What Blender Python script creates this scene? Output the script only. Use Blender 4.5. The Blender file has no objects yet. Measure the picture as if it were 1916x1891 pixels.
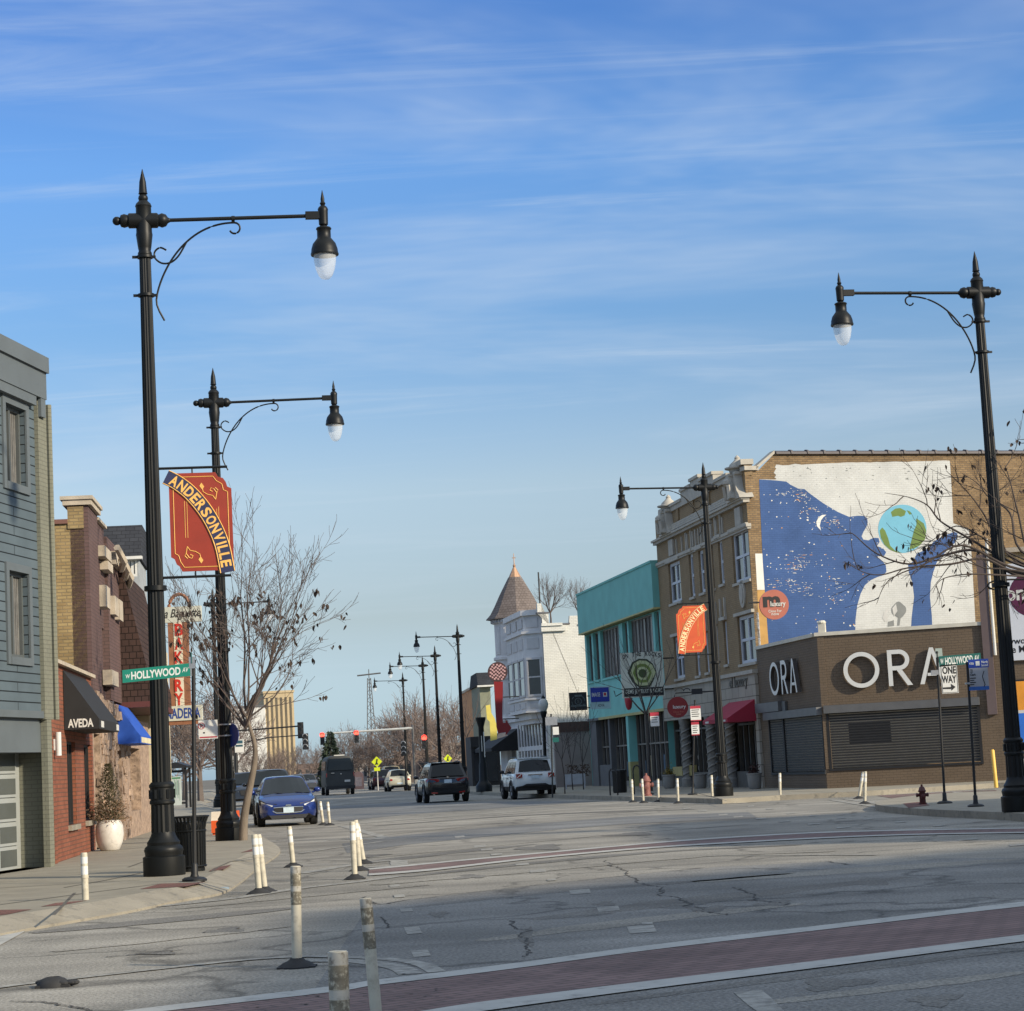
import bpy, math, random
from mathutils import Vector, Matrix
rad = math.radians
C = bpy.context.scene.collection
rnd = random.Random(11)
scene = bpy.context.scene

# ------------------------------------------------------------------ camera
F, CX, CY, EYE, PITCH, ROLL = 4000.0, 958.0, 945.5, 1.5, 0.120, -0.052
_f = Vector((0, math.cos(PITCH), math.sin(PITCH)))
_u0 = Vector((0, -math.sin(PITCH), math.cos(PITCH)))
_r0 = Vector((1, 0, 0))
_r = math.cos(ROLL) * _r0 + math.sin(ROLL) * _u0
_u = -math.sin(ROLL) * _r0 + math.cos(ROLL) * _u0
camd = bpy.data.cameras.new('camera')
cam = bpy.data.objects.new('camera', camd)
C.objects.link(cam)
cam.matrix_world = Matrix(((_r.x, _u.x, -_f.x, 0), (_r.y, _u.y, -_f.y, 0), (_r.z, _u.z, -_f.z, EYE), (0, 0, 0, 1)))
camd.sensor_width = 36
camd.sensor_fit = 'HORIZONTAL'
camd.lens = F / 1916 * 36
camd.clip_start = 0.1
camd.clip_end = 9000
scene.camera = cam

# ------------------------------------------------------------------ sun, sky, exposure
SUN_AZ, SUN_EL = 55.0, 23.0        # azimuth measured from behind the camera towards the right
sd = bpy.data.lights.new('sun', 'SUN')
sd.energy = 3.3
sd.angle = rad(1.6)
sd.color = (1.0, 0.87, 0.66)
sun = bpy.data.objects.new('sun', sd)
C.objects.link(sun)
to_sun = Vector((math.sin(rad(SUN_AZ)) * math.cos(rad(SUN_EL)), -math.cos(rad(SUN_AZ)) * math.cos(rad(SUN_EL)), math.sin(rad(SUN_EL))))
sun.rotation_euler = to_sun.to_track_quat('Z', 'Y').to_euler()
sun.location = (60, -40, 40)
world = bpy.data.worlds.new('World')
scene.world = world
world.use_nodes = True
wt = world.node_tree
wt.nodes.clear()


def wn(t, **k):
    n = wt.nodes.new(t)
    for a, b in k.items():
        setattr(n, a, b)
    return n


def wl(a, b):
    wt.links.new(a, b)


sky = wn('ShaderNodeTexSky', sky_type='NISHITA')
sky.sun_disc = False
sky.sun_elevation = rad(SUN_EL)
sky.sun_rotation = math.atan2(to_sun.x, to_sun.y)
sky.air_density = 1.0
sky.dust_density = 0.6
sky.ozone_density = 1.5
tc = wn('ShaderNodeTexCoord')
sep = wn('ShaderNodeSeparateXYZ')
wl(tc.outputs['Generated'], sep.inputs[0])
# deeper blue away from the horizon, brighter overhead to raise the ambient light
ramp = wn('ShaderNodeValToRGB')
cr = ramp.color_ramp
cr.elements[0].position = 0.0
cr.elements[0].color = (0.33, 0.49, 0.85, 1)
cr.elements[1].position = 0.62
cr.elements[1].color = (0.95, 0.97, 1.0, 1)
for p_, c_ in ((0.07, (0.39, 0.395, 0.46, 1)), (0.13, (0.54, 0.515, 0.53, 1)), (0.205, (0.37, 0.485, 0.61, 1)), (0.277, (0.36, 0.53, 0.74, 1)), (0.34, (0.27, 0.44, 0.71, 1)), (0.42, (0.45, 0.58, 0.8, 1))):
    e_ = cr.elements.new(p_)
    e_.color = c_
wl(sep.outputs['Z'], ramp.inputs[0])
mul = wn('ShaderNodeMix', data_type='RGBA', blend_type='MULTIPLY')
mul.inputs['Factor'].default_value = 1
wl(sky.outputs[0], mul.inputs[6])
wl(ramp.outputs[0], mul.inputs[7])
# thin cirrus: noise on a plane far overhead, stretched along one direction
dv = wn('ShaderNodeMath', operation='MAXIMUM')
wl(sep.outputs['Z'], dv.inputs[0])
dv.inputs[1].default_value = 0.0
zz = wn('ShaderNodeMath', operation='ADD')
wl(dv.outputs[0], zz.inputs[0])
zz.inputs[1].default_value = 0.06
px_ = wn('ShaderNodeMath', operation='DIVIDE')
py_ = wn('ShaderNodeMath', operation='DIVIDE')
wl(sep.outputs['X'], px_.inputs[0])
wl(zz.outputs[0], px_.inputs[1])
wl(sep.outputs['Y'], py_.inputs[0])
wl(zz.outputs[0], py_.inputs[1])
cmb = wn('ShaderNodeCombineXYZ')
wl(px_.outputs[0], cmb.inputs[0])
wl(py_.outputs[0], cmb.inputs[1])


def clouds(rot, sc, nscale, lo, hi, seedz, detail=7, dist=0.6):
    mp = wn('ShaderNodeMapping')
    mp.inputs['Rotation'].default_value = (0, 0, rad(rot))
    mp.inputs['Scale'].default_value = sc
    mp.inputs['Location'].default_value = (seedz, seedz * 1.7, seedz)
    wl(cmb.outputs[0], mp.inputs[0])
    nz = wn('ShaderNodeTexNoise')
    nz.inputs['Scale'].default_value = nscale
    nz.inputs['Detail'].default_value = detail
    nz.inputs['Roughness'].default_value = 0.62
    nz.inputs['Distortion'].default_value = dist
    wl(mp.outputs[0], nz.inputs['Vector'])
    mr = wn('ShaderNodeMapRange')
    mr.interpolation_type = 'SMOOTHSTEP'
    mr.inputs['From Min'].default_value = lo
    mr.inputs['From Max'].default_value = hi
    wl(nz.outputs[0], mr.inputs[0])
    return mr.outputs[0]


c1 = clouds(14, (0.8, 1.5, 1), 0.75, 0.46, 0.84, 3.1, 5, 0.5)
c2 = clouds(12, (0.55, 3.4, 1), 0.9, 0.52, 0.82, 7.7, 11, 1.3)
mx = wn('ShaderNodeMath', operation='MULTIPLY_ADD')
wl(c2, mx.inputs[0])
mx.inputs[1].default_value = 0.70
wl(c1, mx.inputs[2])
cf = wn('ShaderNodeMath', operation='MULTIPLY', use_clamp=True)
wl(mx.outputs[0], cf.inputs[0])
fade = wn('ShaderNodeMapRange')
fade.inputs['From Min'].default_value = 0.02
fade.inputs['From Max'].default_value = 0.17
fade.inputs['To Max'].default_value = 0.55
wl(sep.outputs['Z'], fade.inputs[0])
wl(fade.outputs[0], cf.inputs[1])
# white veil added overhead, out of view, to lift the ambient light
veil = wn('ShaderNodeMapRange')
veil.inputs['From Min'].default_value = 0.37
veil.inputs['From Max'].default_value = 0.75
veil.inputs['To Max'].default_value = 0.9
wl(sep.outputs['Z'], veil.inputs[0])
cfm = wn('ShaderNodeMath', operation='MAXIMUM')
wl(cf.outputs[0], cfm.inputs[0])
wl(veil.outputs[0], cfm.inputs[1])
cmix = wn('ShaderNodeMix', data_type='RGBA')
wl(cfm.outputs[0], cmix.inputs['Factor'])
wl(mul.outputs[2], cmix.inputs[6])
cmix.inputs[7].default_value = (2.75, 3.15, 3.6, 1)
bg = wn('ShaderNodeBackground')
bg.inputs['Strength'].default_value = 0.142
wl(cmix.outputs[2], bg.inputs['Color'])
wo = wn('ShaderNodeOutputWorld')
wl(bg.outputs[0], wo.inputs[0])
vs = scene.view_settings
vs.view_transform = 'Standard'
vs.look = 'None'
vs.exposure = 0.75
vs.gamma = 1
vs.use_curve_mapping = False
scene.cycles.max_bounces = 6
scene.cycles.use_denoising = True


# ------------------------------------------------------------------ from a photo pixel to a place in the world
def ray(px, py):
    return _f + (px - CX) / F * _r - (py - CY) / F * _u


def G(px, py, z=0.0):
    d = ray(px, py)
    t = (z - EYE) / d.z
    return Vector((d.x * t, d.y * t, z))


def P(px, py, Y):
    d = ray(px, py)
    t = Y / d.y
    return Vector((d.x * t, Y, EYE + d.z * t))


class Frame:
    """A vertical plane: origin, horizontal direction u, outward normal n (towards the viewer's side)."""

    def __init__(self, o, u, flip=False):
        self.o = Vector((o[0], o[1], 0))
        self.u = Vector((u[0], u[1], 0)).normalized()
        self.n = Vector((self.u.y, -self.u.x, 0))
        if flip:
            self.n = -self.n

    def pt(self, s, z, d=0.0):
        p = self.o + self.u * s + self.n * d
        return Vector((p.x, p.y, z))

    def st(self, px, py, d=0.0):
        q = ray(px, py)
        o = self.o + self.n * d - Vector((0, 0, EYE))
        t = self.n.dot(o) / self.n.dot(q)
        w = q * t + Vector((0, 0, EYE)) - self.o
        return self.u.dot(w), w.z

    def shift(self, s=0.0, d=0.0):
        p = self.o + self.u * s + self.n * d
        f = Frame((p.x, p.y), (self.u.x, self.u.y))
        f.n = self.n.copy()
        return f


# ------------------------------------------------------------------ mesh builder
_gl = {}


def glyphs(s, off=0.0):
    k = (s, off)
    if k not in _gl:
        cu = bpy.data.curves.new('t', 'FONT')
        cu.body = s
        cu.offset = off
        cu.resolution_u = 3
        ob = bpy.data.objects.new('t', cu)
        C.objects.link(ob)
        dg = bpy.context.evaluated_depsgraph_get()
        dg.update()
        me = bpy.data.meshes.new_from_object(ob.evaluated_get(dg))
        v = [tuple(x.co) for x in me.vertices]
        f = [tuple(p.vertices) for p in me.polygons]
        bpy.data.objects.remove(ob)
        bpy.data.curves.remove(cu)
        bpy.data.meshes.remove(me)
        _gl[k] = (v, f)
    return _gl[k]


def resample(pts, n):
    L = [0.0]
    for k in range(1, len(pts)):
        L.append(L[-1] + (pts[k] - pts[k - 1]).length)
    out, k = [], 1
    for i in range(n):
        q = L[-1] * i / (n - 1)
        while k < len(pts) - 1 and L[k] < q:
            k += 1
        out.append(pts[k - 1].lerp(pts[k], min(1, max(0, (q - L[k - 1]) / max(1e-9, L[k] - L[k - 1])))))
    return out


class MB:
    def __init__(self):
        self.v, self.f, self.m = [], [], []

    def face(self, pts, m=0):
        i = len(self.v)
        self.v += [Vector(p) for p in pts]
        self.f.append(tuple(range(i, i + len(pts))))
        self.m.append(m)
        return self

    def hexa(self, p, m=0):
        """eight corners: bottom 4 then top 4, same winding"""
        i = len(self.v)
        self.v += [Vector(q) for q in p]
        for a in ((3, 2, 1, 0), (4, 5, 6, 7), (0, 1, 5, 4), (1, 2, 6, 5), (2, 3, 7, 6), (3, 0, 4, 7)):
            self.f.append(tuple(i + k for k in a))
            self.m.append(m)
        return self

    def box(self, x0, x1, y0, y1, z0, z1, m=0):
        return self.hexa([(x0, y0, z0), (x1, y0, z0), (x1, y1, z0), (x0, y1, z0), (x0, y0, z1), (x1, y0, z1), (x1, y1, z1), (x0, y1, z1)], m)

    def fbox(self, fr, s0, s1, z0, z1, d0, d1, m=0):
        p = fr.pt
        return self.hexa([p(s0, z0, d0), p(s1, z0, d0), p(s1, z0, d1), p(s0, z0, d1), p(s0, z1, d0), p(s1, z1, d0), p(s1, z1, d1), p(s0, z1, d1)], m)

    def prism(self, pts, vec, m=0, mside=None):
        pts = [Vector(p) for p in pts]
        vec = Vector(vec)
        n = len(pts)
        i = len(self.v)
        self.v += pts + [p + vec for p in pts]
        ms = m if mside is None else mside
        self.f.append(tuple(range(i + n - 1, i - 1, -1)))
        self.m.append(ms)
        self.f.append(tuple(range(i + n, i + 2 * n)))
        self.m.append(m)
        for k in range(n):
            j = (k + 1) % n
            self.f.append((i + k, i + j, i + n + j, i + n + k))
            self.m.append(ms)
        return self

    def fpoly(self, fr, sz, d0, d1, m=0, ms=None):
        """polygon in a frame's plane, given thickness"""
        return self.prism([fr.pt(s, z, d0) for s, z in sz], fr.n * (d1 - d0), m, ms)

    def lathe(self, prof, o=(0, 0, 0), n=16, ax='z', m=0, flute=0.0, cap=True):
        o = Vector(o)
        i = len(self.v)
        for r, z in prof:
            for k in range(n):
                a = 2 * math.pi * k / n
                rr = r * (1 - flute * (k % 2))
                x, y = rr * math.cos(a), rr * math.sin(a)
                q = (x, y, z) if ax == 'z' else ((z, x, y) if ax == 'x' else (x, z, y))
                self.v.append(o + Vector(q))
        for j in range(len(prof) - 1):
            for k in range(n):
                k2 = (k + 1) % n
                self.f.append((i + j * n + k, i + j * n + k2, i + (j + 1) * n + k2, i + (j + 1) * n + k))
                self.m.append(m)
        if cap:
            self.f.append(tuple(i + k for k in reversed(range(n))))
            self.m.append(m)
            e = i + (len(prof) - 1) * n
            self.f.append(tuple(e + k for k in range(n)))
            self.m.append(m)
        return self

    def tube(self, pts, r, n=6, m=0):
        pts = [Vector(p) for p in pts]
        if not isinstance(r, (list, tuple)):
            r = [r] * len(pts)
        i = len(self.v)
        ref = None
        for k, p in enumerate(pts):
            t = (pts[min(k + 1, len(pts) - 1)] - pts[max(k - 1, 0)])
            if t.length < 1e-9:
                t = Vector((0, 0, 1))
            t.normalize()
            if ref is None or abs(ref.dot(t)) > 0.95:
                ref = Vector((0, 0, 1)) if abs(t.z) < 0.9 else Vector((1, 0, 0))
            a = t.cross(ref).normalized()
            b = t.cross(a)
            for j in range(n):
                w = 2 * math.pi * j / n
                self.v.append(p + (a * math.cos(w) + b * math.sin(w)) * r[k])
        for k in range(len(pts) - 1):
            for j in range(n):
                j2 = (j + 1) % n
                self.f.append((i + k * n + j, i + k * n + j2, i + (k + 1) * n + j2, i + (k + 1) * n + j))
                self.m.append(m)
        if n > 3:
            self.f.append(tuple(i + j for j in reversed(range(n))))
            self.m.append(m)
            e = i + (len(pts) - 1) * n
            self.f.append(tuple(e + j for j in range(n)))
            self.m.append(m)
        return self

    def ball(self, c, r, n=12, m=0, sq=(1, 1, 1)):
        c = Vector(c)
        k = max(5, n // 2)
        i = len(self.v)
        for a in range(k + 1):
            th = math.pi * a / k
            for b in range(n):
                ph = 2 * math.pi * b / n
                self.v.append(c + Vector((r * sq[0] * math.sin(th) * math.cos(ph), r * sq[1] * math.sin(th) * math.sin(ph), r * sq[2] * math.cos(th))))
        for a in range(k):
            for b in range(n):
                b2 = (b + 1) % n
                self.f.append((i + a * n + b, i + (a + 1) * n + b, i + (a + 1) * n + b2, i + a * n + b2))
                self.m.append(m)
        return self

    def fdisc(self, fr, s, z, r, d0, d1, n=20, m=0, rz=None):
        rz = r if rz is None else rz
        return self.fpoly(fr, [(s + r * math.cos(2 * math.pi * k / n), z + rz * math.sin(2 * math.pi * k / n)) for k in range(n)], d0, d1, m)

    def text(self, fr, s0, s1, z0, z1, d, string, th=0.0, m=0, off=0.012, ital=0.0):
        v, f = glyphs(string, off)
        xs = [a[0] for a in v]
        ys = [a[1] for a in v]
        x0, x1, y0, y1 = min(xs), max(xs), min(ys), max(ys)

        def mp(a, dd):
            fx, fy = (a[0] - x0) / (x1 - x0), (a[1] - y0) / (y1 - y0)
            s = s0 + (s1 - s0) * fx
            z = z0 + (z1 - z0) * fy
            return fr.pt(s + ital * (z - z0), z, dd)
        self._glyph(v, f, mp, d, th, m)
        return self

    def _glyph(self, v, f, mp, d, th, m):
        i = len(self.v)
        n = len(v)
        self.v += [mp(a, d + th) for a in v]
        for q in f:
            self.f.append(tuple(i + k for k in q))
            self.m.append(m)
        if th > 0:
            self.v += [mp(a, d) for a in v]
            cnt = {}
            for q in f:
                for a, b in zip(q, q[1:] + q[:1]):
                    cnt[(a, b)] = 1
            for (a, b) in cnt:
                if (b, a) not in cnt:
                    self.f.append((i + a, i + n + a, i + n + b, i + b))
                    self.m.append(m)

    def strip(self, a, b, z=None, m=0):
        """flat ribbon between two edge polylines"""
        if len(a) != len(b):
            a, b = resample(a, 60), resample(b, 60)
        for k in range(len(a) - 1):
            self.face([b[k], b[k + 1], a[k + 1], a[k]], m)
        return self

    def build(self, name, mats, parent=None, origin=(0, 0, 0), smooth=None):
        me = bpy.data.meshes.new(name)
        o = Vector(origin)
        me.from_pydata([tuple(p - o) for p in self.v], [], self.f)
        if not isinstance(mats, (list, tuple)):
            mats = [mats]
        for x in mats:
            me.materials.append(x)
        me.polygons.foreach_set('material_index', [min(k, len(mats) - 1) for k in self.m])
        uv = me.uv_layers.new(name='UVMap')
        data = [0.0] * (2 * len(me.loops))
        for p in me.polygons:
            n = p.normal
            if abs(n.z) > 0.75:
                for li in p.loop_indices:
                    c = me.vertices[me.loops[li].vertex_index].co
                    data[2 * li], data[2 * li + 1] = c.x, c.y
            else:
                h = math.hypot(n.x, n.y) or 1
                tx, ty = -n.y / h, n.x / h
                for li in p.loop_indices:
                    c = me.vertices[me.loops[li].vertex_index].co
                    data[2 * li], data[2 * li + 1] = c.x * tx + c.y * ty, c.z
        uv.data.foreach_set('uv', data)
        if smooth:
            me.shade_smooth()
            me.set_sharp_from_angle(angle=rad(smooth))
        me.update()
        ob = bpy.data.objects.new(name, me)
        C.objects.link(ob)
        if parent is not None:
            ob.parent = parent
        return ob


class Thing:
    """An Empty at the thing's base; parts are built in world coordinates and stored relative to it."""

    def __init__(self, name, label, cat, loc=(0, 0, 0), group=None):
        self.o = Vector(loc)
        e = bpy.data.objects.new(name, None)
        e.empty_display_size = 0.2
        C.objects.link(e)
        e.location = self.o
        e['label'] = label
        e['category'] = cat
        if group:
            e['group'] = group
        self.e = e

    def part(self, name, mb, mats, parent=None, smooth=None, label=None):
        ob = mb.build(name, mats, parent or self.e, self.o, smooth)
        if label:
            ob['label'] = label
        return ob


def solo(name, mb, mats, label, cat, group=None, smooth=None):
    ob = mb.build(name, mats, smooth=smooth)
    if mb.v:
        x = sum(p.x for p in mb.v) / len(mb.v)
        y = sum(p.y for p in mb.v) / len(mb.v)
        z = min(p.z for p in mb.v)
        off = Vector((x, y, z))
        ob.data.transform(Matrix.Translation(-off))
        ob.location = off
    ob['label'] = label
    ob['category'] = cat
    if group:
        ob['group'] = group
    return ob


def struct(name, mb, mats, smooth=None):
    ob = mb.build(name, mats, smooth=smooth)
    ob['kind'] = 'structure'
    return ob


def copy_tree(o, parent=None):
    c = o.copy()
    C.objects.link(c)
    if parent is not None:
        c.parent = parent
    for ch in list(o.children):
        copy_tree(ch, c)
    return c


def dup(root, loc, rz=0.0, label=None, sc=None):
    c = copy_tree(root)
    c.location = loc
    c.rotation_euler = (0, 0, rz)
    if sc:
        c.scale = (sc, sc, sc) if not isinstance(sc, tuple) else sc
    if label:
        c['label'] = label
    return c


# ------------------------------------------------------------------ materials
def mat(name, col, rough=0.7, metal=0.0, var=0.15, vscale=3.0, bump=0.0, bscale=40.0, spec=0.5, coord='Object', detail=5, coat=0.0, stretch=(1, 1, 1), spot=None):
    m = bpy.data.materials.new(name)
    m.use_nodes = True
    t = m.node_tree
    b = t.nodes['Principled BSDF']
    b.inputs['Roughness'].default_value = rough
    b.inputs['Metallic'].default_value = metal
    b.inputs['Specular IOR Level'].default_value = spec
    if coat:
        b.inputs['Coat Weight'].default_value = coat
        b.inputs['Coat Roughness'].default_value = 0.05
    co = t.nodes.new('ShaderNodeTexCoord')
    mp = t.nodes.new('ShaderNodeMapping')
    mp.inputs['Scale'].default_value = stretch
    t.links.new(co.outputs[coord], mp.inputs[0])
    nz = t.nodes.new('ShaderNodeTexNoise')
    nz.inputs['Scale'].default_value = vscale
    nz.inputs['Detail'].default_value = detail
    t.links.new(mp.outputs[0], nz.inputs['Vector'])
    mr = t.nodes.new('ShaderNodeMapRange')
    mr.inputs['From Min'].default_value = 0.25
    mr.inputs['From Max'].default_value = 0.75
    mr.inputs['To Min'].default_value = 1 - var
    mr.inputs['To Max'].default_value = 1 + var
    t.links.new(nz.outputs[0], mr.inputs[0])
    mm = t.nodes.new('ShaderNodeVectorMath')
    mm.operation = 'SCALE'
    mm.inputs[0].default_value = col[:3]
    t.links.new(mr.outputs[0], mm.inputs['Scale'])
    out = mm.outputs[0]
    if spot:      # worn patches: (colour, scale, lo, hi)
        n2 = t.nodes.new('ShaderNodeTexNoise')
        n2.inputs['Scale'].default_value = spot[1]
        n2.inputs['Detail'].default_value = 8
        n2.inputs['Roughness'].default_value = 0.7
        t.links.new(mp.outputs[0], n2.inputs['Vector'])
        m2 = t.nodes.new('ShaderNodeMapRange')
        m2.inputs['From Min'].default_value = spot[2]
        m2.inputs['From Max'].default_value = spot[3]
        t.links.new(n2.outputs[0], m2.inputs[0])
        mi = t.nodes.new('ShaderNodeMix')
        mi.data_type = 'RGBA'
        t.links.new(m2.outputs[0], mi.inputs['Factor'])
        t.links.new(out, mi.inputs[6])
        mi.inputs[7].default_value = (*spot[0], 1)
        out = mi.outputs[2]
    t.links.new(out, b.inputs['Base Color'])
    if bump:
        n3 = t.nodes.new('ShaderNodeTexNoise')
        n3.inputs['Scale'].default_value = bscale
        n3.inputs['Detail'].default_value = 4
        t.links.new(mp.outputs[0], n3.inputs['Vector'])
        bu = t.nodes.new('ShaderNodeBump')
        bu.inputs['Strength'].default_value = bump
        bu.inputs['Distance'].default_value = 0.02
        t.links.new(n3.outputs[0], bu.inputs['Height'])
        t.links.new(bu.outputs[0], b.inputs['Normal'])
    return m


def brick(name, c1, c2, mortar, w=0.215, h=0.072, ms=0.009, rough=0.9, bump=0.5, var=0.25, rot=0.0, paint=None):
    m = bpy.data.materials.new(name)
    m.use_nodes = True
    t = m.node_tree
    b = t.nodes['Principled BSDF']
    b.inputs['Roughness'].default_value = rough
    b.inputs['Specular IOR Level'].default_value = 0.2
    uv = t.nodes.new('ShaderNodeTexCoord')
    mp = t.nodes.new('ShaderNodeMapping')
    mp.inputs['Rotation'].default_value = (0, 0, rot)
    t.links.new(uv.outputs['UV'], mp.inputs[0])
    br = t.nodes.new('ShaderNodeTexBrick')
    br.inputs['Scale'].default_value = 1
    br.inputs['Brick Width'].default_value = w
    br.inputs['Row Height'].default_value = h
    br.inputs['Mortar Size'].default_value = ms
    br.inputs['Mortar Smooth'].default_value = 0.3
    br.inputs['Bias'].default_value = 0.0
    br.inputs['Color1'].default_value = (*c1, 1)
    br.inputs['Color2'].default_value = (*c2, 1)
    br.inputs['Mortar'].default_value = (*mortar, 1)
    t.links.new(mp.outputs[0], br.inputs['Vector'])
    nz = t.nodes.new('ShaderNodeTexNoise')
    nz.inputs['Scale'].default_value = 0.7
    nz.inputs['Detail'].default_value = 8
    nz.inputs['Roughness'].default_value = 0.65
    t.links.new(mp.outputs[0], nz.inputs['Vector'])
    mr = t.nodes.new('ShaderNodeMapRange')
    mr.inputs['From Min'].default_value = 0.3
    mr.inputs['From Max'].default_value = 0.7
    mr.inputs['To Min'].default_value = 1 - var
    mr.inputs['To Max'].default_value = 1 + var
    t.links.new(nz.outputs[0], mr.inputs[0])
    mm = t.nodes.new('ShaderNodeVectorMath')
    mm.operation = 'SCALE'
    t.links.new(br.outputs['Color'], mm.inputs[0])
    t.links.new(mr.outputs[0], mm.inputs['Scale'])
    t.links.new(mm.outputs[0], b.inputs['Base Color'])
    if bump:
        bu = t.nodes.new('ShaderNodeBump')
        bu.invert = True
        bu.inputs['Strength'].default_value = bump
        bu.inputs['Distance'].default_value = 0.01
        t.links.new(br.outputs['Fac'], bu.inputs['Height'])
        t.links.new(bu.outputs[0], b.inputs['Normal'])
    return m


def glassy(name, col=(0.02, 0.022, 0.025), rough=0.06, spec=0.6):
    return mat(name, col, rough, 0, 0.35, 0.8, spec=spec)


def glow(name, col, s):
    m = bpy.data.materials.new(name)
    m.use_nodes = True
    b = m.node_tree.nodes['Principled BSDF']
    b.inputs['Base Color'].default_value = (*col, 1)
    b.inputs['Emission Color'].default_value = (*col, 1)
    b.inputs['Emission Strength'].default_value = s
    return m


M = {}
M['iron'] = mat('black_iron', (0.006, 0.0068, 0.007), 0.46, 0, 0.25, 4, spec=0.28)
M['iron2'] = mat('worn_black_metal', (0.009, 0.009, 0.0095), 0.55, 0, 0.3, 6)
M['steel'] = mat('galvanized_steel', (0.42, 0.42, 0.42), 0.4, 0.7, 0.15, 8)
M['white'] = mat('white_paint', (0.58, 0.57, 0.53), 0.6, 0, 0.08, 3)
M['post'] = mat('white_plastic', (0.50, 0.46, 0.36), 0.6, 0, 0.14, 6, spot=((0.24, 0.21, 0.16), 9, 0.50, 0.78))
M['band'] = mat('scuffed_band', (0.40, 0.38, 0.33), 0.35, 0, 0.15, 10, spot=((0.16, 0.14, 0.11), 22, 0.52, 0.66))
M['reflect'] = mat('clean_reflective_band', (0.66, 0.66, 0.63), 0.3, 0, 0.08, 10)
M['scuff'] = mat('dark_scuffed_tape', (0.16, 0.14, 0.10), 0.6, 0, 0.4, 20, spot=((0.45, 0.42, 0.33), 30, 0.5, 0.65))
M['rubber'] = mat('black_rubber', (0.02, 0.02, 0.021), 0.8, 0, 0.3, 10)
M['tyre'] = mat('tyre_rubber', (0.014, 0.014, 0.014), 0.85, 0, 0.2, 10)
M['rim'] = mat('alloy_rim', (0.35, 0.35, 0.36), 0.35, 0.8, 0.1, 10)
M['dark'] = mat('dark_plastic', (0.012, 0.012, 0.013), 0.6, 0, 0.2, 8)
M['glass'] = glassy('dark_glass')
M['glass2'] = glassy('window_glass', (0.035, 0.04, 0.045), 0.08, 0.7)
M['cglass'] = glassy('car_glass', (0.010, 0.013, 0.015), 0.04, 0.32)
M['concrete'] = mat('concrete', (0.265, 0.238, 0.185), 0.9, 0, 0.16, 1.3, 0.25, 60, spot=((0.20, 0.18, 0.145), 2.3, 0.54, 0.75))
M['kerb'] = mat('kerb_concrete', (0.27, 0.243, 0.192), 0.9, 0, 0.2, 2, 0.3, 30, spot=((0.14, 0.13, 0.11), 4, 0.5, 0.7))
M['red'] = mat('red_paint', (0.45, 0.02, 0.03), 0.5, 0, 0.1, 4)
M['roof'] = mat('dark_roofing', (0.05, 0.05, 0.055), 0.9, 0, 0.3, 3)
# ------------------------------------------------------------------ ground, road, pavements, markings


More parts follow.
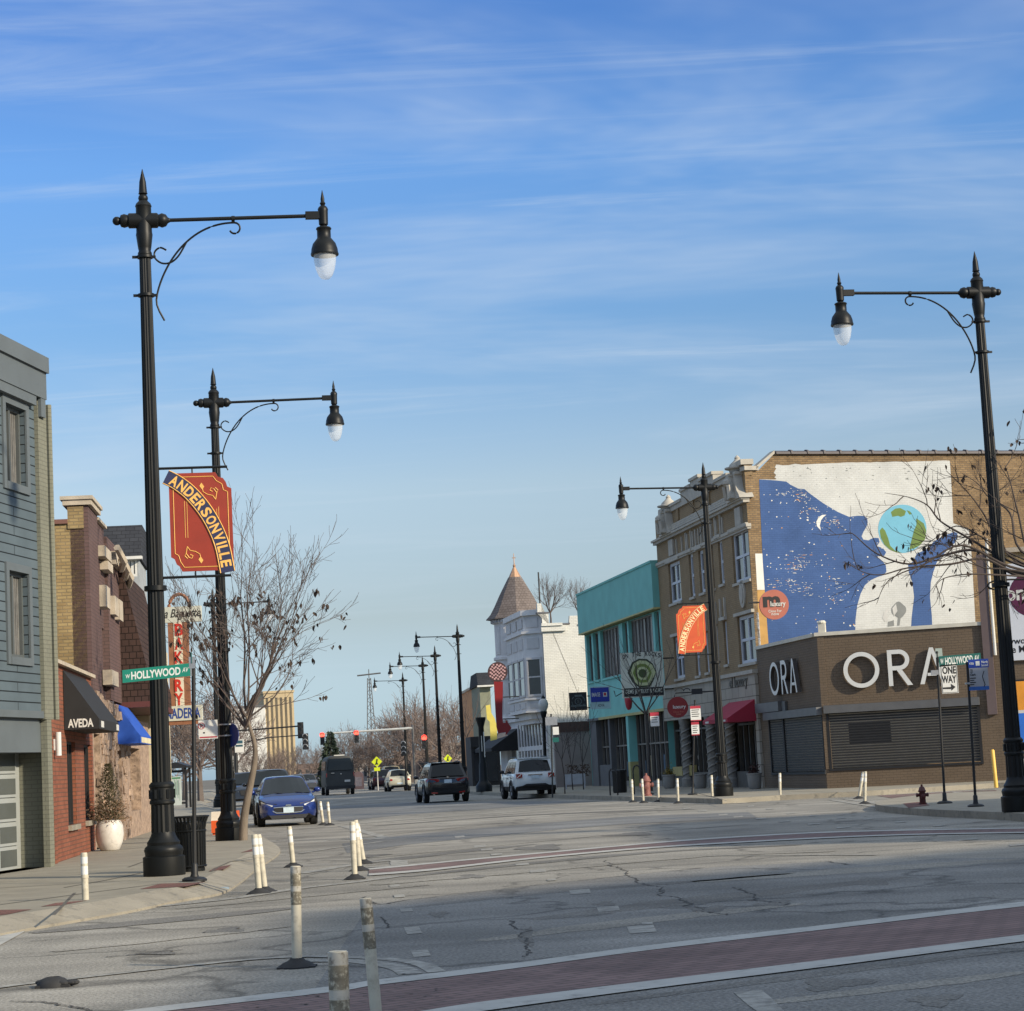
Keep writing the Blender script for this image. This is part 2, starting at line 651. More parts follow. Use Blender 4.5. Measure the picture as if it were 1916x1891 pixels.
def asphalt(name, col, dirt, seam=True):
    m = mat(name, col, 0.88, 0, 0.27, 0.35, 0.35, 90, 0.25, spot=(dirt, 1.1, 0.52, 0.78), detail=9, stretch=(1, 0.45, 1))
    t = m.node_tree
    b = t.nodes['Principled BSDF']
    src = b.inputs['Base Color'].links[0].from_socket
    nz = t.nodes.new('ShaderNodeTexNoise')
    nz.inputs['Scale'].default_value = 38
    nz.inputs['Detail'].default_value = 3
    co = t.nodes.new('ShaderNodeTexCoord')
    t.links.new(co.outputs['Object'], nz.inputs['Vector'])
    mr = t.nodes.new('ShaderNodeMapRange')
    mr.inputs['From Min'].default_value = 0.3
    mr.inputs['From Max'].default_value = 0.7
    mr.inputs['To Min'].default_value = 0.55
    mr.inputs['To Max'].default_value = 1.45
    t.links.new(nz.outputs[0], mr.inputs[0])
    mm = t.nodes.new('ShaderNodeVectorMath')
    mm.operation = 'SCALE'
    t.links.new(src, mm.inputs[0])
    t.links.new(mr.outputs[0], mm.inputs['Scale'])
    # tyre-worn streaks that run with the traffic
    n2 = t.nodes.new('ShaderNodeTexNoise')
    n2.inputs['Scale'].default_value = 1.0
    n2.inputs['Detail'].default_value = 6
    mp = t.nodes.new('ShaderNodeMapping')
    mp.inputs['Rotation'].default_value = (0, 0, rad(20))
    mp.inputs['Scale'].default_value = (0.12, 0.9, 1)
    t.links.new(co.outputs['Object'], mp.inputs[0])
    t.links.new(mp.outputs[0], n2.inputs['Vector'])
    m2 = t.nodes.new('ShaderNodeMapRange')
    m2.inputs['From Min'].default_value = 0.3
    m2.inputs['From Max'].default_value = 0.7
    m2.inputs['To Min'].default_value = 0.76
    m2.inputs['To Max'].default_value = 1.3
    t.links.new(n2.outputs[0], m2.inputs[0])
    m3 = t.nodes.new('ShaderNodeVectorMath')
    m3.operation = 'SCALE'
    t.links.new(mm.outputs[0], m3.inputs[0])
    t.links.new(m2.outputs[0], m3.inputs['Scale'])
    out = m3.outputs[0]
    if seam:
        vo = t.nodes.new('ShaderNodeTexVoronoi')
        vo.feature = 'DISTANCE_TO_EDGE'
        vo.inputs['Scale'].default_value = 0.22
        mp2 = t.nodes.new('ShaderNodeMapping')
        t.links.new(co.outputs['Object'], mp2.inputs[0])
        nd = t.nodes.new('ShaderNodeTexNoise')
        nd.inputs['Scale'].default_value = 0.9
        nd.inputs['Detail'].default_value = 6
        t.links.new(co.outputs['Object'], nd.inputs['Vector'])
        av = t.nodes.new('ShaderNodeVectorMath')
        av.operation = 'MULTIPLY_ADD'
        t.links.new(nd.outputs['Color'], av.inputs[0])
        av.inputs[1].default_value = (2.2, 2.2, 0)
        t.links.new(mp2.outputs[0], av.inputs[2])
        t.links.new(av.outputs[0], vo.inputs['Vector'])
        cm = t.nodes.new('ShaderNodeMapRange')
        cm.inputs['From Min'].default_value = 0.0
        cm.inputs['From Max'].default_value = 0.022
        cm.inputs['To Min'].default_value = 0.5
        cm.inputs['To Max'].default_value = 1.0
        t.links.new(vo.outputs['Distance'], cm.inputs[0])
        m4 = t.nodes.new('ShaderNodeVectorMath')
        m4.operation = 'SCALE'
        t.links.new(out, m4.inputs[0])
        t.links.new(cm.outputs[0], m4.inputs['Scale'])
        out = m4.outputs[0]
    t.links.new(out, b.inputs['Base Color'])
    return m


M['asphalt'] = asphalt('worn_asphalt', (0.245, 0.228, 0.196), (0.185, 0.173, 0.150))
M['asphalt2'] = asphalt('older_asphalt', (0.185, 0.179, 0.166), (0.145, 0.140, 0.130))
M['asphalt3'] = asphalt('newer_asphalt', (0.160, 0.160, 0.156), (0.13, 0.13, 0.128), False)
M['stain'] = asphalt('stained_asphalt', (0.150, 0.142, 0.128), (0.20, 0.188, 0.165), False)
M['earth'] = mat('far_ground', (0.13, 0.115, 0.09), 0.95, 0, 0.25, 0.05)
M['paint'] = mat('road_paint', (0.40, 0.39, 0.355), 0.75, 0, 0.14, 2.0, 0.15, 60, spot=((0.21, 0.20, 0.18), 5.5, 0.54, 0.72))
M['paint_old'] = mat('worn_road_paint', (0.34, 0.325, 0.285), 0.8, 0, 0.2, 2.0, 0.15, 60, spot=((0.17, 0.16, 0.14), 6, 0.42, 0.62))
M['paver'] = brick('red_street_print', (0.210, 0.140, 0.128), (0.170, 0.115, 0.106), (0.105, 0.080, 0.074), 0.30, 0.12, 0.014, 0.85, 0.4, 0.3, rad(-37))
M['paver2'] = brick('red_tactile_brick', (0.20, 0.09, 0.075), (0.16, 0.08, 0.065), (0.10, 0.07, 0.06), 0.20, 0.10, 0.01, 0.85, 0.4, 0.3)
M['crack'] = mat('road_crack', (0.045, 0.042, 0.038), 0.95, 0, 0.3, 6)
M['joint'] = mat('pavement_joint', (0.10, 0.09, 0.075), 0.95, 0, 0.3, 6)

b = MB()
b.face([(-2500, -300, -0.02), (2500, -300, -0.02), (2500, 4000, -0.02), (-2500, 4000, -0.02)])
struct('ground', b, M['earth'])
b = MB()
b.face([(-60, -30, 0), (90, -30, 0), (90, 330, 0), (-60, 330, 0)])
struct('road', b, M['asphalt'])


def gpts(pix, z):
    return [G(x, y, z) for x, y in pix]


def smooth_line(pts, k=6):
    """Catmull-Rom through the points"""
    out = []
    n = len(pts)
    for i in range(n - 1):
        p0, p1, p2, p3 = pts[max(i - 1, 0)], pts[i], pts[i + 1], pts[min(i + 2, n - 1)]
        for j in range(k):
            t = j / k
            out.append(0.5 * ((2 * p1) + (p2 - p0) * t + (2 * p0 - 5 * p1 + 4 * p2 - p3) * t * t + (3 * p1 - p0 - 3 * p2 + p3) * t ** 3))
    out.append(pts[-1])
    return out


def pavement(name, kerb_line, back, h=0.15, kw=0.18, lip=None):
    """raised slab with a kerb of its own colour along kerb_line"""
    kl = [Vector((p.x, p.y, 0)) for p in kerb_line]
    inn = []
    for i, p in enumerate(kl):
        t = (kl[min(i + 1, len(kl) - 1)] - kl[max(i - 1, 0)]).normalized()
        nrm = Vector((-t.y, t.x, 0))
        c = sum(back, Vector()) / len(back)
        if nrm.dot(Vector((c.x, c.y, 0)) - p) < 0:
            nrm = -nrm
        inn.append(p + nrm * kw)
    k = MB()
    up = Vector((0, 0, h if lip is None else lip))
    up2 = Vector((0, 0, h))
    for i in range(len(kl) - 1):
        k.face([kl[i], kl[i + 1], kl[i + 1] + up, kl[i] + up])
        k.face([kl[i] + up, kl[i + 1] + up, inn[i + 1] + up2, inn[i] + up2])
    struct(name + '_kerb', k, M['kerb'], smooth=30)
    s = MB()
    poly = [p + Vector((0, 0, h)) for p in inn] + [Vector((p.x, p.y, h)) for p in back]
    s.face(poly)
    ob = struct(name, s, M['concrete'])
    return inn


# left pavement
kl = smooth_line(gpts([(-260, 1790), (-60, 1742), (60, 1719), (235, 1690), (335, 1670), (412, 1657), (450, 1637), (480, 1614), (524, 1584), (506, 1566), (480, 1554)], 0.12), 5)
e0 = kl[-1]
for d in (8, 20, 40, 60, 80, 110, 150, 220):
    kl.append(Vector((e0.x - (0.166 if d < 90 else 0.15) * d, e0.y + d, 0)))
pavement('pavement', kl, [Vector((-75, 290, 0)), Vector((-75, 14, 0))], lip=0.03, kw=0.42)
# right pavement along the shops
kr = gpts([(2500, 1447), (1862, 1474), (1620, 1489), (1460, 1497), (1352, 1504), (1330, 1503), (1045, 1494), (930, 1488.5), (862, 1484.5)], 0.0)
e0 = kr[-1]
for X, Y in ((-4.6, 142), (-7.0, 165), (-9.0, 181), (-12.2, 212), (-19, 260), (-22, 290)):
    kr.append(Vector((X, Y, 0)))
pavement('pavement', kr, [Vector((75, 290, 0)), Vector((75, 62, 0))])
# near right corner
kc = smooth_line(gpts([(2700, 1474), (2150, 1482), (1900, 1489), (1775, 1493), (1690, 1501), (1641, 1511), (1652, 1519), (1735, 1526.5), (1820, 1531), (1916, 1537), (2300, 1570)], 0.0), 4)
pavement('pavement', kc, [Vector((60, 26, 0)), Vector((60, 49, 0))], 0.14)

# darker and newer asphalt sheets
b = MB()
b.face(gpts([(560, 1893), (690, 1694), (760, 1684), (955, 1662), (1150, 1640), (1350, 1621), (1545, 1612), (1620, 1618), (1750, 1606), (2300, 1600), (2300, 1893), (958, 2300), (560, 2300)], 0.004))
struct('road_patch', b, M['asphalt2'])
b = MB()
b.face(gpts([(640, 1578), (760, 1562), (900, 1549), (1050, 1537), (1180, 1527), (1400, 1519), (1420, 1531), (1180, 1541), (1050, 1551), (900, 1566), (760, 1580), (650, 1596)], 0.004))
struct('road_patch', b, M['asphalt3'])
b = MB()
b.face(gpts([(600, 1509), (780, 1500), (1000, 1499), (1120, 1499), (900, 1514), (760, 1524), (640, 1536), (600, 1530)], 0.004))
struct('road_patch', b, M['asphalt3'])

# oil stains and old tar patches
b = MB()
for px, py, w, h in ((985, 1752, 30, 30), (1010, 1585, 90, 9), (1330, 1700, 60, 12), (1180, 1560, 80, 6), (820, 1710, 34, 10), (420, 1740, 70, 9), (300, 1782, 60, 6), (1620, 1650, 90, 12), (1450, 1690, 70, 10), (880, 1640, 60, 7), (1130, 1690, 40, 8), (1560, 1840, 120, 22), (1750, 1870, 90, 20), (700, 1600, 50, 5)):
    n_ = 22
    ring = []
    for k in range(n_):
        a = -2 * math.pi * k / n_
        q = 1 + .45 * math.sin(a * 3 + px) * rnd.uniform(.3, 1) + rnd.uniform(-.15, .15)
        ring.append((px + w * .5 * q * math.cos(a), py + h * .5 * q * math.sin(a) - .06 * w * .5 * math.cos(a)))
    b.face(gpts(ring, 0.0062))
struct('road_stains', b, M['stain'])

# brick-red crossing bands and their white edges (each sheet 4 mm above the last)


def band(name, top, bot, z, m):
    b = MB()
    b.strip(smooth_line(gpts(top, z), 5), smooth_line(gpts(bot, z), 5))
    return struct(name, b, m)


u1 = [(120, 1907), (292, 1883), (618, 1845), (700, 1833), (846, 1816), (1000, 1796.5), (1216, 1767.7), (1560, 1728), (1916, 1686.5), (2300, 1648)]
u2 = [(120, 1918), (292, 1893), (618, 1856), (700, 1843), (846, 1826), (1000, 1806.5), (1216, 1777), (1560, 1736.5), (1916, 1695), (2300, 1655)]
l1 = [(300, 1962), (700, 1905), (864, 1879), (1000, 1861), (1216, 1834.5), (1560, 1793), (1916, 1748), (2300, 1705)]
l2 = [(300, 1985), (700, 1922), (864, 1897), (1000, 1877.5), (1216, 1849), (1560, 1806), (1916, 1760.5), (2300, 1716)]
band('crossing_brick_band', u2, l1, 0.009, M['paver'])
band('crossing_line', u1, u2, 0.013, M['paint'])
band('crossing_line', l1, l2, 0.013, M['paint'])
f1 = [(690, 1624), (760, 1618), (853, 1609), (1065, 1589.5), (1248, 1573.3), (1400, 1563), (1581, 1554.5), (1916, 1548), (2300, 1543)]
f2 = [(690, 1627), (760, 1620.6), (853, 1611.3), (1065, 1591.8), (1248, 1575.5), (1400, 1565.2), (1581, 1556.5), (1916, 1549.8), (2300, 1544.6)]
g1 = [(690, 1634), (810, 1624.5), (1003, 1603), (1211, 1584.5), (1400, 1573), (1581, 1564), (1727, 1559.2), (1916, 1556), (2300, 1550)]
g2 = [(690, 1637.6), (810, 1628), (1003, 1606), (1211, 1587.3), (1400, 1575.4), (1581, 1566.2), (1727, 1561.3), (1916, 1558), (2300, 1551.8)]
band('crossing_brick_band', f2, g1, 0.009, M['paver'])
band('crossing_line', f1, f2, 0.013, M['paint'])
band('crossing_line', g1, g2, 0.013, M['paint'])

# dashes of the guide lines through the junction
b = MB()
for x, y, w, h in ((738, 1656.7, 19, 4), (747, 1675.7, 20, 5), (760, 1702, 22, 6.5), (772, 1740, 28, 13), (786.6, 1783, 32, 12),
                   (860, 1565, 18, 4), (898, 1583, 22, 4), (911, 1589, 22, 3), (929, 1598, 21, 3), (977, 1616.5, 25, 3.4), (1006, 1629, 29, 5), (1032, 1645.7, 16, 3),
                   (1085, 1668, 38, 7.5), (1138, 1700, 40, 8), (1200, 1738, 50, 13), (1211, 1727, 20, 4),
                   (1285, 1512, 15, 1.7), (1315, 1517, 16, 1.8), (1353, 1524, 17, 2), (1381, 1527.7, 17, 2), (1424, 1531, 19, 2), (1468, 1536, 21, 2.2), (1523, 1541, 23, 2.2), (1578, 1547.4, 25, 2.4),
                   (1405, 1508, 12, 1.7), (1441, 1513, 14, 1.7), (1481, 1521, 17, 2), (1521, 1525.5, 14, 1.8), (1574, 1530, 16, 1.8), (1623, 1532, 18, 2), (1685, 1537.5, 20, 2),
                   (1757, 1544, 24, 2.2), (1811, 1570, 36, 2.8), (1906, 1580, 34, 3)):
    sl = 0.08 * w
    b.face(gpts([(x - w / 2 - h * .2, y - h / 2 + sl / 2), (x + w / 2 - h * .2, y - h / 2 - sl / 2), (x + w / 2 + h * .3, y + h / 2 - sl / 2), (x - w / 2 + h * .3, y + h / 2 + sl / 2)][::-1], 0.008))
b.face(gpts([(1372, 1856), (1424, 1851), (1444, 1867), (1480, 1905), (1436, 1905), (1400, 1880)][::-1], 0.008))
struct('road_dashes', b, M['paint_old'])


def gline(pix, hw, z=0.008, sm=6):
    """ribbon of half-width hw metres along a ground polyline"""
    pts = smooth_line(gpts(pix, z), sm)
    a, c = [], []
    for i, p in enumerate(pts):
        t = (pts[min(i + 1, len(pts) - 1)] - pts[max(i - 1, 0)]).normalized()
        nrm = Vector((-t.y, t.x, 0))
        w = hw if not callable(hw) else hw(i / (len(pts) - 1))
        a.append(p + nrm * w)
        c.append(p - nrm * w)
    return a, c


b = MB()
for pix, w in (([(-120, 1866), (0, 1846), (125, 1831), (300, 1811.5), (450, 1796), (560, 1789), (650, 1790), (740, 1795), (790, 1804), (818, 1818)], 0.07),
               ([(560, 1797), (650, 1797), (710, 1803), (750, 1811), (768, 1822)], 0.09),
               ([(0, 1718), (130, 1708), (240, 1700), (420, 1682), (560, 1661.5), (660, 1650), (752, 1638)], 0.13),
               ([(560, 1634), (620, 1624), (690, 1613), (741, 1609.5), (746, 1614), (742, 1619), (690, 1622)], 0.14),
               ([(640, 1544.5), (700, 1561), (716, 1566), (696, 1570), (655, 1569)], 0.12),
               ([(597, 1500), (640, 1497), (700, 1494), (784, 1489.5)], 0.1),
               ([(640, 1543), (800, 1530.5), (960, 1519), (1100, 1509), (1340, 1503.5), (1480, 1500)], 0.11),
               ([(560, 1596), (640, 1584), (720, 1573)], 0.07),
               ([(1556, 1496), (1600, 1503), (1660, 1512)], 0.1), ([(1580, 1494), (1640, 1503), (1668, 1508)], 0.1),
               ([(1330, 1600), (1440, 1600), (1560, 1599), (1640, 1599)], 0.06)):
    b.strip(*gline(pix, w))
struct('road_lines', b, M['paint_old'])
M['pale'] = asphalt('pale_worn_asphalt', (0.245, 0.228, 0.196), (0.19, 0.178, 0.155), False)
b, b2 = MB(), MB()
for i_, (pix, w) in enumerate((([(700, 1604), (900, 1583), (1150, 1559), (1400, 1542)], .45), ([(760, 1640), (1000, 1614), (1250, 1592), (1500, 1580)], .3), ([(700, 1655), (1000, 1627), (1300, 1601), (1560, 1592)], .5),
                 ([(650, 1618), (850, 1594), (1000, 1579)], .35), ([(330, 1700), (600, 1672), (800, 1655)], .3), ([(60, 1745), (300, 1722), (560, 1697)], .35), ([(100, 1780), (350, 1752), (560, 1730)], .22), ([(760, 1698), (1000, 1672), (1250, 1652), (1480, 1634)], .22),
                 ([(900, 1760), (1200, 1722), (1500, 1690)], .3), ([(1000, 1720), (1300, 1684), (1700, 1640)], .4), ([(1300, 1650), (1600, 1628), (1916, 1606)], .5), ([(700, 1545), (1000, 1524), (1300, 1514)], .5), ([(620, 1572), (760, 1556), (900, 1543)], .4),
                 ([(1100, 1880), (1500, 1826), (1916, 1775)], .12), ([(1400, 1880), (1700, 1845), (1916, 1818)], .16))):
    a_, c_ = gline(pix, (lambda q, w=w: w * (.25 + .75 * math.sin(math.pi * min(1, q * .98 + .01))) * rnd.uniform(.8, 1.2)), 0.0052 + .0004 * (i_ % 3), 8)
    (b if i_ % 2 else b2).strip(a_, c_)
struct('road_streaks', b, M['stain'])
struct('road_streaks', b2, M['pale'])
b = MB()
b.face(gpts([(-120, 1812), (0, 1768), (60, 1735), (90, 1722), (36, 1727), (0, 1738), (-120, 1757)], 0.008))
struct('crossing_line', b, M['paint'])
b = MB()
b.face(gpts([(-160, 1760), (0, 1738), (36, 1728), (0, 1758), (-160, 1806)], 0.006))
struct('crossing_brick_band', b, M['paver'])

# cracks
b = MB()


def crack(pix, w, jit=0.06):
    pts = smooth_line(gpts(pix, 0.0075), 22)
    dev = 0.0
    a, c = [], []
    for i, p in enumerate(pts):
        t = (pts[min(i + 1, len(pts) - 1)] - pts[max(i - 1, 0)]).normalized()
        nrm = Vector((-t.y, t.x, 0))
        dev = dev * .8 + rnd.gauss(0, jit * .35)
        o = nrm * dev
        ww = w * rnd.uniform(0.2, 1.0)
        a.append(p + o + nrm * ww)
        c.append(p + o - nrm * ww)
    b.strip(a, c)


crack([(683, 1677), (698, 1688), (720, 1691), (760, 1684), (955, 1661), (1150, 1640), (1350, 1620), (1530, 1611), (1560, 1613), (1590, 1618)], 0.022, 0.035)
crack([(1130, 1609), (1170, 1632), (1225, 1655), (1270, 1680), (1310, 1700), (1350, 1712)], 0.018, 0.1)
crack([(640, 1546), (800, 1534), (960, 1522.5), (1100, 1512.5)], 0.05)
crack([(950, 1722), (962, 1733), (975, 1745), (985, 1760), (990, 1772), (978, 1790)], 0.014, 0.05)
crack([(712, 1715), (720, 1723), (728, 1735)], 0.016, 0.02)
crack([(1370, 1660), (1420, 1680), (1480, 1693)], 0.02, 0.1)
crack([(200, 1790), (270, 1783), (340, 1776)], 0.03, 0.03)
crack([(60, 1760), (160, 1752)], 0.015, 0.02)
crack([(20, 1872), (90, 1875), (150, 1884), (180, 1893)], 0.02, 0.02)
struct('road_cracks', b, M['crack'])
# loose grit and tar blots along the gutter
b = MB()
for i in range(420):
    if i < 220:
        x = rnd.uniform(230, 760)
        y = 1700 - (x - 230) * 0.13 + rnd.gauss(0, 9)
    elif i < 300:
        x = rnd.uniform(250, 850)
        y = 1835 + rnd.gauss(0, 26)
    else:
        x = rnd.uniform(430, 520)
        y = 1670 - (x - 430) * 0.75 + rnd.gauss(0, 9)
    p = G(x, y, 0.012)
    r_ = rnd.uniform(0.006, 0.022)
    b.face([p + Vector((r_ * math.cos(a) * rnd.uniform(.6, 1.3), r_ * math.sin(a) * rnd.uniform(.6, 1.3), 0)) for a in (0, 1.2, 2.4, 3.8, 5.1)])
o = struct('gutter_grit', b, M['crack'])
o['kind'] = 'stuff'

# pavement joints and the brick tactile pads on the left corner
b = MB()
for pix in ([(0, 1661), (150, 1652), (262, 1646)], [(120, 1660), (200, 1646), (268, 1632)], [(0, 1692), (180, 1668), (300, 1653)], [(100, 1712), (140, 1670)], [(240, 1622), (268, 1612)], [(395, 1630), (430, 1612), (500, 1598)],
            [(230, 1560), (268, 1556)], [(215, 1590), (268, 1585)]):
    b.strip(*gline(pix, 0.02, 0.1545, 2))
for pix in ([(1100, 1475), (1340, 1490)], [(1480, 1480), (1620, 1483)], [(1300, 1482), (1360, 1498)], [(1180, 1474), (1240, 1492)]):
    b.strip(*gline(pix, 0.02, 0.1545, 2))
struct('pavement_joints', b, M['joint'])
b = MB()
b.face(gpts([(262, 1663), (300, 1653), (384, 1650), (350, 1658)], 0.154))
b.face(gpts([(76, 1696), (104, 1689), (164, 1684), (116, 1693)], 0.154))
b.face(gpts([(390, 1630), (402, 1623), (434, 1617), (420, 1626)], 0.154))
b.face(gpts([(450, 1595), (472, 1588), (492, 1584), (476, 1592)], 0.154))
b.face(gpts([(-60, 1712), (0, 1702), (60, 1701), (16, 1710), (-60, 1720)], 0.154))
struct('brick_pads', b, M['paver2'])
b = MB()
b.face(gpts([(1690, 1503), (1720, 1500), (1740, 1506), (1700, 1511)], 0.147))
struct('brick_pads', b, M['paver2'])
b = MB()
b.face(gpts([(1640, 1488.2), (1800, 1480), (1862, 1478), (1895, 1487), (1772, 1491.5), (1695, 1498)], 0.006))
struct('crossing_brick_band', b, M['paver'])
b = MB()
b.face(gpts([(1780, 1481.5), (1916, 1479), (2100, 1473), (2100, 1476), (1916, 1482), (1800, 1485)], 0.012))
struct('crossing_line', b, M['paint'])
# ------------------------------------------------------------------ street lamps
GL = mat('lamp_globe_glass', (0.80, 0.83, 0.85), 0.18, 0, 0.08, 9, spec=0.6)
GL.node_tree.nodes['Principled BSDF'].inputs['Alpha'].default_value = 0.38
LAMP_H = 10.55
ARM = 2.70


def make_lamp():
    t = Thing('street_lamp', 'x', 'street lamp')
    H = LAMP_H
    b = MB().lathe([(.30, 0), (.305, .02), (.305, .27), (.27, .29), (.275, .33), (.285, .37), (.27, .41), (.235, .44), (.24, .48), (.21, .52), (.18, .58), (.165, .63)], n=32)
    t.part('plinth', b, M['iron'], smooth=40)
    b = MB().lathe([(.172, .62), (.165, 1.02)], n=32, flute=.07)
    b.lathe([(.165, 1.02), (.185, 1.04), (.185, 1.07), (.172, 1.09), (.172, 1.26), (.185, 1.28), (.185, 1.31), (.15, 1.35)], n=24)
    for k in range(12):
        a = math.pi * k / 6
        b.box(-.018 + .174 * math.cos(a), .018 + .174 * math.cos(a), -.018 + .174 * math.sin(a), .018 + .174 * math.sin(a), 1.11, 1.24)
    b.lathe([(.14, 1.34), (.086, H - 1.35)], n=32, flute=.10)
    b.lathe([(.165, 5.0 - .85), (.165, 5.0 - .78)], n=20)
    t.part('pole', b, M['iron'], smooth=25)
    b = MB().lathe([(.09, H - 1.36), (.105, H - 1.34), (.105, H - 1.30), (.09, H - 1.27), (.10, H - 1.22), (.125, H - 1.02), (.118, H - .98), (.115, H - .6), (.125, H - .58), (.11, H - .54), (.06, H - .49), (.045, H - .47)], n=20)
    b.lathe([(.05, -.36), (.09, -.34), (.105, -.29), (.09, -.24), (.115, -.22), (.115, .2), (.09, .22), (.11, .27), (.09, .33), (.045, .36), (.03, .39)], (0, 0, H - .8), 20, 'x')
    b.ball((-.40, 0, H - .8), .068)
    t.part('crosshead', b, M['iron'], smooth=40)
    b = MB().ball((0, 0, H - .455), .075).lathe([(.045, H - .40), (.07, H - .385), (.062, H - .365), (.05, H - .2), (.004, H)], n=16)
    t.part('finial', b, M['iron'], smooth=40)
    b = MB().tube([(.3, 0, H - .8), (ARM - .1, 0, H - .76)], .029, 10)
    b.tube([(1.31, 0, H - .79), (1.36, 0, H - .79)], .045, 10)
    b.box(ARM - .27, ARM - .04, -.045, .045, H - .81, H - .70)
    t.part('arm', b, M['iron'], smooth=40)
    # scrolled bracket under the arm
    pts = []
    for k in range(26):
        a = k / 25
        x = .15 + 1.20 * a ** 1.35
        z = H - 2.02 + 1.17 * (1 - (1 - a) ** 2.0)
        pts.append((x, 0, z))
    for k in range(1, 11):
        a = k / 10 * math.pi * 1.35
        pts.append((1.35 + .09 * math.sin(a) * (1 - .15 * k / 10), 0, H - .85 - .085 * (1 - math.cos(a))))
    pre = [(.26, 0, H - 2.34), (.19, 0, H - 2.2), (.155, 0, H - 2.1)]
    b = MB().tube(pre + pts, .016, 6)
    pts = []
    for k in range(15):
        a = math.pi * (1.15 - k / 14 * 1.75)
        pts.append((.25 + .105 * math.cos(a - .9), 0, H - 1.35 + .105 * math.sin(a - .9)))
    pts = [(.62, 0, H - 1.15), (.50, 0, H - 1.35), (.38, 0, H - 1.45), (.25, 0, H - 1.46), (.15, 0, H - 1.38), (.15, 0, H - 1.28), (.23, 0, H - 1.22), (.32, 0, H - 1.26)]
    b.tube(smooth_line([Vector(p) for p in pts], 5), .015, 6)
    for z, r in ((H - 1.36, .12), (H - 1.95, .125)):
        b.lathe([(r, z - .02), (r, z + .02)], n=14)
        b.box(-.19, .16, -.02, .02, z - .018, z + .018)
    t.part('bracket', b, M['iron'], smooth=40)
    x = ARM
    b = MB().lathe([(.05, H - .92), (.07, H - .90), (.075, H - .70), (.08, H - .66), (.065, H - .63), (.03, H - .60), (.045, H - .57), (.028, H - .54), (.03, H - .50), (.003, H - .36)], (x, 0, 0), 14)
    b.lathe([(.045, H - .95), (.05, H - .92)], (x, 0, 0), 14)
    b.lathe([(.21, H - 1.38), (.215, H - 1.36), (.205, H - 1.33), (.20, H - 1.28), (.175, H - 1.20), (.12, H - 1.13), (.105, H - 1.11), (.105, H - .99), (.12, H - .97), (.11, H - .95), (.04, H - .92)], (x, 0, 0), 20)
    hd = t.part('lamp_housing', b, M['iron'], smooth=40)
    b = MB().lathe([(.004, H - 1.76), (.06, H - 1.745), (.105, H - 1.70), (.145, H - 1.60), (.168, H - 1.48), (.175, H - 1.375)], (x, 0, 0), 20, cap=False)
    t.part('lamp_globe', b, GL, smooth=60)
    return t


lamp0 = make_lamp()
lamp0.e['group'] = 'street lamps along both kerbs'
LP = {}


def lamp_at(key, tip, label, rz, base=None):
    g = G(tip[0], tip[1], LAMP_H + .15)
    loc = Vector((g.x, g.y, .15))
    first = not LP
    if first:
        lamp0.e.location = loc
        lamp0.e.rotation_euler = (0, 0, rz)
        lamp0.e['label'] = label
        LP[key] = lamp0.e
    else:
        LP[key] = dup(lamp0.e, loc, rz, label)
    return LP[key]


lamp_at('L1', (266, 316), 'black fluted lamp post on the left pavement, nearest the trash can', rad(8.5))
lamp_at('L2', (398, 688), 'black lamp post with a blue round sign, beside the leaning street tree', rad(8.5))
lamp_at('L3', (397, 1100), 'small distant lamp post behind the leaning tree, beside the bakery sign', rad(8.5))
lamp_at('R1', (1823, 470), 'black lamp post on the near right corner crossed by bare branches', math.pi + rad(8.5))
lamp_at('R2', (1315, 865), 'black lamp post with orange banner in front of the brown brick building', math.pi + rad(8.5))
lamp_at('R3', (855, 1167), 'tallest of four far lamp posts left of the turret building', math.pi + rad(8.5))
lamp_at('R4', (813, 1207), 'second tallest of four far lamp posts left of the turret building', math.pi + rad(8.5))
lamp_at('R5', (790, 1227), 'far lamp post that carries a red traffic light on its shaft', math.pi + rad(8.5))
lamp_at('R6', (753, 1257), 'farthest and smallest lamp post, near the lattice mast', math.pi + rad(8.5))

# ------------------------------------------------------------------ banners hung from the lamp posts
GOLD = mat('gold_lettering', (0.75, 0.42, 0.10), 0.5, 0, 0.1, 6)
NAVY = mat('navy_band', (0.018, 0.022, 0.07), 0.5, 0, 0.15, 4)
BRED = mat('brick_red_banner', (0.26, 0.025, 0.008), 0.5, 0, 0.12, 3)
BORA = mat('orange_red_banner', (0.52, 0.07, 0.012), 0.5, 0, 0.12, 3)
CRM = mat('cream_lettering', (0.78, 0.66, 0.36), 0.5, 0, 0.1, 6)


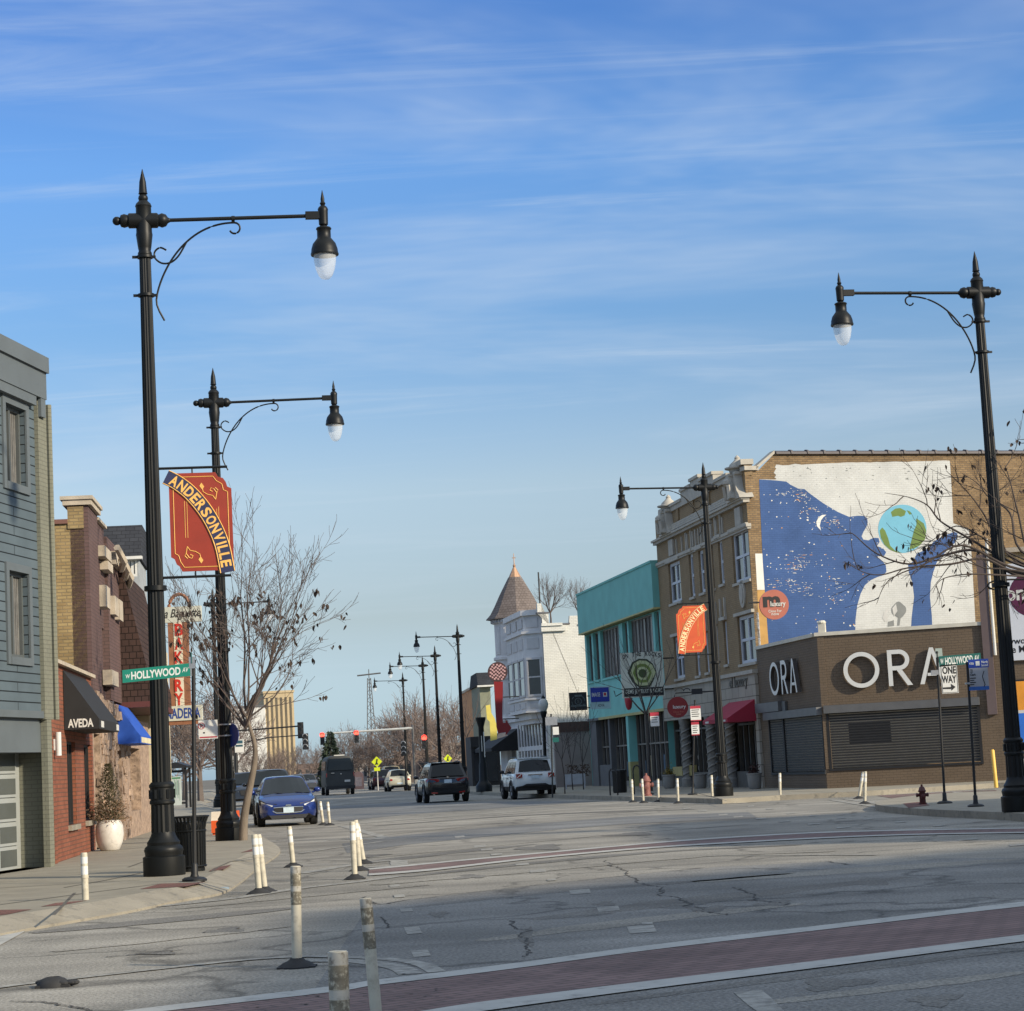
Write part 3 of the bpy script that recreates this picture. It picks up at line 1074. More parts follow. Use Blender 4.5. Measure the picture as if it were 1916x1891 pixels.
def banner(fr, z0, label, mirror, boardm, bandm, textm):
    """board 0.90 x 1.47 m; an arched band reads ANDERSONVILLE"""
    W, Hh = .92, 1.47
    t = Thing('banner', label, 'banner', fr.pt(W / 2, z0), 'banners on lamp posts')
    mx = (lambda x: W - x) if mirror else (lambda x: x)

    def poly(pts):
        q = [(mx(x), z0 + y) for x, y in pts]
        return q[::-1] if mirror else q
    out = [(.16, 0), (.84, 0), (.92, .03), (.92, 1.22), (.86, 1.25), (.84, 1.32), (.80, 1.38), (.73, 1.40), (.69, 1.47), (.03, 1.47), (0, 1.42), (0, .22), (.05, .19), (.08, .11), (.12, .08)]
    b = MB().fpoly(fr, poly(out), -.012, .012)
    t.part('board', b, boardm)
    inner = [(.19, .06), (.86, .06), (.86, 1.17), (.80, 1.20), (.78, 1.29), (.70, 1.34), (.65, 1.41), (.06, 1.41), (.06, .27), (.11, .24), (.14, .14)]
    b = MB()
    n = len(inner)
    for d in (.015, -.015):
        for k in range(n):
            a, c = inner[k], inner[(k + 1) % n]
            b.tube([fr.pt(mx(a[0]), z0 + a[1], d), fr.pt(mx(c[0]), z0 + c[1], d)], .0065, 4)
        for x0, y0, y1 in ((.22, .5, 1.05), (.255, .5, 1.07), (.72, .62, .95), (.69, .55, .92)):
            b.tube([fr.pt(mx(x0), z0 + y0, d), fr.pt(mx(x0), z0 + y1, d)], .004, 4)
        for s, cx, cy in ((1, .30, .25), (-1, .62, 1.18)):
            for pts in ([(-.06, .12), (-.02, .06), (.06, .04), (.12, 0), (.13, -.05)], [(-.06, .12), (-.08, .02), (-.04, -.04), (0, -.06), (.02, -.02), (-.02, 0)], [(-.08, .02), (-.1, -.02), (-.06, -.06)]):
                b.tube([fr.pt(mx(cx + s * x), z0 + cy + s * y, d) for x, y in pts], .0075, 4)
            lf = [(.13, -.03), (.17, -.09), (.14, -.14), (.1, -.08)]
            b.fpoly(fr, [(mx(cx + s * x), z0 + cy + s * y) for x, y in lf], min(d, d * 1.2), max(d, d * 1.2))
    t.part('gold_tracery', b, GOLD)
    # band: centre line from upper left to lower right
    cl = smooth_line([Vector((x, y, 0)) for x, y in ((-.04, 1.42), (.12, 1.33), (.30, 1.18), (.48, .96), (.63, .70), (.75, .38), (.82, -.03))], 8)
    if mirror:
        cl = [Vector((W - p.x, p.y, 0)) for p in cl][::-1]
    L = [0]
    for k in range(1, len(cl)):
        L.append(L[-1] + (cl[k] - cl[k - 1]).length)

    def at(q):
        for k in range(1, len(cl)):
            if L[k] >= q or k == len(cl) - 1:
                w = (q - L[k - 1]) / max(1e-6, L[k] - L[k - 1])
                p = cl[k - 1].lerp(cl[k], w)
                tg = (cl[min(k + 1, len(cl) - 1)] - cl[max(k - 2, 0)]).normalized()
                return p, tg, Vector((-tg.y, tg.x, 0))
    up, dn = [], []
    for k in range(41):
        p, tg, nr = at(L[-1] * k / 40)
        up.append(p + nr * .105)
        dn.append(p - nr * .105)
    b = MB()
    for a_, d_ in ((.016, .028), (-.028, -.016)):
        ring = up + dn[::-1]
        for k in range(40):
            b.fpoly(fr, [(up[k].x, z0 + up[k].y), (dn[k].x, z0 + dn[k].y), (dn[k + 1].x, z0 + dn[k + 1].y), (up[k + 1].x, z0 + up[k + 1].y)], a_, d_)
    t.part('name_band', b, bandm)
    b = MB()
    for e in (up, dn):
        b.tube([fr.pt(p.x, z0 + p.y, .027) for p in e], .009, 4)
    word = 'ANDERSONVILLE'
    wid = {'I': .45, 'L': .8, 'E': .85}
    tot = sum(wid.get(c, 1.0) for c in word)
    cell = (L[-1] - .14) / tot
    q = .07
    for c in word:
        w = cell * wid.get(c, 1.0)
        p, tg, nr = at(q + w / 2)
        v, f = glyphs(c, .03)
        xs, ys = [a[0] for a in v], [a[1] for a in v]
        x0, x1, y0, y1 = min(xs), max(xs), min(ys), max(ys)
        gw = w * (.84 if c != 'I' else .45)

        def mp(a, dd, p=p, tg=tg, nr=nr, gw=gw, x0=x0, x1=x1, y0=y0, y1=y1):
            e = p + tg * ((a[0] - x0) / (x1 - x0) - .5) * gw + nr * ((a[1] - y0) / (y1 - y0) - .5) * .160
            return fr.pt(e.x, z0 + e.y, dd)
        b._glyph(v, f, mp, .0285, .004, 0)
        q += w
    t.part('lettering', b, textm)
    b = MB()
    pole = -.26 if not mirror else W + .26
    for zz in (z0 + 1.55, z0 - .08):
        b.tube([fr.pt(pole, zz), fr.pt(W - .05 if not mirror else .05, zz)], .02, 8)
        for x in (.35, .72):
            b.tube([fr.pt(x, zz - .005), fr.pt(x, zz - .09 if zz > z0 else zz + .09)], .012, 5)
    t.part('hanger', b, M['iron'])
    return t


p = LP['L1'].location
banner(Frame((p.x + .24, p.y + .036), (1, .15)), P(315, 1070, p.y).z, 'brick red banner with a navy arched band reading ANDERSONVILLE, beside the hollywood sign', False, BRED, NAVY, GOLD)
p = LP['R2'].location
banner(Frame((p.x - 1.16, p.y - .174), (1, .15)), P(1290, 1221, p.y).z, 'bright orange banner with cream letters in front of the brown brick building', True, BORA, BORA, CRM)
# ------------------------------------------------------------------ building helpers


def wall(b, fr, s0, s1, z0, z1, holes=(), depth=0.16, m=0, mr=None, d=0.0):
    """a wall face with real openings and their reveals"""
    mr = m if mr is None else mr
    ss = sorted({s0, s1, *[min(max(h[k], s0), s1) for h in holes for k in (0, 1)]})
    zs = sorted({z0, z1, *[min(max(h[k], z0), z1) for h in holes for k in (2, 3)]})
    flip = fr.n.dot(Vector((fr.u.y, -fr.u.x, 0))) < 0

    def q(p, mm):
        b.face(p[::-1] if flip else p, mm)
    for i in range(len(ss) - 1):
        for j in range(len(zs) - 1):
            cs, cz = (ss[i] + ss[i + 1]) / 2, (zs[j] + zs[j + 1]) / 2
            if any(h[0] < cs < h[1] and h[2] < cz < h[3] for h in holes):
                continue
            q([fr.pt(ss[i], zs[j], d), fr.pt(ss[i + 1], zs[j], d), fr.pt(ss[i + 1], zs[j + 1], d), fr.pt(ss[i], zs[j + 1], d)], m)
    for h in holes:
        a0, a1, c0, c1 = h[:4]
        e = d - depth
        q([fr.pt(a0, c0, d), fr.pt(a0, c1, d), fr.pt(a0, c1, e), fr.pt(a0, c0, e)], mr)
        q([fr.pt(a1, c1, d), fr.pt(a1, c0, d), fr.pt(a1, c0, e), fr.pt(a1, c1, e)], mr)
        q([fr.pt(a0, c1, d), fr.pt(a1, c1, d), fr.pt(a1, c1, e), fr.pt(a0, c1, e)], mr)
        q([fr.pt(a1, c0, d), fr.pt(a0, c0, d), fr.pt(a0, c0, e), fr.pt(a1, c0, e)], mr)
    return b


def window(t, fr, h, fm, gm=None, cols=1, rows=2, fw=0.07, depth=0.16, sill=None, bars=(), curtain=None):
    """frame (part) with its pane and sill (sub-parts) set back in an opening"""
    s0, s1, z0, z1 = h
    gm = gm or M['glass2']
    b = MB()
    a, c = -depth - 0.05, -depth + 0.05
    b.fbox(fr, s0, s0 + fw, z0, z1, a, c).fbox(fr, s1 - fw, s1, z0, z1, a, c)
    b.fbox(fr, s0 + fw, s1 - fw, z0, z0 + fw, a, c).fbox(fr, s0 + fw, s1 - fw, z1 - fw, z1, a, c)
    for k in range(1, cols):
        x = s0 + (s1 - s0) * k / cols
        b.fbox(fr, x - fw / 2, x + fw / 2, z0 + fw, z1 - fw, a + .003, c - .004)
    for k in range(1, rows):
        z = z0 + (z1 - z0) * k / rows
        b.fbox(fr, s0 + fw, s1 - fw, z - fw * .4, z + fw * .4, a + .006, c - .012)
    f = t.part('window', b, fm)
    b = MB().fbox(fr, s0 + .01, s1 - .01, z0 + .01, z1 - .01, -depth - .02, -depth - .005)
    t.part('pane', b, gm, f)
    if curtain:
        b = MB()
        n = 10
        for k in range(n):
            x = s0 + fw + (s1 - s0 - 2 * fw) * k / n
            w = (s1 - s0 - 2 * fw) / n
            b.face([fr.pt(x, z0 + fw, -depth - .002 - .0015 * (k % 2)), fr.pt(x + w * .8, z0 + fw, -depth - .002 - .0015 * (k % 2)), fr.pt(x + w * .8, z1 - fw, -depth - .002), fr.pt(x, z1 - fw, -depth - .002)])
        t.part('curtain', b, curtain, f)
    if sill:
        b = MB().fbox(fr, s0 - .06, s1 + .06, z0 - .10, z0 - .002, -.1, .07)
        t.part('sill', b, sill, f)
    return f


def HH(fr, a, c, d=0.0):
    s0, z1 = fr.st(a[0], a[1], d)
    s1, z0 = fr.st(c[0], c[1], d)
    return (s0, s1, z0, z1)


def shell(t, pts, z0, z1, wm, rm, name='back_wall', roof_z=None, skip=()):
    """plain outer walls round a footprint (skip detailed edges) and a flat roof"""
    b = MB()
    n = len(pts)
    for k in range(n):
        if k in skip:
            continue
        p, q = pts[k], pts[(k + 1) % n]
        b.face([Vector((q.x, q.y, z0)), Vector((p.x, p.y, z0)), Vector((p.x, p.y, z1)), Vector((q.x, q.y, z1))])
    if b.f:
        t.part(name, b, wm)
    b = MB()
    rz = roof_z if roof_z is not None else z1 - .25
    b.face([Vector((p.x, p.y, rz)) for p in pts])
    t.part('roof', b, rm)


# ------------------------------------------------------------------ left side: grey clapboard building
SIDING = brick('grey_clapboard', (0.086, 0.114, 0.132), (0.094, 0.121, 0.139), (0.012, 0.016, 0.018), 3.6, 0.165, 0.012, 0.75, 0.5, 0.16)
GREY = mat('grey_trim', (0.098, 0.116, 0.126), 0.7, 0, 0.1, 1.5)
GREEN = brick('pale_painted_brick', (0.185, 0.185, 0.145), (0.175, 0.178, 0.14), (0.13, 0.132, 0.105), 0.22, 0.075, 0.008, 0.8, 0.3, 0.12)
DOORW = mat('white_door_paint', (0.31, 0.33, 0.325), 0.6, 0, 0.06, 2)
CURT = mat('grey_curtain', (0.14, 0.135, 0.125), 0.9, 0, 0.3, 6)
WGREY = mat('dark_window_frame', (0.085, 0.095, 0.095), 0.6, 0, 0.1, 3)
c0 = G(97, 1621, .15)
gA = Frame((c0.x - .135 * 14 / 1.009, c0.y - 14 / 1.009), (.135, 1))
t = Thing('grey_building', 'grey clapboard two storey building with a garage door at the left edge of the photo', 'building', (gA.o.x, gA.o.y, .15))
sE = gA.st(97, 1621)[0]
ztop = gA.st(97, 712)[1]
zcor = gA.st(97, 765)[1]
sP = gA.st(74, 1200)[0]
w1 = HH(gA, (7, 752), (49, 912))
w2 = HH(gA, (14, 1066), (55, 1232))
w3, w4 = [(a - 2.1, c - 2.1, e, g) for a, c, e, g in (w1, w2)]
zl = gA.st(60, 1330)[1]
sd_ = gA.st(46, 1500, -.45)[0]
door = (sd_ - 3.2, sd_ + .12, .15, gA.st(46, 1407)[1])
b = wall(MB(), gA, 0, sP, zl, zcor, [w1, w2, w3, w4], .2, 0, 0)
t.part('clapboard_wall', b, SIDING)
b = wall(MB(), gA, 0, sE - .02, .15, zl, [door], .45, 0, 0, d=-.06)
b.fbox(gA, 0, sP, zl - .12, zl, -.06, .05)
t.part('lower_wall', b, GREY)
b = MB().fbox(gA, sP, sP + .42, gA.st(85, 1346)[1], zcor, -.3, .07)
b.fbox(gA, sP + .42, sE, gA.st(95, 1346)[1], zcor, -.3, .03)
b.fbox(gA, sP + .1, sP + .32, .15, gA.st(85, 1346)[1], -.055, .06)
b.tube([gA.pt(sP + .5, zcor, .09), gA.pt(sP + .5, gA.st(85, 1346)[1], .09)], .05, 8)
t.part('corner_pier', b, GREEN)
b = MB().fbox(gA, -.2, sE - .04, zcor + .05, ztop, -.4, .14).fbox(gA, -.2, sE - .02, ztop, ztop + .28, -.4, .19)
b.fbox(gA, -.2, sE - .5, zcor - .12, zcor + .05, -.4, .12)
for k in range(5):
    b.fbox(gA, sE - .30 - k * 3, sE - .08 - k * 3, zcor - .28, zcor + .05, 0.072, .13)
t.part('cornice', b, GREY)
for h in (w1, w2, w3, w4):
    window(t, gA, h, WGREY, M['glass2'], 2, 1, .06, .14, None, curtain=CURT)
    b = MB()
    a, c, e, g = h
    b.fbox(gA, a - .13, a, e - .13, g + .13, -.01, .035).fbox(gA, c, c + .13, e - .13, g + .13, -.01, .035).fbox(gA, a, c, g, g + .13, -.01, .035).fbox(gA, a, c, e - .13, e, -.01, .045)
    t.part('window_casing', b, GREY)
dr = gA.shift(0, -.45)
b = MB().fbox(dr, door[0], door[1], .15, door[3], -.16, -.1)
for x0, x1, y0, y1 in ((4, 35, 1409, 1441), (5, 36, 1457, 1485), (6, 37, 1503, 1530), (7, 38, 1548, 1575), (8, 39, 1592, 1619)):
    h = HH(dr, (x0, y0), (x1, y1))
    b.fbox(dr, h[0] - .06, h[1] + .06, h[2] - .05, h[3] + .05, -.1, -.07)
gd = t.part('garage_door', b, DOORW)
b = MB()
for x0, x1, y0, y1 in ((4, 35, 1409, 1441), (5, 36, 1457, 1485), (6, 37, 1503, 1530), (7, 38, 1548, 1575), (8, 39, 1592, 1619)):
    h = HH(dr, (x0, y0), (x1, y1))
    for k in range(3):
        b.fbox(dr, h[0] - k * 1.0, h[1] - k * 1.0, h[2], h[3], -.07, -.062)
t.part('pane', b, mat('frosted_grey_pane', (.10, .11, .105), .25, 0, .12, 2), gd)
pts = [gA.pt(0, 0), gA.pt(sE, 0), gA.pt(sE, 0, -9), gA.pt(0, 0, -9)]
shell(t, pts, .1, ztop, GREEN, M['roof'], skip=(0,))

# ------------------------------------------------------------------ left side: brick salon with a black awning
OBR = brick('orange_red_brick', (0.26, 0.095, 0.055), (0.20, 0.070, 0.045), (0.13, 0.07, 0.05), 0.21, 0.078, 0.010, 0.9, 0.6, 0.2)
YBR = brick('yellow_common_brick', (0.34, 0.25, 0.12), (0.25, 0.175, 0.085), (0.22, 0.17, 0.10), 0.21, 0.075, 0.012, 0.95, 0.8, 0.35)
PBR = brick('purple_face_brick', (0.130, 0.082, 0.076), (0.112, 0.070, 0.066), (0.080, 0.056, 0.052), 0.21, 0.085, 0.010, 0.9, 0.4, 0.15)
STONE = mat('limestone', (0.42, 0.36, 0.28), 0.9, 0, 0.2, 3, 0.3, 30)
BLK = mat('black_awning_cloth', (0.013, 0.013, 0.014), 0.8, 0, 0.2, 4)
BLU = mat('blue_awning_cloth', (0.012, 0.075, 0.40), 0.75, 0, 0.1, 4)
SHG = brick('brown_shingles', (0.060, 0.036, 0.030), (0.045, 0.028, 0.024), (0.018, 0.012, 0.010), 0.18, 0.16, 0.012, 0.95, 0.8, 0.3)
c1 = G(98.5, 1617, .15)
aA = Frame((c1.x, c1.y), (-.094, 1))
z3 = aA.st(103, 1242)[1]
t = Thing('brick_salon', 'one storey orange brick salon with a black awning, next to the grey clapboard building', 'building', c1)
h1 = HH(aA, (124.4, 1386), (144.4, 1541))
h2 = HH(aA, (156.6, 1392), (174.8, 1533))
L1_ = aA.st(179, 1590)[0]
b = wall(MB(), aA, 0, L1_, .15, z3, [h1, h2], .16)
b.face([aA.pt(0, .15, -3), aA.pt(0, .15, 0), aA.pt(0, z3, 0), aA.pt(0, z3, -3)])
b.fbox(aA, 0, .42, .15, z3 - .002, -.1, .05)
t.part('wall', b, OBR)
b = MB().fbox(aA, -.03, L1_, z3, z3 + .07, -.35, .1)
t.part('coping', b, STONE)
for h in (h1, h2):
    window(t, aA, h, M['dark'], M['glass'], 3, 1, .05, .12, M['kerb'])
shell(t, [aA.pt(0, 0), aA.pt(L1_, 0), aA.pt(L1_, 0, -3), aA.pt(0, 0, -3)], .1, z3, OBR, M['roof'], skip=(0, 3))


def awning(name, label, fr, s0, s1, zb, zt, d, m, val=.18, vm=None, cat='awning', txt=None):
    t = Thing(name, label, cat, fr.pt((s0 + s1) / 2, zb))
    b = MB()
    pr = [(0.01, zt), (0.01, zb), (d, zb), (d, zb + val)]
    b.prism([fr.pt(s0, z, q) for q, z in pr], fr.u * (s1 - s0))
    t.part('canopy', b, m)
    b = MB()
    b.tube([fr.pt(s0 + .03, zb + .015, d - .02), fr.pt(s1 - .03, zb + .015, d - .02)], .02, 6)
    for s in (s0 + .05, (s0 + s1) / 2, s1 - .05):
        b.tube([fr.pt(s, zb + .02, .02), fr.pt(s, zb + .02, d - .02)], .015, 5)
    t.part('support_frame', b, M['iron2'])
    return t


s0 = aA.st(118, 1300)[0]
aw = awning('shop_awning', 'black sloping awning with white lettering on the orange brick salon', aA, s0, s0 + 3.9, aA.st(122, 1366)[1], aA.st(118, 1254)[1], .66, BLK)
# the end of the awning faces the viewer; its letters stand there
ef = Frame((aA.pt(s0, 0, 0).x, aA.pt(s0, 0, 0).y), (aA.n.x, aA.n.y))
a_ = HH(ef, (127, 1345.5), (175, 1357.5))
b = MB().text(ef, a_[0], a_[1], a_[2] - .02, a_[3], .004, 'AVEDA', .004, 0, .03)
zb = aA.st(122, 1366)[1]
for s in (.35, 3.4):
    aw.part('label_strip', MB().fbox(aA, s0 + s, s0 + s + .5, zb + .03, zb + .15, .661, .665), M['white'])
aw.part('lettering', b, M['white'])
b = MB()
p = aA.pt(.2, aA.st(107, 1415)[1], .13)
b.lathe([(.055, 0), (.055, .42)], p, 12)
b.fbox(aA, .17, .23, p.z + .1, p.z + .3, .051, .12)
solo('wall_light', b, mat('white_lamp_cylinder', (.6, .6, .58), .5), 'white cylinder light on the corner of the orange brick salon', 'lamp', smooth=40)

# ------------------------------------------------------------------ left side: two storey house of yellow and purple brick
bF = aA.shift(0, -.25)
s5 = bF.st(160, 1100)[0]
s11 = bF.st(213, 1100)[0]
zp = bF.st(160, 985)[1]
t = Thing('purple_brick_building', 'two storey building with yellow brick side and purple brick front behind the salon', 'building', bF.pt(s5, .15))
sf = Frame((bF.pt(s5, 0).x, bF.pt(s5, 0).y), (1, .094))
zs_ = sf.st(110, 982)[1]
b = MB()
for q, z in ((-9, zs_ + .1), (-3, zs_)):
    pass
b.face([sf.pt(-9, .15), sf.pt(0, .15), sf.pt(0, zs_ + .1), sf.pt(-9, zs_ + .02)])
b.fbox(sf, -.35, 0, zs_ - .1, bF.st(160, 952)[1], -.3, .03)
t.part('side_wall', b, YBR)
b = MB().fbox(sf, -9, -.35, zs_ + .02, zs_ + .12, -.3, .06)
t.part('coping', b, mat('clay_coping', (.17, .08, .06), .8))
b = wall(MB(), bF, s5, s11, .15, zp, [(s5 + 1.6, s5 + 2.6, 3.7, 5.2), (s5 + 3.4, s5 + 4.4, 3.7, 5.2)], .15)
b.fbox(bF, s5, s5 + 2.0, 3.5, bF.st(165, 955)[1], -.3, .10)
b.fbox(bF, s5 + 2.0, s5 + 3.9, 5.7, bF.st(190, 990)[1], -.3, .05)
b.fbox(bF, s5 + 3.9, s11, 3.5, bF.st(205, 1020)[1], -.3, .12)
t.part('front_wall', b, PBR)
for h in ((s5 + 1.6, s5 + 2.6, 3.7, 5.2), (s5 + 3.4, s5 + 4.4, 3.7, 5.2)):
    window(t, bF, h, M['white'], None, 1, 2, .07, .12)
b = MB()
zt_ = bF.st(165, 955)[1]
b.fbox(bF, s5 - .08, s5 + 2.05, zt_, zt_ + .12, -.45, .18).fbox(bF, s5 - .12, s5 + 2.1, zt_ + .12, zt_ + .2, -.5, .22)
b.fbox(bF, s5 + 2.06, s5 + 3.95, bF.st(190, 990)[1], bF.st(190, 985)[1], -.4, .13)
for px, py, w, h in ((183, 1037, 1.6, .25), (205, 1050, 1.8, .32), (188, 1062, 1.2, .2), (183, 1118, 1.0, .5), (200, 1135, .9, .45), (209, 1143, .9, .5), (197, 1270, 1.6, .35)):
    s, z = bF.st(px, py)
    t.part('stone_block', MB().fbox(bF, s - w / 2, s + w / 2, z - h / 2, z + h / 2, .02, .24), STONE)
t.part('stone_cap', b, STONE)
b = MB()
for k in range(3):
    s, z = bF.st(196 + 7 * k, 1040 + 16 * k)
    b.tube([bF.pt(s, z + .2, .3), bF.pt(s + .5, z - .1, .42), bF.pt(s + 1.0, z - .25, .3)], .09, 6)
t.part('stone_bracket', b, STONE)
shell(t, [bF.pt(s5, 0), bF.pt(s11, 0), bF.pt(s11, 0, -9), bF.pt(s5, 0, -9)], .1, zp, YBR, M['roof'], skip=(0, 3))
# stone-veneer shop front with blue awning
RK = mat('rough_stone_veneer', (0.33, 0.235, 0.17), 0.95, 0, 0.45, 6, 0.9, 14, spot=((0.12, 0.08, 0.06), 9, 0.52, 0.66))
t = Thing('stone_shopfront', 'shop front of rough tan stone under the blue awning', 'shop front', aA.pt(10, .15))
b = wall(MB(), aA, L1_ + .003, 22, .15, 3.15, [(L1_ + .25, L1_ + 1.5, .15, 2.6), (10.6, 11.5, .8, 2.3), (12.7, 13.7, .15, 2.3), (16, 19, .8, 2.4)], .35)
def rock(c, r):
    i = len(b.v)
    pts_ = [c + Vector((r * rnd.uniform(.6, 1.2) * a_ * .5, r * rnd.uniform(.9, 1.5) * e, r * rnd.uniform(.5, .9) * f)) for a_ in (-1, 1) for e in (-1, 1) for f in (-1, 1)]
    b.hexa([pts_[0], pts_[4], pts_[6], pts_[2], pts_[1], pts_[5], pts_[7], pts_[3]])


for k in range(70):
    s = rnd.uniform(L1_ + .2, 12.5)
    rock(aA.pt(s, rnd.uniform(3.05, 3.32) + max(0, (10.5 - s)) * .05, rnd.uniform(-.02, .06)), rnd.uniform(.07, .15))
for k in range(150):
    s = rnd.choice([rnd.uniform(L1_ + 1.55, 10.5), rnd.uniform(11.55, 12.65), rnd.uniform(13.75, 15.9)])
    rock(aA.pt(s, rnd.uniform(.25, 2.9), -.01), rnd.uniform(.06, .13))
t.part('stone_wall', b, RK, smooth=60)
for h in ((L1_ + .25, L1_ + 1.5, .15, 2.6), (10.6, 11.5, .8, 2.3), (12.7, 13.7, .15, 2.3), (16, 19, .8, 2.4)):
    window(t, aA, h, M['dark'], M['glass'], 2, 1, .06, .32)
s0 = aA.st(217, 1350)[0]
aw = awning('shop_awning', 'plain bright blue awning on the stone shop front', aA, s0, s0 + 3.4, aA.st(218, 1392)[1], aA.st(217, 1317)[1], .55, BLU)
b = MB().fbox(aA, s0 + .4, s0 + 3.3, aA.st(218, 1392)[1] + .02, aA.st(218, 1392)[1] + .15, .552, .556)
aw.part('valance_panel', b, mat('cream_valance', (.62, .55, .36), .7))
# shingled overhang and cream building
t = Thing('shingled_building', 'building with a big brown shingled overhang, beyond the purple brick front', 'building', aA.pt(14, .15))
zt_ = aA.st(216, 1040)[1]
zbb = aA.st(262, 1308, .7)[1]
sA, sB = s11, aA.st(276, 1200)[0]
b = MB().prism([aA.pt(sA, z, d) for d, z in ((-.6, zbb + .12), (.62, zbb + .12), (.62, zbb + .5), (-.05, zt_ - .1), (-.6, zt_ - .1))], aA.u * (sB - sA))
t.part('shingled_overhang', b, SHG)
b = MB().fbox(aA, sA, sB, zbb - .02, zbb + .12, -.6, .66)
t.part('soffit', b, mat('dark_red_soffit', (.09, .022, .018), .7))
b = MB().fbox(aA, sA, sB, 3.15, zt_ - .3, -8, -.61)
t.part('wall', b, YBR)
CRB = mat('cream_stucco', (.52, .44, .30), .9, 0, .12, 2, .2, 30)
t = Thing('cream_building', 'narrow strip of cream stucco building just left of the nearest lamp post', 'building', aA.pt(sB, .15))
hs = [(sB + 1 + 2.2 * k, sB + 2.2 + 2.2 * k, z, z + 1.5) for k in range(3) for z in (1.0, 3.8)]
b = wall(MB(), aA, sB, sB + 8, .15, 5.6, hs, .12)
b.face([aA.pt(sB, .15, -8), aA.pt(sB, .15, 0), aA.pt(sB, 5.6, 0), aA.pt(sB, 5.6, -8)])
t.part('wall', b, CRB)
for h in hs:
    window(t, aA, h, M['dark'], None, 1, 2, .07, .1)
shell(t, [aA.pt(sB, 0), aA.pt(sB + 8, 0), aA.pt(sB + 8, 0, -8), aA.pt(sB, 0, -8)], .1, 5.6, CRB, M['roof'], skip=(0, 3))
# grey shingled roof of a house peeping over
hF = Frame((P(200, 1040, 72).x, 72), (1, .094))
t = Thing('gabled_house', 'house with dark shingled roof and white dormer peeping over the purple brick front', 'house', hF.pt(0, .15))
a0, zt_ = hF.st(202, 979)
a1, zm = hF.st(264, 1040)
SL = brick('dark_roof_shingles', (0.040, 0.043, 0.050), (0.030, 0.032, 0.038), (0.015, 0.015, 0.018), 0.3, 0.14, 0.01, 0.9, 0.4, 0.2)
b = MB().prism([hF.pt(a0 - 1.5, zm - .1, .25), hF.pt(a0 - 1.5, zt_, -.8), hF.pt(a0 - 1.5, zt_ - .1, -3), hF.pt(a0 - 1.5, zm - .2, -3)], hF.u * (a1 - a0 + 1.5))
t.part('roof', b, SL)
h = HH(hF, (237, 1045), (258, 1078))
b = wall(MB(), hF, a0 - 1.4, a1 - .08, .15, zm - .1, [h], .1)
b.face([hF.pt(a1 - .08, .15, 0), hF.pt(a1 - .08, .15, -3), hF.pt(a1 - .08, zm - .2, -3), hF.pt(a1 - .08, zm - .1, 0)])
t.part('wall', b, mat('pale_grey_siding', (.30, .32, .33), .8))
window(t, hF, h, M['white'], None, 2, 1, .09, .06)
b = MB().fbox(hF, h[0] - .35, a1 + .05, zm - .12, zm - .02, .02, .3)
t.part('eave_board', b, M['white'])

# ------------------------------------------------------------------ right side: the corner shop
BRN = brick('brown_painted_brick', (0.150, 0.112, 0.078), (0.140, 0.104, 0.072), (0.095, 0.072, 0.052), 0.23, 0.085, 0.009, 0.75, 0.5, 0.12)
CAP = mat('pale_parapet_cap', (0.55, 0.52, 0.44), 0.8, 0, 0.12, 3)
STEELG = mat('grey_shutter_box', (0.13, 0.13, 0.13), 0.5, 0.3, 0.12, 3)
SLAT = mat('grey_shutter_slats', (0.215, 0.208, 0.19), 0.45, 0.4, 0.12, 4)
SLATD = mat('dark_shutter_slats', (0.035, 0.038, 0.045), 0.5, 0.3, 0.12, 4)
cc = G(1548, 1475, .15)
rV = Vector((-.166, 1, 0)).normalized()
oF = Frame((cc.x, cc.y), (1, -.30))
oL_len = 7.5
e_ = cc + rV * oL_len
oL = Frame((e_.x, e_.y), (-rV.x, -rV.y))
zO = oF.st(1532, 1190)[1]
t = Thing('corner_shop', 'brown painted brick corner shop with big white letters and closed roller shutters', 'building', cc)
sR = oF.st(1846, 1300)[0]
fw_ = (oF.st(1552, 1385)[0], oF.st(1834, 1385)[0], oF.st(1560, 1438)[1], oF.st(1560, 1334)[1])
lw_ = (oL.st(1442, 1390)[0], oL.st(1541, 1390)[0], oL.st(1530, 1444)[1], oL.st(1530, 1338)[1])
b = wall(MB(), oF, 0, sR, .1, zO, [fw_], .12)
b2 = wall(b, oL, 0, oL_len, .1, zO, [lw_], .12)
b.fbox(oF, .0, .22, fw_[2], zO - .02, -.05, .018)
t.part('wall', b, BRN)
b = MB().fbox(oF, -.08, sR + .02, zO, zO + .12, -.3, .06).fbox(oL, 0, oL_len - .302, zO, zO + .12, -.3, .07)
b.fbox(oF, .05, .28, zO + .12, zO + .42, -.28, -.05).lathe([(.14, .42), (.15, .46), (.10, .52)], oF.pt(.165, zO, -.16), 10)
t.part('parapet_cap', b, CAP)


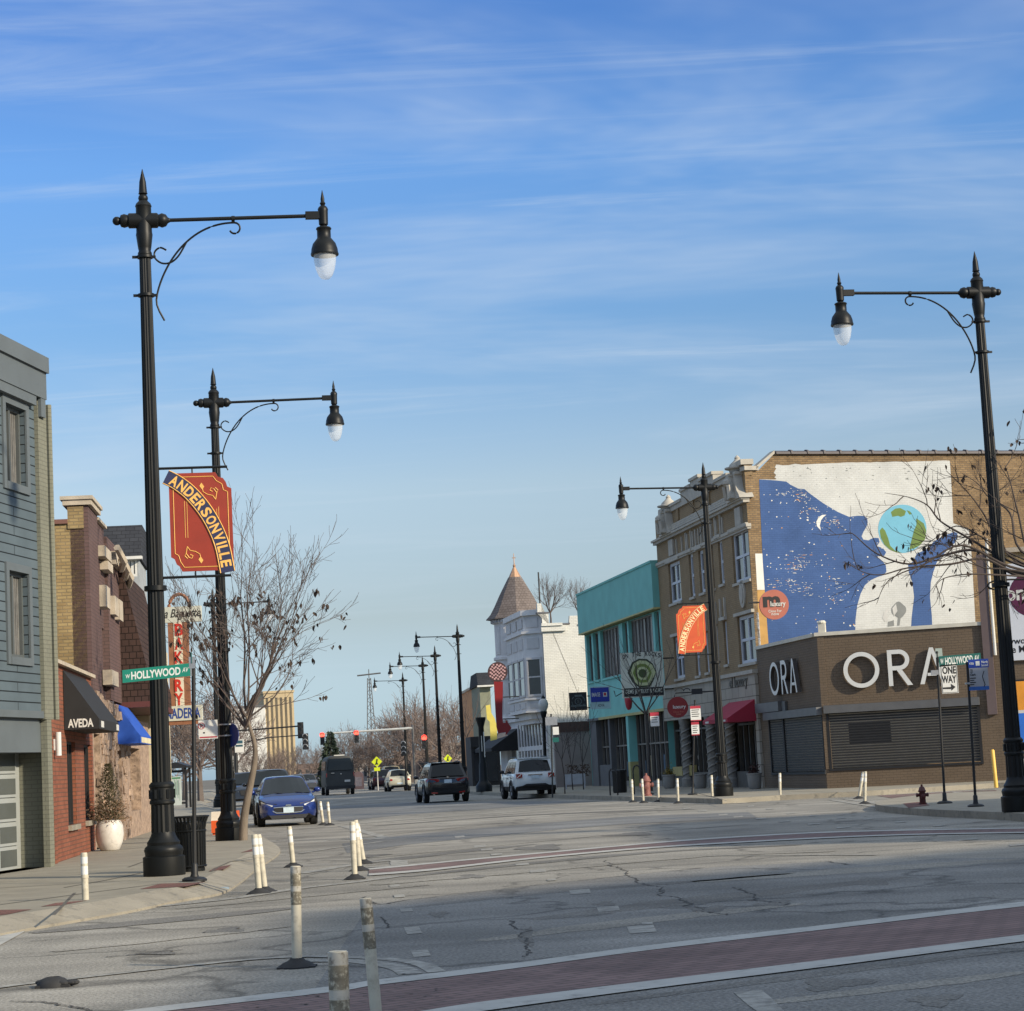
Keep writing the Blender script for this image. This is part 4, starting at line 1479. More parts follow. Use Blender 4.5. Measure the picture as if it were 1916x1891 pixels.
def shutter(t, fr, h, dark=None, box=True):
    s0, s1, z0, z1 = h
    n = int((z1 - z0) / .085)
    b = MB()
    cuts = [(s0, s1, 0)] if not dark else [(s0, dark[0], 0), (dark[0], dark[1], 1), (dark[1], s1, 0)]
    for k in range(n):
        z = z0 + (z1 - z0) * k / n
        dz = (z1 - z0) / n
        for a, c, mm in cuts:
            if mm == 1 and not (dark[2] < z < dark[3]):
                mm = 0
            b.face([fr.pt(a, z + .012, -.035), fr.pt(c, z + .012, -.035), fr.pt(c, z + dz * .62, -.015), fr.pt(a, z + dz * .62, -.015)], mm)
            b.face([fr.pt(a, z + dz * .62, -.015), fr.pt(c, z + dz * .62, -.015), fr.pt(c, z + dz + .012, -.035), fr.pt(a, z + dz + .012, -.035)], mm)
            b.fbox(fr, a, c, z + dz * .64, z + dz + .012, -.05, -.012, 2)
    f = t.part('roller_shutter', b, [SLAT, SLATD, M['dark']])
    b = MB().fbox(fr, s0 - .05, s0 + .03, z0, z1, -.05, .03).fbox(fr, s1 - .03, s1 + .06, z0, z1, -.05, .03).fbox(fr, s0 - .05, s1 + .06, z0 - .08, z0, -.05, .04)
    t.part('guide_rail', b, M['dark'], f)
    b = MB().fbox(fr, s0 - .1, s1 + .08, z1, z1 + .26, -.1, .2)
    t.part('shutter_box', b, STEELG, f)
    return f


d0, d1 = oF.st(1588, 1370)[0], oF.st(1667, 1370)[0]
shutter(t, oF, fw_, (d0, d1, oF.st(1625, 1390)[1], oF.st(1625, 1353)[1]))
sm_ = oL.st(1467, 1390)[0]
shutter(t, oL, (lw_[0], sm_, lw_[2] - .0, lw_[3]))
shutter(t, oL, (sm_ + .12, lw_[1], lw_[2], lw_[3]))
b = MB().fbox(oL, .1, sm_ + .3, lw_[3] + .28, lw_[3] + .62, -.05, .22).fbox(oL, sm_ + .35, sm_ + .75, lw_[3] + .25, lw_[3] + .6, -.05, .1)
t.part('awning_box', b, STEELG)
LW = mat('white_metal_letters', (.66, .66, .63), .45, 0, .05, 3)
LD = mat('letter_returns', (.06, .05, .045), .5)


def ora(t, fr, s, z, h, d0=.06, d1=.15, wx=1.0):
    st_ = .118 * h

    def rect(b, s0, s1, z0, z1):
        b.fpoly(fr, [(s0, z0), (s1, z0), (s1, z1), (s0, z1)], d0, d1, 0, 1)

    def ring(b, cs, cz, ro, ri, a0, a1, n=36):
        for k in range(n):
            x0, x1 = a0 + (a1 - a0) * k / n, a0 + (a1 - a0) * (k + 1) / n
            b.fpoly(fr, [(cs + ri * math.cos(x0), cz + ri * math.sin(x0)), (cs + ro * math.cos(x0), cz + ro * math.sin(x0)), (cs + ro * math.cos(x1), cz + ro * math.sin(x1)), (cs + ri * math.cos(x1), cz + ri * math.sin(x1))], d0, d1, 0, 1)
    b = MB()
    ring(b, s + h / 2, z + h / 2, h / 2, h / 2 - st_, 0, 2 * math.pi, 48)
    t.part('letter', b, [LW, LD])
    b = MB()
    x = s + h * 1.24
    rect(b, x, x + st_, z, z + h)
    cz, ro = z + h * .715, h * .285
    ring(b, x + h * .32, cz, ro, ro - st_, -math.pi / 2, math.pi / 2, 20)
    rect(b, x + st_, x + h * .32, z + h - st_, z + h)
    rect(b, x + st_, x + h * .32, cz - ro, cz - ro + st_)
    b.fpoly(fr, [(x + h * .24, cz - ro), (x + h * .24 + st_ * 1.25, cz - ro), (x + h * .66, z), (x + h * .66 - st_ * 1.25, z)], d0, d1 - .002, 0, 1)
    t.part('letter', b, [LW, LD])
    b = MB()
    x = x + h * .86
    w = h * .72
    b.fpoly(fr, [(x, z), (x + st_, z), (x + w / 2 + st_ * .45, z + h), (x + w / 2 - st_ * .45, z + h)], d0, d1, 0, 1)
    b.fpoly(fr, [(x + w - st_, z), (x + w, z), (x + w / 2 + st_ * .45, z + h - .001), (x + w / 2 - st_ * .35, z + h - .001)], d0, d1 - .002, 0, 1)
    b.fbox(fr, x + w * .30, x + w * .70, z + h * .22, z + h * .22 + st_ * .7, d0, d1 - .004)
    t.part('letter', b, [LW, LD])


a_, zt_ = oF.st(1577, 1222)
_, zb_ = oF.st(1577, 1289)
ora(t, oF, a_, zb_, zt_ - zb_)
a_, zt_ = oL.st(1448, 1240)
_, zb_ = oL.st(1448, 1302)
ora(t, oL, a_, zb_, zt_ - zb_, .06, .20)
shell(t, [oF.pt(0, 0), oF.pt(sR, 0), oF.pt(sR + .5, 0, -9.5), oL.pt(0, 0)], .1, zO, BRN, M['roof'], roof_z=zO - .2, skip=(0, 2, 3))
# taller wing at the right edge with the round plum sign
PLUM = mat('plum_grey_render', (0.115, 0.085, 0.085), 0.8, 0, 0.12, 2)
zW = oF.st(1870, 1035)[1]
t = Thing('plum_wing', 'taller brown wing with plum pier at the right edge, beside the brown corner shop', 'building', oF.pt(sR, .15))
s8 = oF.st(1864, 1300)[0]
b = MB().fbox(oF, sR + .003, s8, zO - 2.9, zW, -5, .10)
t.part('pier', b, PLUM)
b = MB().fbox(oF, s8, s8 + 9, .1, zO - .6, -5, -.004).fbox(oF, sR + .003, s8, .1, zO - 2.9, -5, -.006)
t.part('lower_wall', b, BRN)
b = MB().fbox(oF, s8, s8 + 9, zO - .6, zW, -5, -.006)
t.part('upper_wall', b, YBR)
b = MB().fbox(oF, s8, s8 + 9, zW, zW + .15, -5, .12)
t.part('ledge', b, STONE)
b = MB().tube([oF.pt(s8 + .08, zO - 1.0, .1), oF.pt(s8 + .08, zW + .5, .1)], .05, 8)
t.part('downpipe', b, M['white'])
b = MB()
h = HH(oF, (1878, 1056), (1990, 1230))
b.fbox(oF, h[0], h[1], h[2], h[3], 0, .10)
st_ = Thing('wall_sign', 'white sign panel with a big plum circle at the right edge above the poster', 'sign', oF.pt(h[0], h[2]))
st_.part('panel', b, mat('sign_white', (.60, .62, .66), .5, 0, .05, 3))
mid = (h[0] + h[1]) / 2
rr = (h[1] - h[0]) * .44
cz = oF.st(1930, 1112)[1]
b = MB()
ppts = [(mid + rr * math.cos(2 * math.pi * k / 40), min(h[3], cz + rr * math.sin(2 * math.pi * k / 40))) for k in range(40)]
b.fpoly(oF, ppts, .10, .104)
st_.part('plum_circle', b, mat('plum_paint', (.085, .012, .045), .5))
b = MB()
hh = HH(oF, (1880, 1098), (1938, 1121), .1)
b.text(oF, *hh, .106, 'onti', .004, 0, .03)
st_.part('lettering', b, M['white'])
b = MB()
for (x0, y0, x1, y1, s) in ((1886, 1194, 1936, 1206, 'lywork'), (1886, 1209, 1936, 1219, 'se Med')):
    hh = HH(oF, (x0, y0), (x1, y1), .1)
    b.text(oF, *hh, .1015, s, .003, 0, .02)
st_.part('small_lettering', b, M['dark'])
h = HH(oF, (1899, 1275), (1975, 1385), .05)
t = Thing('poster_case', 'black framed poster, orange above and blue below, on the brown wall at the right edge', 'poster', oF.pt(h[0], h[2]))
b = MB().fbox(oF, h[0] - .12, h[1] + .12, h[2] - .12, h[3] + .06, 0, .06)
t.part('frame', b, M['dark'])
b = MB().fbox(oF, h[0], h[1], (h[2] + h[3]) / 2 + .05, h[3], .06, .066).fbox(oF, h[0], h[1], h[2], (h[2] + h[3]) / 2 - .05, .06, .066, 1).fbox(oF, h[0], h[1], (h[2] + h[3]) / 2 - .05, (h[2] + h[3]) / 2 + .05, .06, .066, 2)
t.part('poster', b, [mat('poster_orange', (.75, .30, .03), .5), mat('poster_blue', (.03, .16, .60), .5), M['white']])
h = HH(oF, (1903, 1415), (1960, 1442), .05)
t = Thing('window_grate', 'low dark window with white lettering at the right edge below the poster', 'window', oF.pt(h[0], h[2]))
b = MB().fbox(oF, h[0], h[1], h[2], h[3], 0, .05)
t.part('panel', b, M['dark'])
b = MB().text(oF, h[0] + .08, h[1] - .1, h[2] + .1, h[3] - .08, .051, 'HOUSE', .004, 0, .02)
t.part('lettering', b, M['white'])

# ------------------------------------------------------------------ right side: three storey brown brick building with the painted gable wall
CBR = brick('tan_common_brick', (0.240, 0.165, 0.090), (0.165, 0.110, 0.060), (0.135, 0.105, 0.075), 0.21, 0.080, 0.012, 0.95, 0.7, 0.35)
FBR = brick('brown_face_brick', (0.285, 0.205, 0.118), (0.250, 0.178, 0.102), (0.18, 0.135, 0.09), 0.21, 0.075, 0.008, 0.9, 0.3, 0.12)
TC = mat('grey_terracotta', (0.40, 0.37, 0.315), 0.85, 0, 0.14, 3, 0.2, 20)
WIN = mat('pale_blue_white_frame', (0.50, 0.53, 0.58), 0.6, 0, 0.05, 3)
mW = Frame((e_.x, e_.y), (1, .35))
bLen = 14.9
f_ = e_ + rV * bLen
bB = Frame((f_.x, f_.y), (-rV.x, -rV.y))
bLen = (f_ - e_).length
t = Thing('brown_brick_building', 'three storey brown brick building with stone pinnacles and a painted gable wall', 'building', e_)
zM = mW.st(1450, 850)[1]
zPar = mW.st(1412, 880)[1]
sX = 1.0
b = MB()
b.face([mW.pt(0, .1), mW.pt(16, .1), mW.pt(16, zM), mW.pt(mW.st(1447, 850)[0], zM), mW.pt(mW.st(1418, 870)[0], zPar), mW.pt(0, zPar)])
sw = t.part('gable_wall', b, CBR)
b = MB()
s = mW.st(1450, 850)[0]
k = 0
while s < 16:
    b.prism([mW.pt(s, zM, .14), mW.pt(s, zM + .09, .12), mW.pt(s, zM + .15, -.05), mW.pt(s, zM + .09, -.25), mW.pt(s, zM, -.25)], mW.u * .60)
    b.prism([mW.pt(s + .6, zM, .17), mW.pt(s + .6, zM + .13, .15), mW.pt(s + .6, zM + .19, -.05), mW.pt(s + .6, zM + .13, -.28), mW.pt(s + .6, zM, -.28)], mW.u * .08)
    s += .68
t.part('tile_coping', b, mat('dark_clay_coping', (.06, .05, .055), .6))
b = MB().prism([mW.pt(mW.st(1447, 850)[0], zM + .02, .12), mW.pt(mW.st(1447, 850)[0], zM + .14, .12), mW.pt(mW.st(1416, 868)[0] - .1, zPar + .14, .12), mW.pt(mW.st(1416, 868)[0] - .1, zPar + .02, .12)], -mW.n * .4)
b.fbox(mW, -.05, mW.st(1416, 868)[0], zPar + .003, zPar + .16, -.3, .12)
t.part('parapet_cap', b, TC)
# mural, painted on the wall
ZX = lambda x, y: mW.st(1400 + x / 3.713, 820 + y / 3.713)
MWH = brick('white_painted_brick', (0.475, 0.485, 0.475), (0.45, 0.46, 0.45), (0.41, 0.415, 0.405), 0.21, 0.080, 0.010, 0.85, 0.3, 0.13)
MBL = brick('blue_painted_brick', (0.050, 0.098, 0.235), (0.045, 0.090, 0.220), (0.042, 0.082, 0.20), 0.21, 0.080, 0.010, 0.85, 0.3, 0.16)
MCY = mat('mural_light_blue', (0.12, 0.34, 0.46), 0.8, 0, 0.06, 3)
MGR = mat('mural_green', (0.10, 0.16, 0.035), 0.8, 0, 0.12, 3)
MGY = mat('mural_grey', (0.16, 0.17, 0.17), 0.8, 0, 0.12, 3)
MG2 = mat('mural_pale_grey', (0.42, 0.42, 0.41), 0.8, 0, 0.12, 3)
MOR = mat('mural_bare_patch', (0.42, 0.22, 0.10), 0.9, 0, 0.25, 3)
b = MB()
mats = [MWH, MBL, MCY, MGR, MGY, MG2, MOR, M['white']]


def mp(pts, lay, m):
    b.face([mW.pt(*ZX(*p), .004 + .003 * lay) for p in pts], m)


jag = lambda pts: pts
whitep = [(75, 290), (80, 284), (188, 286)]
for k in range(9):
    whitep.append((186 + rnd.uniform(-10, 10), 280 - k * 10))
for k in range(28):
    whitep.append((195 + k * 43.5, 183 - k * 1.0 + rnd.uniform(-5, 5)))
whitep += [(1400, 155), (1410, 300), (1424, 590), (1530, 625), (1545, 720), (1560, 960), (1578, 1280), (1590, 1420), (150, 1560), (142, 1420), (110, 900)]
mp(whitep[::-1], 0, 0)
face = [(75, 285), (170, 290), (265, 300), (290, 320), (345, 348), (390, 352), (430, 385), (520, 450), (620, 510), (700, 545), (760, 537), (805, 538), (826, 556), (830, 585), (822, 612), (802, 645), (787, 680),
        (800, 703), (835, 708), (868, 690), (905, 692), (912, 720), (893, 748), (935, 762), (958, 790), (945, 815), (893, 820), (925, 845), (955, 880), (960, 925), (940, 950), (900, 962), (850, 985), (810, 1020), (780, 1080), (757, 1160), (745, 1260), (742, 1420),
        (150, 1560), (140, 1420), (100, 850)]
mp(face[::-1], 1, 1)
arm = [(1125, 1420), (1135, 1240), (1152, 1100), (1140, 1000), (1115, 930), (1110, 880), (1150, 850), (1170, 800), (1240, 770), (1290, 715), (1340, 685), (1430, 648), (1455, 660), (1440, 720), (1400, 760), (1350, 810), (1310, 860), (1285, 930), (1268, 1000), (1262, 1100), (1275, 1230), (1282, 1420)]
mp(arm[::-1], 1, 1)
mp([(1070 + 168 * math.cos(-k * math.pi / 24), 628 + 168 * math.sin(-k * math.pi / 24)) for k in range(48)], 2, 2)
for g_ in ([(990, 512), (1020, 488), (1055, 483), (1095, 505), (1085, 535), (1060, 545), (1040, 538), (1000, 545)],
           [(1165, 555), (1190, 570), (1218, 590), (1236, 640), (1228, 700), (1190, 745), (1150, 765), (1118, 770), (1135, 700), (1150, 640), (1168, 600)],
           [(912, 640), (930, 618), (950, 640), (970, 690), (985, 745), (1020, 780), (1068, 795), (1030, 792), (985, 774), (945, 738), (920, 690)],
           [(1100, 500), (1120, 505), (1135, 525), (1120, 530)]):
    mp(g_[::-1], 3, 3)
mp([(542, 530), (512, 532), (488, 548), (473, 578), (478, 612), (505, 640), (496, 605), (505, 568), (520, 548)][::1], 3, 7)
mp([(1045 + 52 * math.cos(-k * math.pi / 12), 1192 + 52 * math.sin(-k * math.pi / 12) * (1 + .15 * math.cos(k))) for k in range(24)], 3, 4)
mp([(975, 1180), (940, 1210), (932, 1250), (950, 1275), (975, 1270), (960, 1230)], 3, 5)
mp([(970, 1275), (1010, 1262), (1012, 1302), (968, 1308)][::-1], 3, 4)
mp([(1040, 1240), (1060, 1230), (1050, 1300), (1035, 1300)][::-1], 4, 4)
mp([(1000, 1180), (1025, 1150), (1035, 1200), (1010, 1235)][::-1], 4, 5)


def inside(p, poly):
    c = False
    j = len(poly) - 1
    for i in range(len(poly)):
        if (poly[i][1] > p[1]) != (poly[j][1] > p[1]) and p[0] < (poly[j][0] - poly[i][0]) * (p[1] - poly[i][1]) / (poly[j][1] - poly[i][1]) + poly[i][0]:
            c = not c
        j = i
    return c


n = 0
cl_ = [(300, 380, 60, 18), (370, 420, 40, 20), (430, 500, 70, 18), (390, 840, 60, 25), (330, 900, 40, 18), (570, 580, 60, 20), (590, 1020, 40, 30), (380, 1040, 50, 30), (230, 1010, 60, 20), (600, 1110, 40, 20)]
while n < 300:
    if rnd.random() < .55:
        c_ = rnd.choice(cl_)
        x, y, r_ = rnd.gauss(c_[0], c_[2]), rnd.gauss(c_[1], c_[3]), rnd.uniform(1.2, 4.2)
    else:
        x, y, r_ = rnd.uniform(90, 950), rnd.uniform(300, 1400), rnd.uniform(1.5, 6.5)
    if not (inside((x, y), face) or inside((x, y), arm)):
        continue
    k = rnd.randint(4, 7)
    mp([(x + r_ * rnd.uniform(.6, 1.5) * math.cos(-2 * math.pi * a / k), y + r_ * rnd.uniform(.5, 1.1) * math.sin(-2 * math.pi * a / k)) for a in range(k)], 3, 6 if rnd.random() < .12 else 7)
    n += 1
for k in range(150):     # paint flaked off in thin horizontal chips
    c_ = rnd.choice(cl_)
    x, y = rnd.gauss(c_[0], c_[2]), rnd.gauss(c_[1], c_[3])
    if not inside((x, y), face):
        continue
    w = rnd.uniform(3, 15)
    h_ = rnd.uniform(1, 3.2)
    mp([(x - w, y), (x - w * .3, y + h_), (x + w * .6, y + h_ * .7), (x + w, y - h_ * .3), (x + w * .2, y - h_)], 3.4, 6 if rnd.random() < .3 else 0)
for k in range(46):      # flaked spots on the white ground
    x, y = rnd.uniform(230, 1390), abs(rnd.gauss(0, 60)) + 195
    w = rnd.uniform(3, 14)
    if inside((x, y), face):
        continue
    mp([(x - w, y), (x - w * .3, y + rnd.uniform(1, 5)), (x + w, y + rnd.uniform(-2, 4)), (x + w * .2, y - rnd.uniform(1, 5))], 2, 4 if rnd.random() < .6 else 5)
t.part('mural', b, mats)
b = MB()
for (x0, y0, x1, y1, m_) in ((48, 800, 122, 1052, 0), (62, 1054, 135, 1455, 1)):
    p4 = [ZX(x0, y0), ZX(x1, y0), ZX(x1 + 14, y1), ZX(x0 + 14, y1)]
    b.face([mW.pt(s, z, .006) for s, z in p4[::-1]], m_)
t.part('painted_quoin', b, [M['white'], mat('ochre_paint', (.42, .24, .07), .8)])
# street front
bw = [HH(bB, (1250, 1056), (1276, 1123)), HH(bB, (1368, 998), (1405, 1082)), HH(bB, (1260, 1193), (1282, 1267)), HH(bB, (1379, 1155), (1416, 1237))]
nw = [HH(bB, (1288, 1037), (1301, 1115)), HH(bB, (1306, 1031), (1320, 1107)), HH(bB, (1329, 1017), (1338.5, 1100)), HH(bB, (1342.5, 1010), (1356, 1091)),
      HH(bB, (1299, 1193), (1311, 1263)), HH(bB, (1317, 1184), (1328, 1257)), HH(bB, (1336, 1171), (1346.5, 1248)), HH(bB, (1352.5, 1163), (1364, 1242))]
zC = bB.st(1400, 932)[1]
zB1 = bB.st(1400, 1262)[1]
zB0 = bB.st(1400, 1318)[1]
b = wall(MB(), bB, 0, bLen, zB1, zC + 1.0, bw + nw, .18)
b.face([bB.pt(0, .1, -9), bB.pt(0, .1, 0), bB.pt(0, zC + 1, 0), bB.pt(0, zC + 1, -9)])
for k in range(5):
    b.fbox(bB, 1.6 + k * 2.6, 1.9 + k * 2.6, zC + .5, zC + 1.0, -.02, .06)
t.part('front_wall', b, FBR)
for h in bw:
    window(t, bB, h, WIN, M['glass2'], 2, 2, .13, .14, TC)
for h in nw:
    window(t, bB, h, WIN, M['glass2'], 1, 2, .14, .14, TC)
b = MB()
b.fbox(bB, -.06, bLen + .10, zC, zC + .09, -.1, .24).fbox(bB, -.04, bLen + .07, zC - .11, zC, -.1, .15).fbox(bB, -.06, bLen + .08, zC - 1.02, zC - .90, -.1, .10).fbox(bB, -.04, bLen + .05, zC - 1.10, zC - 1.02, -.1, .05)
for k in range(3):
    b.fbox(bB, 1.6, bLen - 1.9, zC + .12 + k * .11, zC + .2 + k * .11, -.05, .22 - .05 * k)
for k in range(10):
    b.fbox(bB, 2.8 + k * .95, 2.9 + k * .95, zC - .86, zC - .25, 0, .06)
for (px, py) in ((1258, 1015), (1383, 945)):
    s, z = bB.st(px, py)
    b.fbox(bB, s - .4, s + .4, zC - .85, zC - .18, 0, .10)
for h in bw[:2] + bw[2:]:
    b.fbox(bB, h[0] - .12, h[1] + .12, h[3] + .02, h[3] + .14, 0, .12)
for h in nw:
    b.fbox(bB, h[0] - .15, h[1] + .15, h[3] + .04, h[3] + .16, 0, .13)
    b.fbox(bB, h[0] - .12, h[0] - .02, h[3] + .16, h[3] + .9, 0, .08).fbox(bB, h[1] + .02, h[1] + .12, h[3] + .16, h[3] + .9, 0, .08)
s, z = bB.st(1391, 1111)
b.fdisc(bB, s, z, .38, 0, .07, 24, 0, .52).fdisc(bB, s, z, .22, .07, .10, 20, 0, .34)
# parapet steps
zz_ = zC + 1.0
for a0, a1, h_ in ((1.3, 5.2, .18), (5.2, 6.9, .55), (6.9, 8.4, .75), (8.4, 10.6, .55), (10.6, bLen - 2.2, .18)):
    b.fbox(bB, a0, a1, zz_ - .02, zz_ + h_, -.3, .08)
    b.fbox(bB, a0 - .03, a1 + .03, zz_ + h_, zz_ + h_ + .12, -.35, .14)
b.fbox(bB, bLen - 1.1, bLen + .05, zz_ + .3, zz_ + .5, -.35, .14)
t.part('stone_trim', b, TC)
b = MB().fbox(bB, bLen - 1.1, bLen, zC + .9, zz_ + .3, -.3, .003)
t.part('corner_parapet', b, FBR)
for s in (bB.st(1254, 975)[0], bB.st(1383, 900)[0]):
    b = MB()
    pr = [(-1.0, .1), (1.0, .1), (.85, .35), (.62, .6), (.5, 1.0), (.42, 1.55), (.5, 1.62), (.5, 1.78), (-.5, 1.78), (-.5, 1.62), (-.42, 1.55), (-.5, 1.0), (-.62, .6), (-.85, .35)]
    b.fpoly(bB, [(s + x, zC + y) for x, y in pr], -.25, .3)
    b.fpoly(bB, [(s + x * .45, zC + .1 + y * .9) for x, y in pr], .3, .46)
    b.ball(bB.pt(s, zC + 1.2, .42), .24, 10, 0, (1, 1, 1.2))
    b.tube([bB.pt(s - .3, zC + .2, .45), bB.pt(s - .28, zC + 1.0, .5)], .1, 6).tube([bB.pt(s + .3, zC + .2, .45), bB.pt(s + .28, zC + 1.0, .5)], .1, 6)
    b.lathe([(.32, 1.78), (.34, 1.95), (.5, 2.02), (.5, 2.1), (.34, 2.16), (.30, 2.3), (.14, 2.52), (.10, 2.62), (.11, 2.7), (.02, 2.85)], bB.pt(s, zC, .02), 14)
    for i_, q_ in enumerate(b.v):
        b.v[i_] = Vector((q_.x, q_.y, zC + (q_.z - zC) * .62))
    t.part('pinnacle', b, TC, smooth=35)
# ground floor: stone band, twisted columns, glazing
SBK = brick('grey_stone_blocks', (0.36, 0.325, 0.27), (0.33, 0.30, 0.25), (0.15, 0.135, 0.11), 0.95, 0.42, 0.018, 0.85, 0.4, 0.12)
b = MB().fbox(bB, -.02, bLen + .02, zB0 - .25, zB1, -.3, .12)
b.fbox(bB, bLen - .42, bLen + .02, .1, zB0 - .25, -.3, .10)
t.part('stone_band', b, SBK)
b = MB().fbox(bB, -.05, bLen + .05, zB1, zB1 + .14, -.2, .22)
t.part('stone_ledge', b, TC)
COLG = mat('weathered_column_stone', (0.235, 0.22, 0.195), 0.9, 0, 0.2, 4)
colS = [bB.st(1283, 1420)[0], bB.st(1331, 1420)[0], bB.st(1367, 1420)[0]]
for s in colS:
    b = MB().lathe([(.26, .15), (.26, .5), (.2, .55), (.19, zB0 - .5), (.24, zB0 - .42), (.26, zB0 - .25)], bB.pt(s, 0, -.05), 14)
    for q in range(2):
        b.tube([bB.pt(s, 0, -.05) + Vector((.19 * math.cos(a * .55 + q * math.pi), .19 * math.sin(a * .55 + q * math.pi), .6 + a * (zB0 - 1.2) / 40)) for a in range(41)], .05, 5)
    t.part('column', b, COLG, smooth=40)
b = MB()
for a0, a1 in ((.1, colS[0] - .25), (colS[0] + .25, colS[1] - .25), (colS[1] + .25, colS[2] - .25), (colS[2] + .25, bLen - .45)):
    b.fbox(bB, a0, a1, .15, .75, -.45, -.15)
    n = max(2, int((a1 - a0) / .75))
    for k in range(n + 1):
        x = a0 + (a1 - a0) * k / n
        b.fbox(bB, x - .035, x + .035, .75, zB0 - .26, -.45, -.3)
    b.fbox(bB, a0, a1, 2.5, 2.58, -.45, -.31)
sf_ = t.part('shopfront_frame', b, mat('shop_timber', (.085, .075, .06), .6, 0, .2, 4))
b = MB().fbox(bB, .05, bLen - .3, .15, zB0 - .2, -.62, -.46)
t.part('pane', b, M['glass'], sf_)
b = MB()
for k in range(7):        # pale goods hung inside the left window
    s = .7 + k * .5
    for z in (.95, 1.3, 2.2, 2.7):
        b.ball(bB.pt(s, z + rnd.uniform(-.1, .1), -.42), rnd.uniform(.04, .09), 7, 0, (1, 1, 1.8))
    b.tube([bB.pt(s, .9, -.43), bB.pt(s, 2.75, -.43)], .015, 4)
t.part('window_display', b, mat('pale_display', (.35, .33, .3), .6), sf_)
b = MB().fbox(bB, .2, 1.9, .62, 1.0, -.3, -.08).fbox(bB, 2.2, 3.6, .62, 1.05, -.3, -.08)
t.part('yellow_box', b, mat('faded_yellow', (.36, .29, .10), .7))
h = HH(bB, (1365, 1272), (1400, 1290))
b = MB()
b.text(bB, *HH(bB, (1365, 1268), (1400, 1288), .12), .121, 'el luxury', .03, 0, .02)
t.part('lettering', b, mat('dark_bronze_letters', (.06, .05, .035), .5))
shell(t, [e_, mW.pt(16, 0), mW.pt(16, 0) + rV * 13, f_], .1, zC, CBR, M['roof'], roof_z=zC + .2, skip=(0, 3))
h = HH(bB, (1355, 1308), (1418, 1345))
s0, s1 = bB.st(1370, 1320)[0], bB.st(1418, 1310)[0]
RAW = mat('crimson_awning_cloth', (.30, .012, .035), .75, 0, .1, 4)
aw = awning('shop_awning', 'crimson awning over the shop door under the painted gable wall', bB, s0, s1, bB.st(1350, 1352, 1.2)[1], bB.st(1418, 1304)[1], 1.2, RAW, .14)
b = MB()
for s in (.4, 1.9, 2.9):
    b.fbox(bB, s0 + s, s0 + s + .5, bB.st(1350, 1352, 1.2)[1] + .03, bB.st(1350, 1352, 1.2)[1] + .1, 1.201, 1.205)
aw.part('valance_lettering', b, M['white'])

# ------------------------------------------------------------------ teal building
TEAL = mat('teal_render', (0.20, 0.50, 0.455), 0.85, 0, 0.10, 1.2, 0.15, 40)
TEALD = mat('teal_panel', (0.165, 0.43, 0.395), 0.85, 0, 0.10, 1.2)
YEL = mat('yellow_trim', (0.42, 0.38, 0.16), 0.7)
DGR = mat('dark_grey_pier', (0.115, 0.112, 0.112), 0.8, 0, 0.15, 2)
MUL = mat('bronze_mullion', (0.16, 0.14, 0.12), 0.5)
tl = 17.4
g_ = f_ + rV * tl
tT = Frame((g_.x, g_.y), (-rV.x, -rV.y))
t = Thing('teal_building', 'teal rendered two storey building with strip windows and yellow trim', 'building', f_)
zT = tT.st(1243, 1046)[1]
zy = tT.st(1240, 1134)[1]
zu0 = tT.st(1097, 1277)[1]
z34 = tT.st(1180, 1334)[1]
zyl = zy - .12
wins = []
edges = [(1098, 1106), (1110, 1119), (1124, 1158), (1166, 1174), (1178, 1222), (1227, 1235), (1238, 1246)]
for x0, x1 in edges:
    a0 = tT.st(x0, 1210)[0]
    a1 = min(tl - .05, tT.st(x1, 1190)[0])
    wins.append((a0, a1, zu0, zyl))
b = wall(MB(), tT, 0, tl, z34, zyl + .02, wins, .25, 0)
b.face([tT.pt(0, .1, -14), tT.pt(0, .1, 0), tT.pt(0, zT, 0), tT.pt(0, zT, -14)])
t.part('wall', b, TEAL)
b = MB().fbox(tT, -.02, tl - .003, zyl + .13, zT, -.3, .30)
t.part('parapet_panel', b, TEALD)
b = MB().fbox(tT, -.02, tl - .003, zyl + .06, zyl + .13, -.2, .315).fbox(tT, 3.0, tl - .003, z34 - .12, z34, -.1, .12)
t.part('yellow_trim', b, YEL)
b = MB().fbox(tT, -.03, tl - .003, zT, zT + .1, -.35, .34)
t.part('coping', b, TEALD)
for h in wins:
    n = max(1, round((h[1] - h[0]) / .75))
    f = window(t, tT, h, MUL, M['glass2'], n, 1, .06, .2, TEAL, curtain=CURT if n > 2 else None)
b = MB()
sc_ = [tT.st(1181, 1420)[0]]
b.fbox(tT, sc_[0] - .24, sc_[0] + .24, 1.3, z34 - .12, -.3, .1)
b.fbox(tT, sc_[0] - .24, sc_[0] + .24, .15, 1.3, -.3, .1, 1)
t.part('column', b, [TEAL, YEL])
b = MB().fbox(tT, 0, 1.6, .1, z34, -.4, -.02).fbox(tT, 4.6, 5.0, .1, z34 - .13, -.4, -.02).fbox(tT, 0, 3.0, z34 - .12, z34, -.1, .1)
b.fbox(tT, 1.6, 4.6, .1, 1.2, -.4, -.1)
t.part('grey_pier', b, DGR)
b = MB()
for a0, a1 in ((1.6, 4.6), (5.0, sc_[0] - .25), (sc_[0] + .25, tl)):
    n = max(2, int((a1 - a0) / .85))
    for k in range(n + 1):
        x = a0 + (a1 - a0) * k / n
        b.fbox(tT, x - .04, x + .04, .15, z34 - .13, -.4, -.28)
    b.fbox(tT, a0, a1, 2.05, 2.12, -.4, -.29).fbox(tT, a0, a1, .15, .4, -.4, -.29)
sf_ = t.part('shopfront_frame', b, MUL)
b = MB().fbox(tT, 1.5, tl - .01, .15, z34 - .1, -.55, -.41)
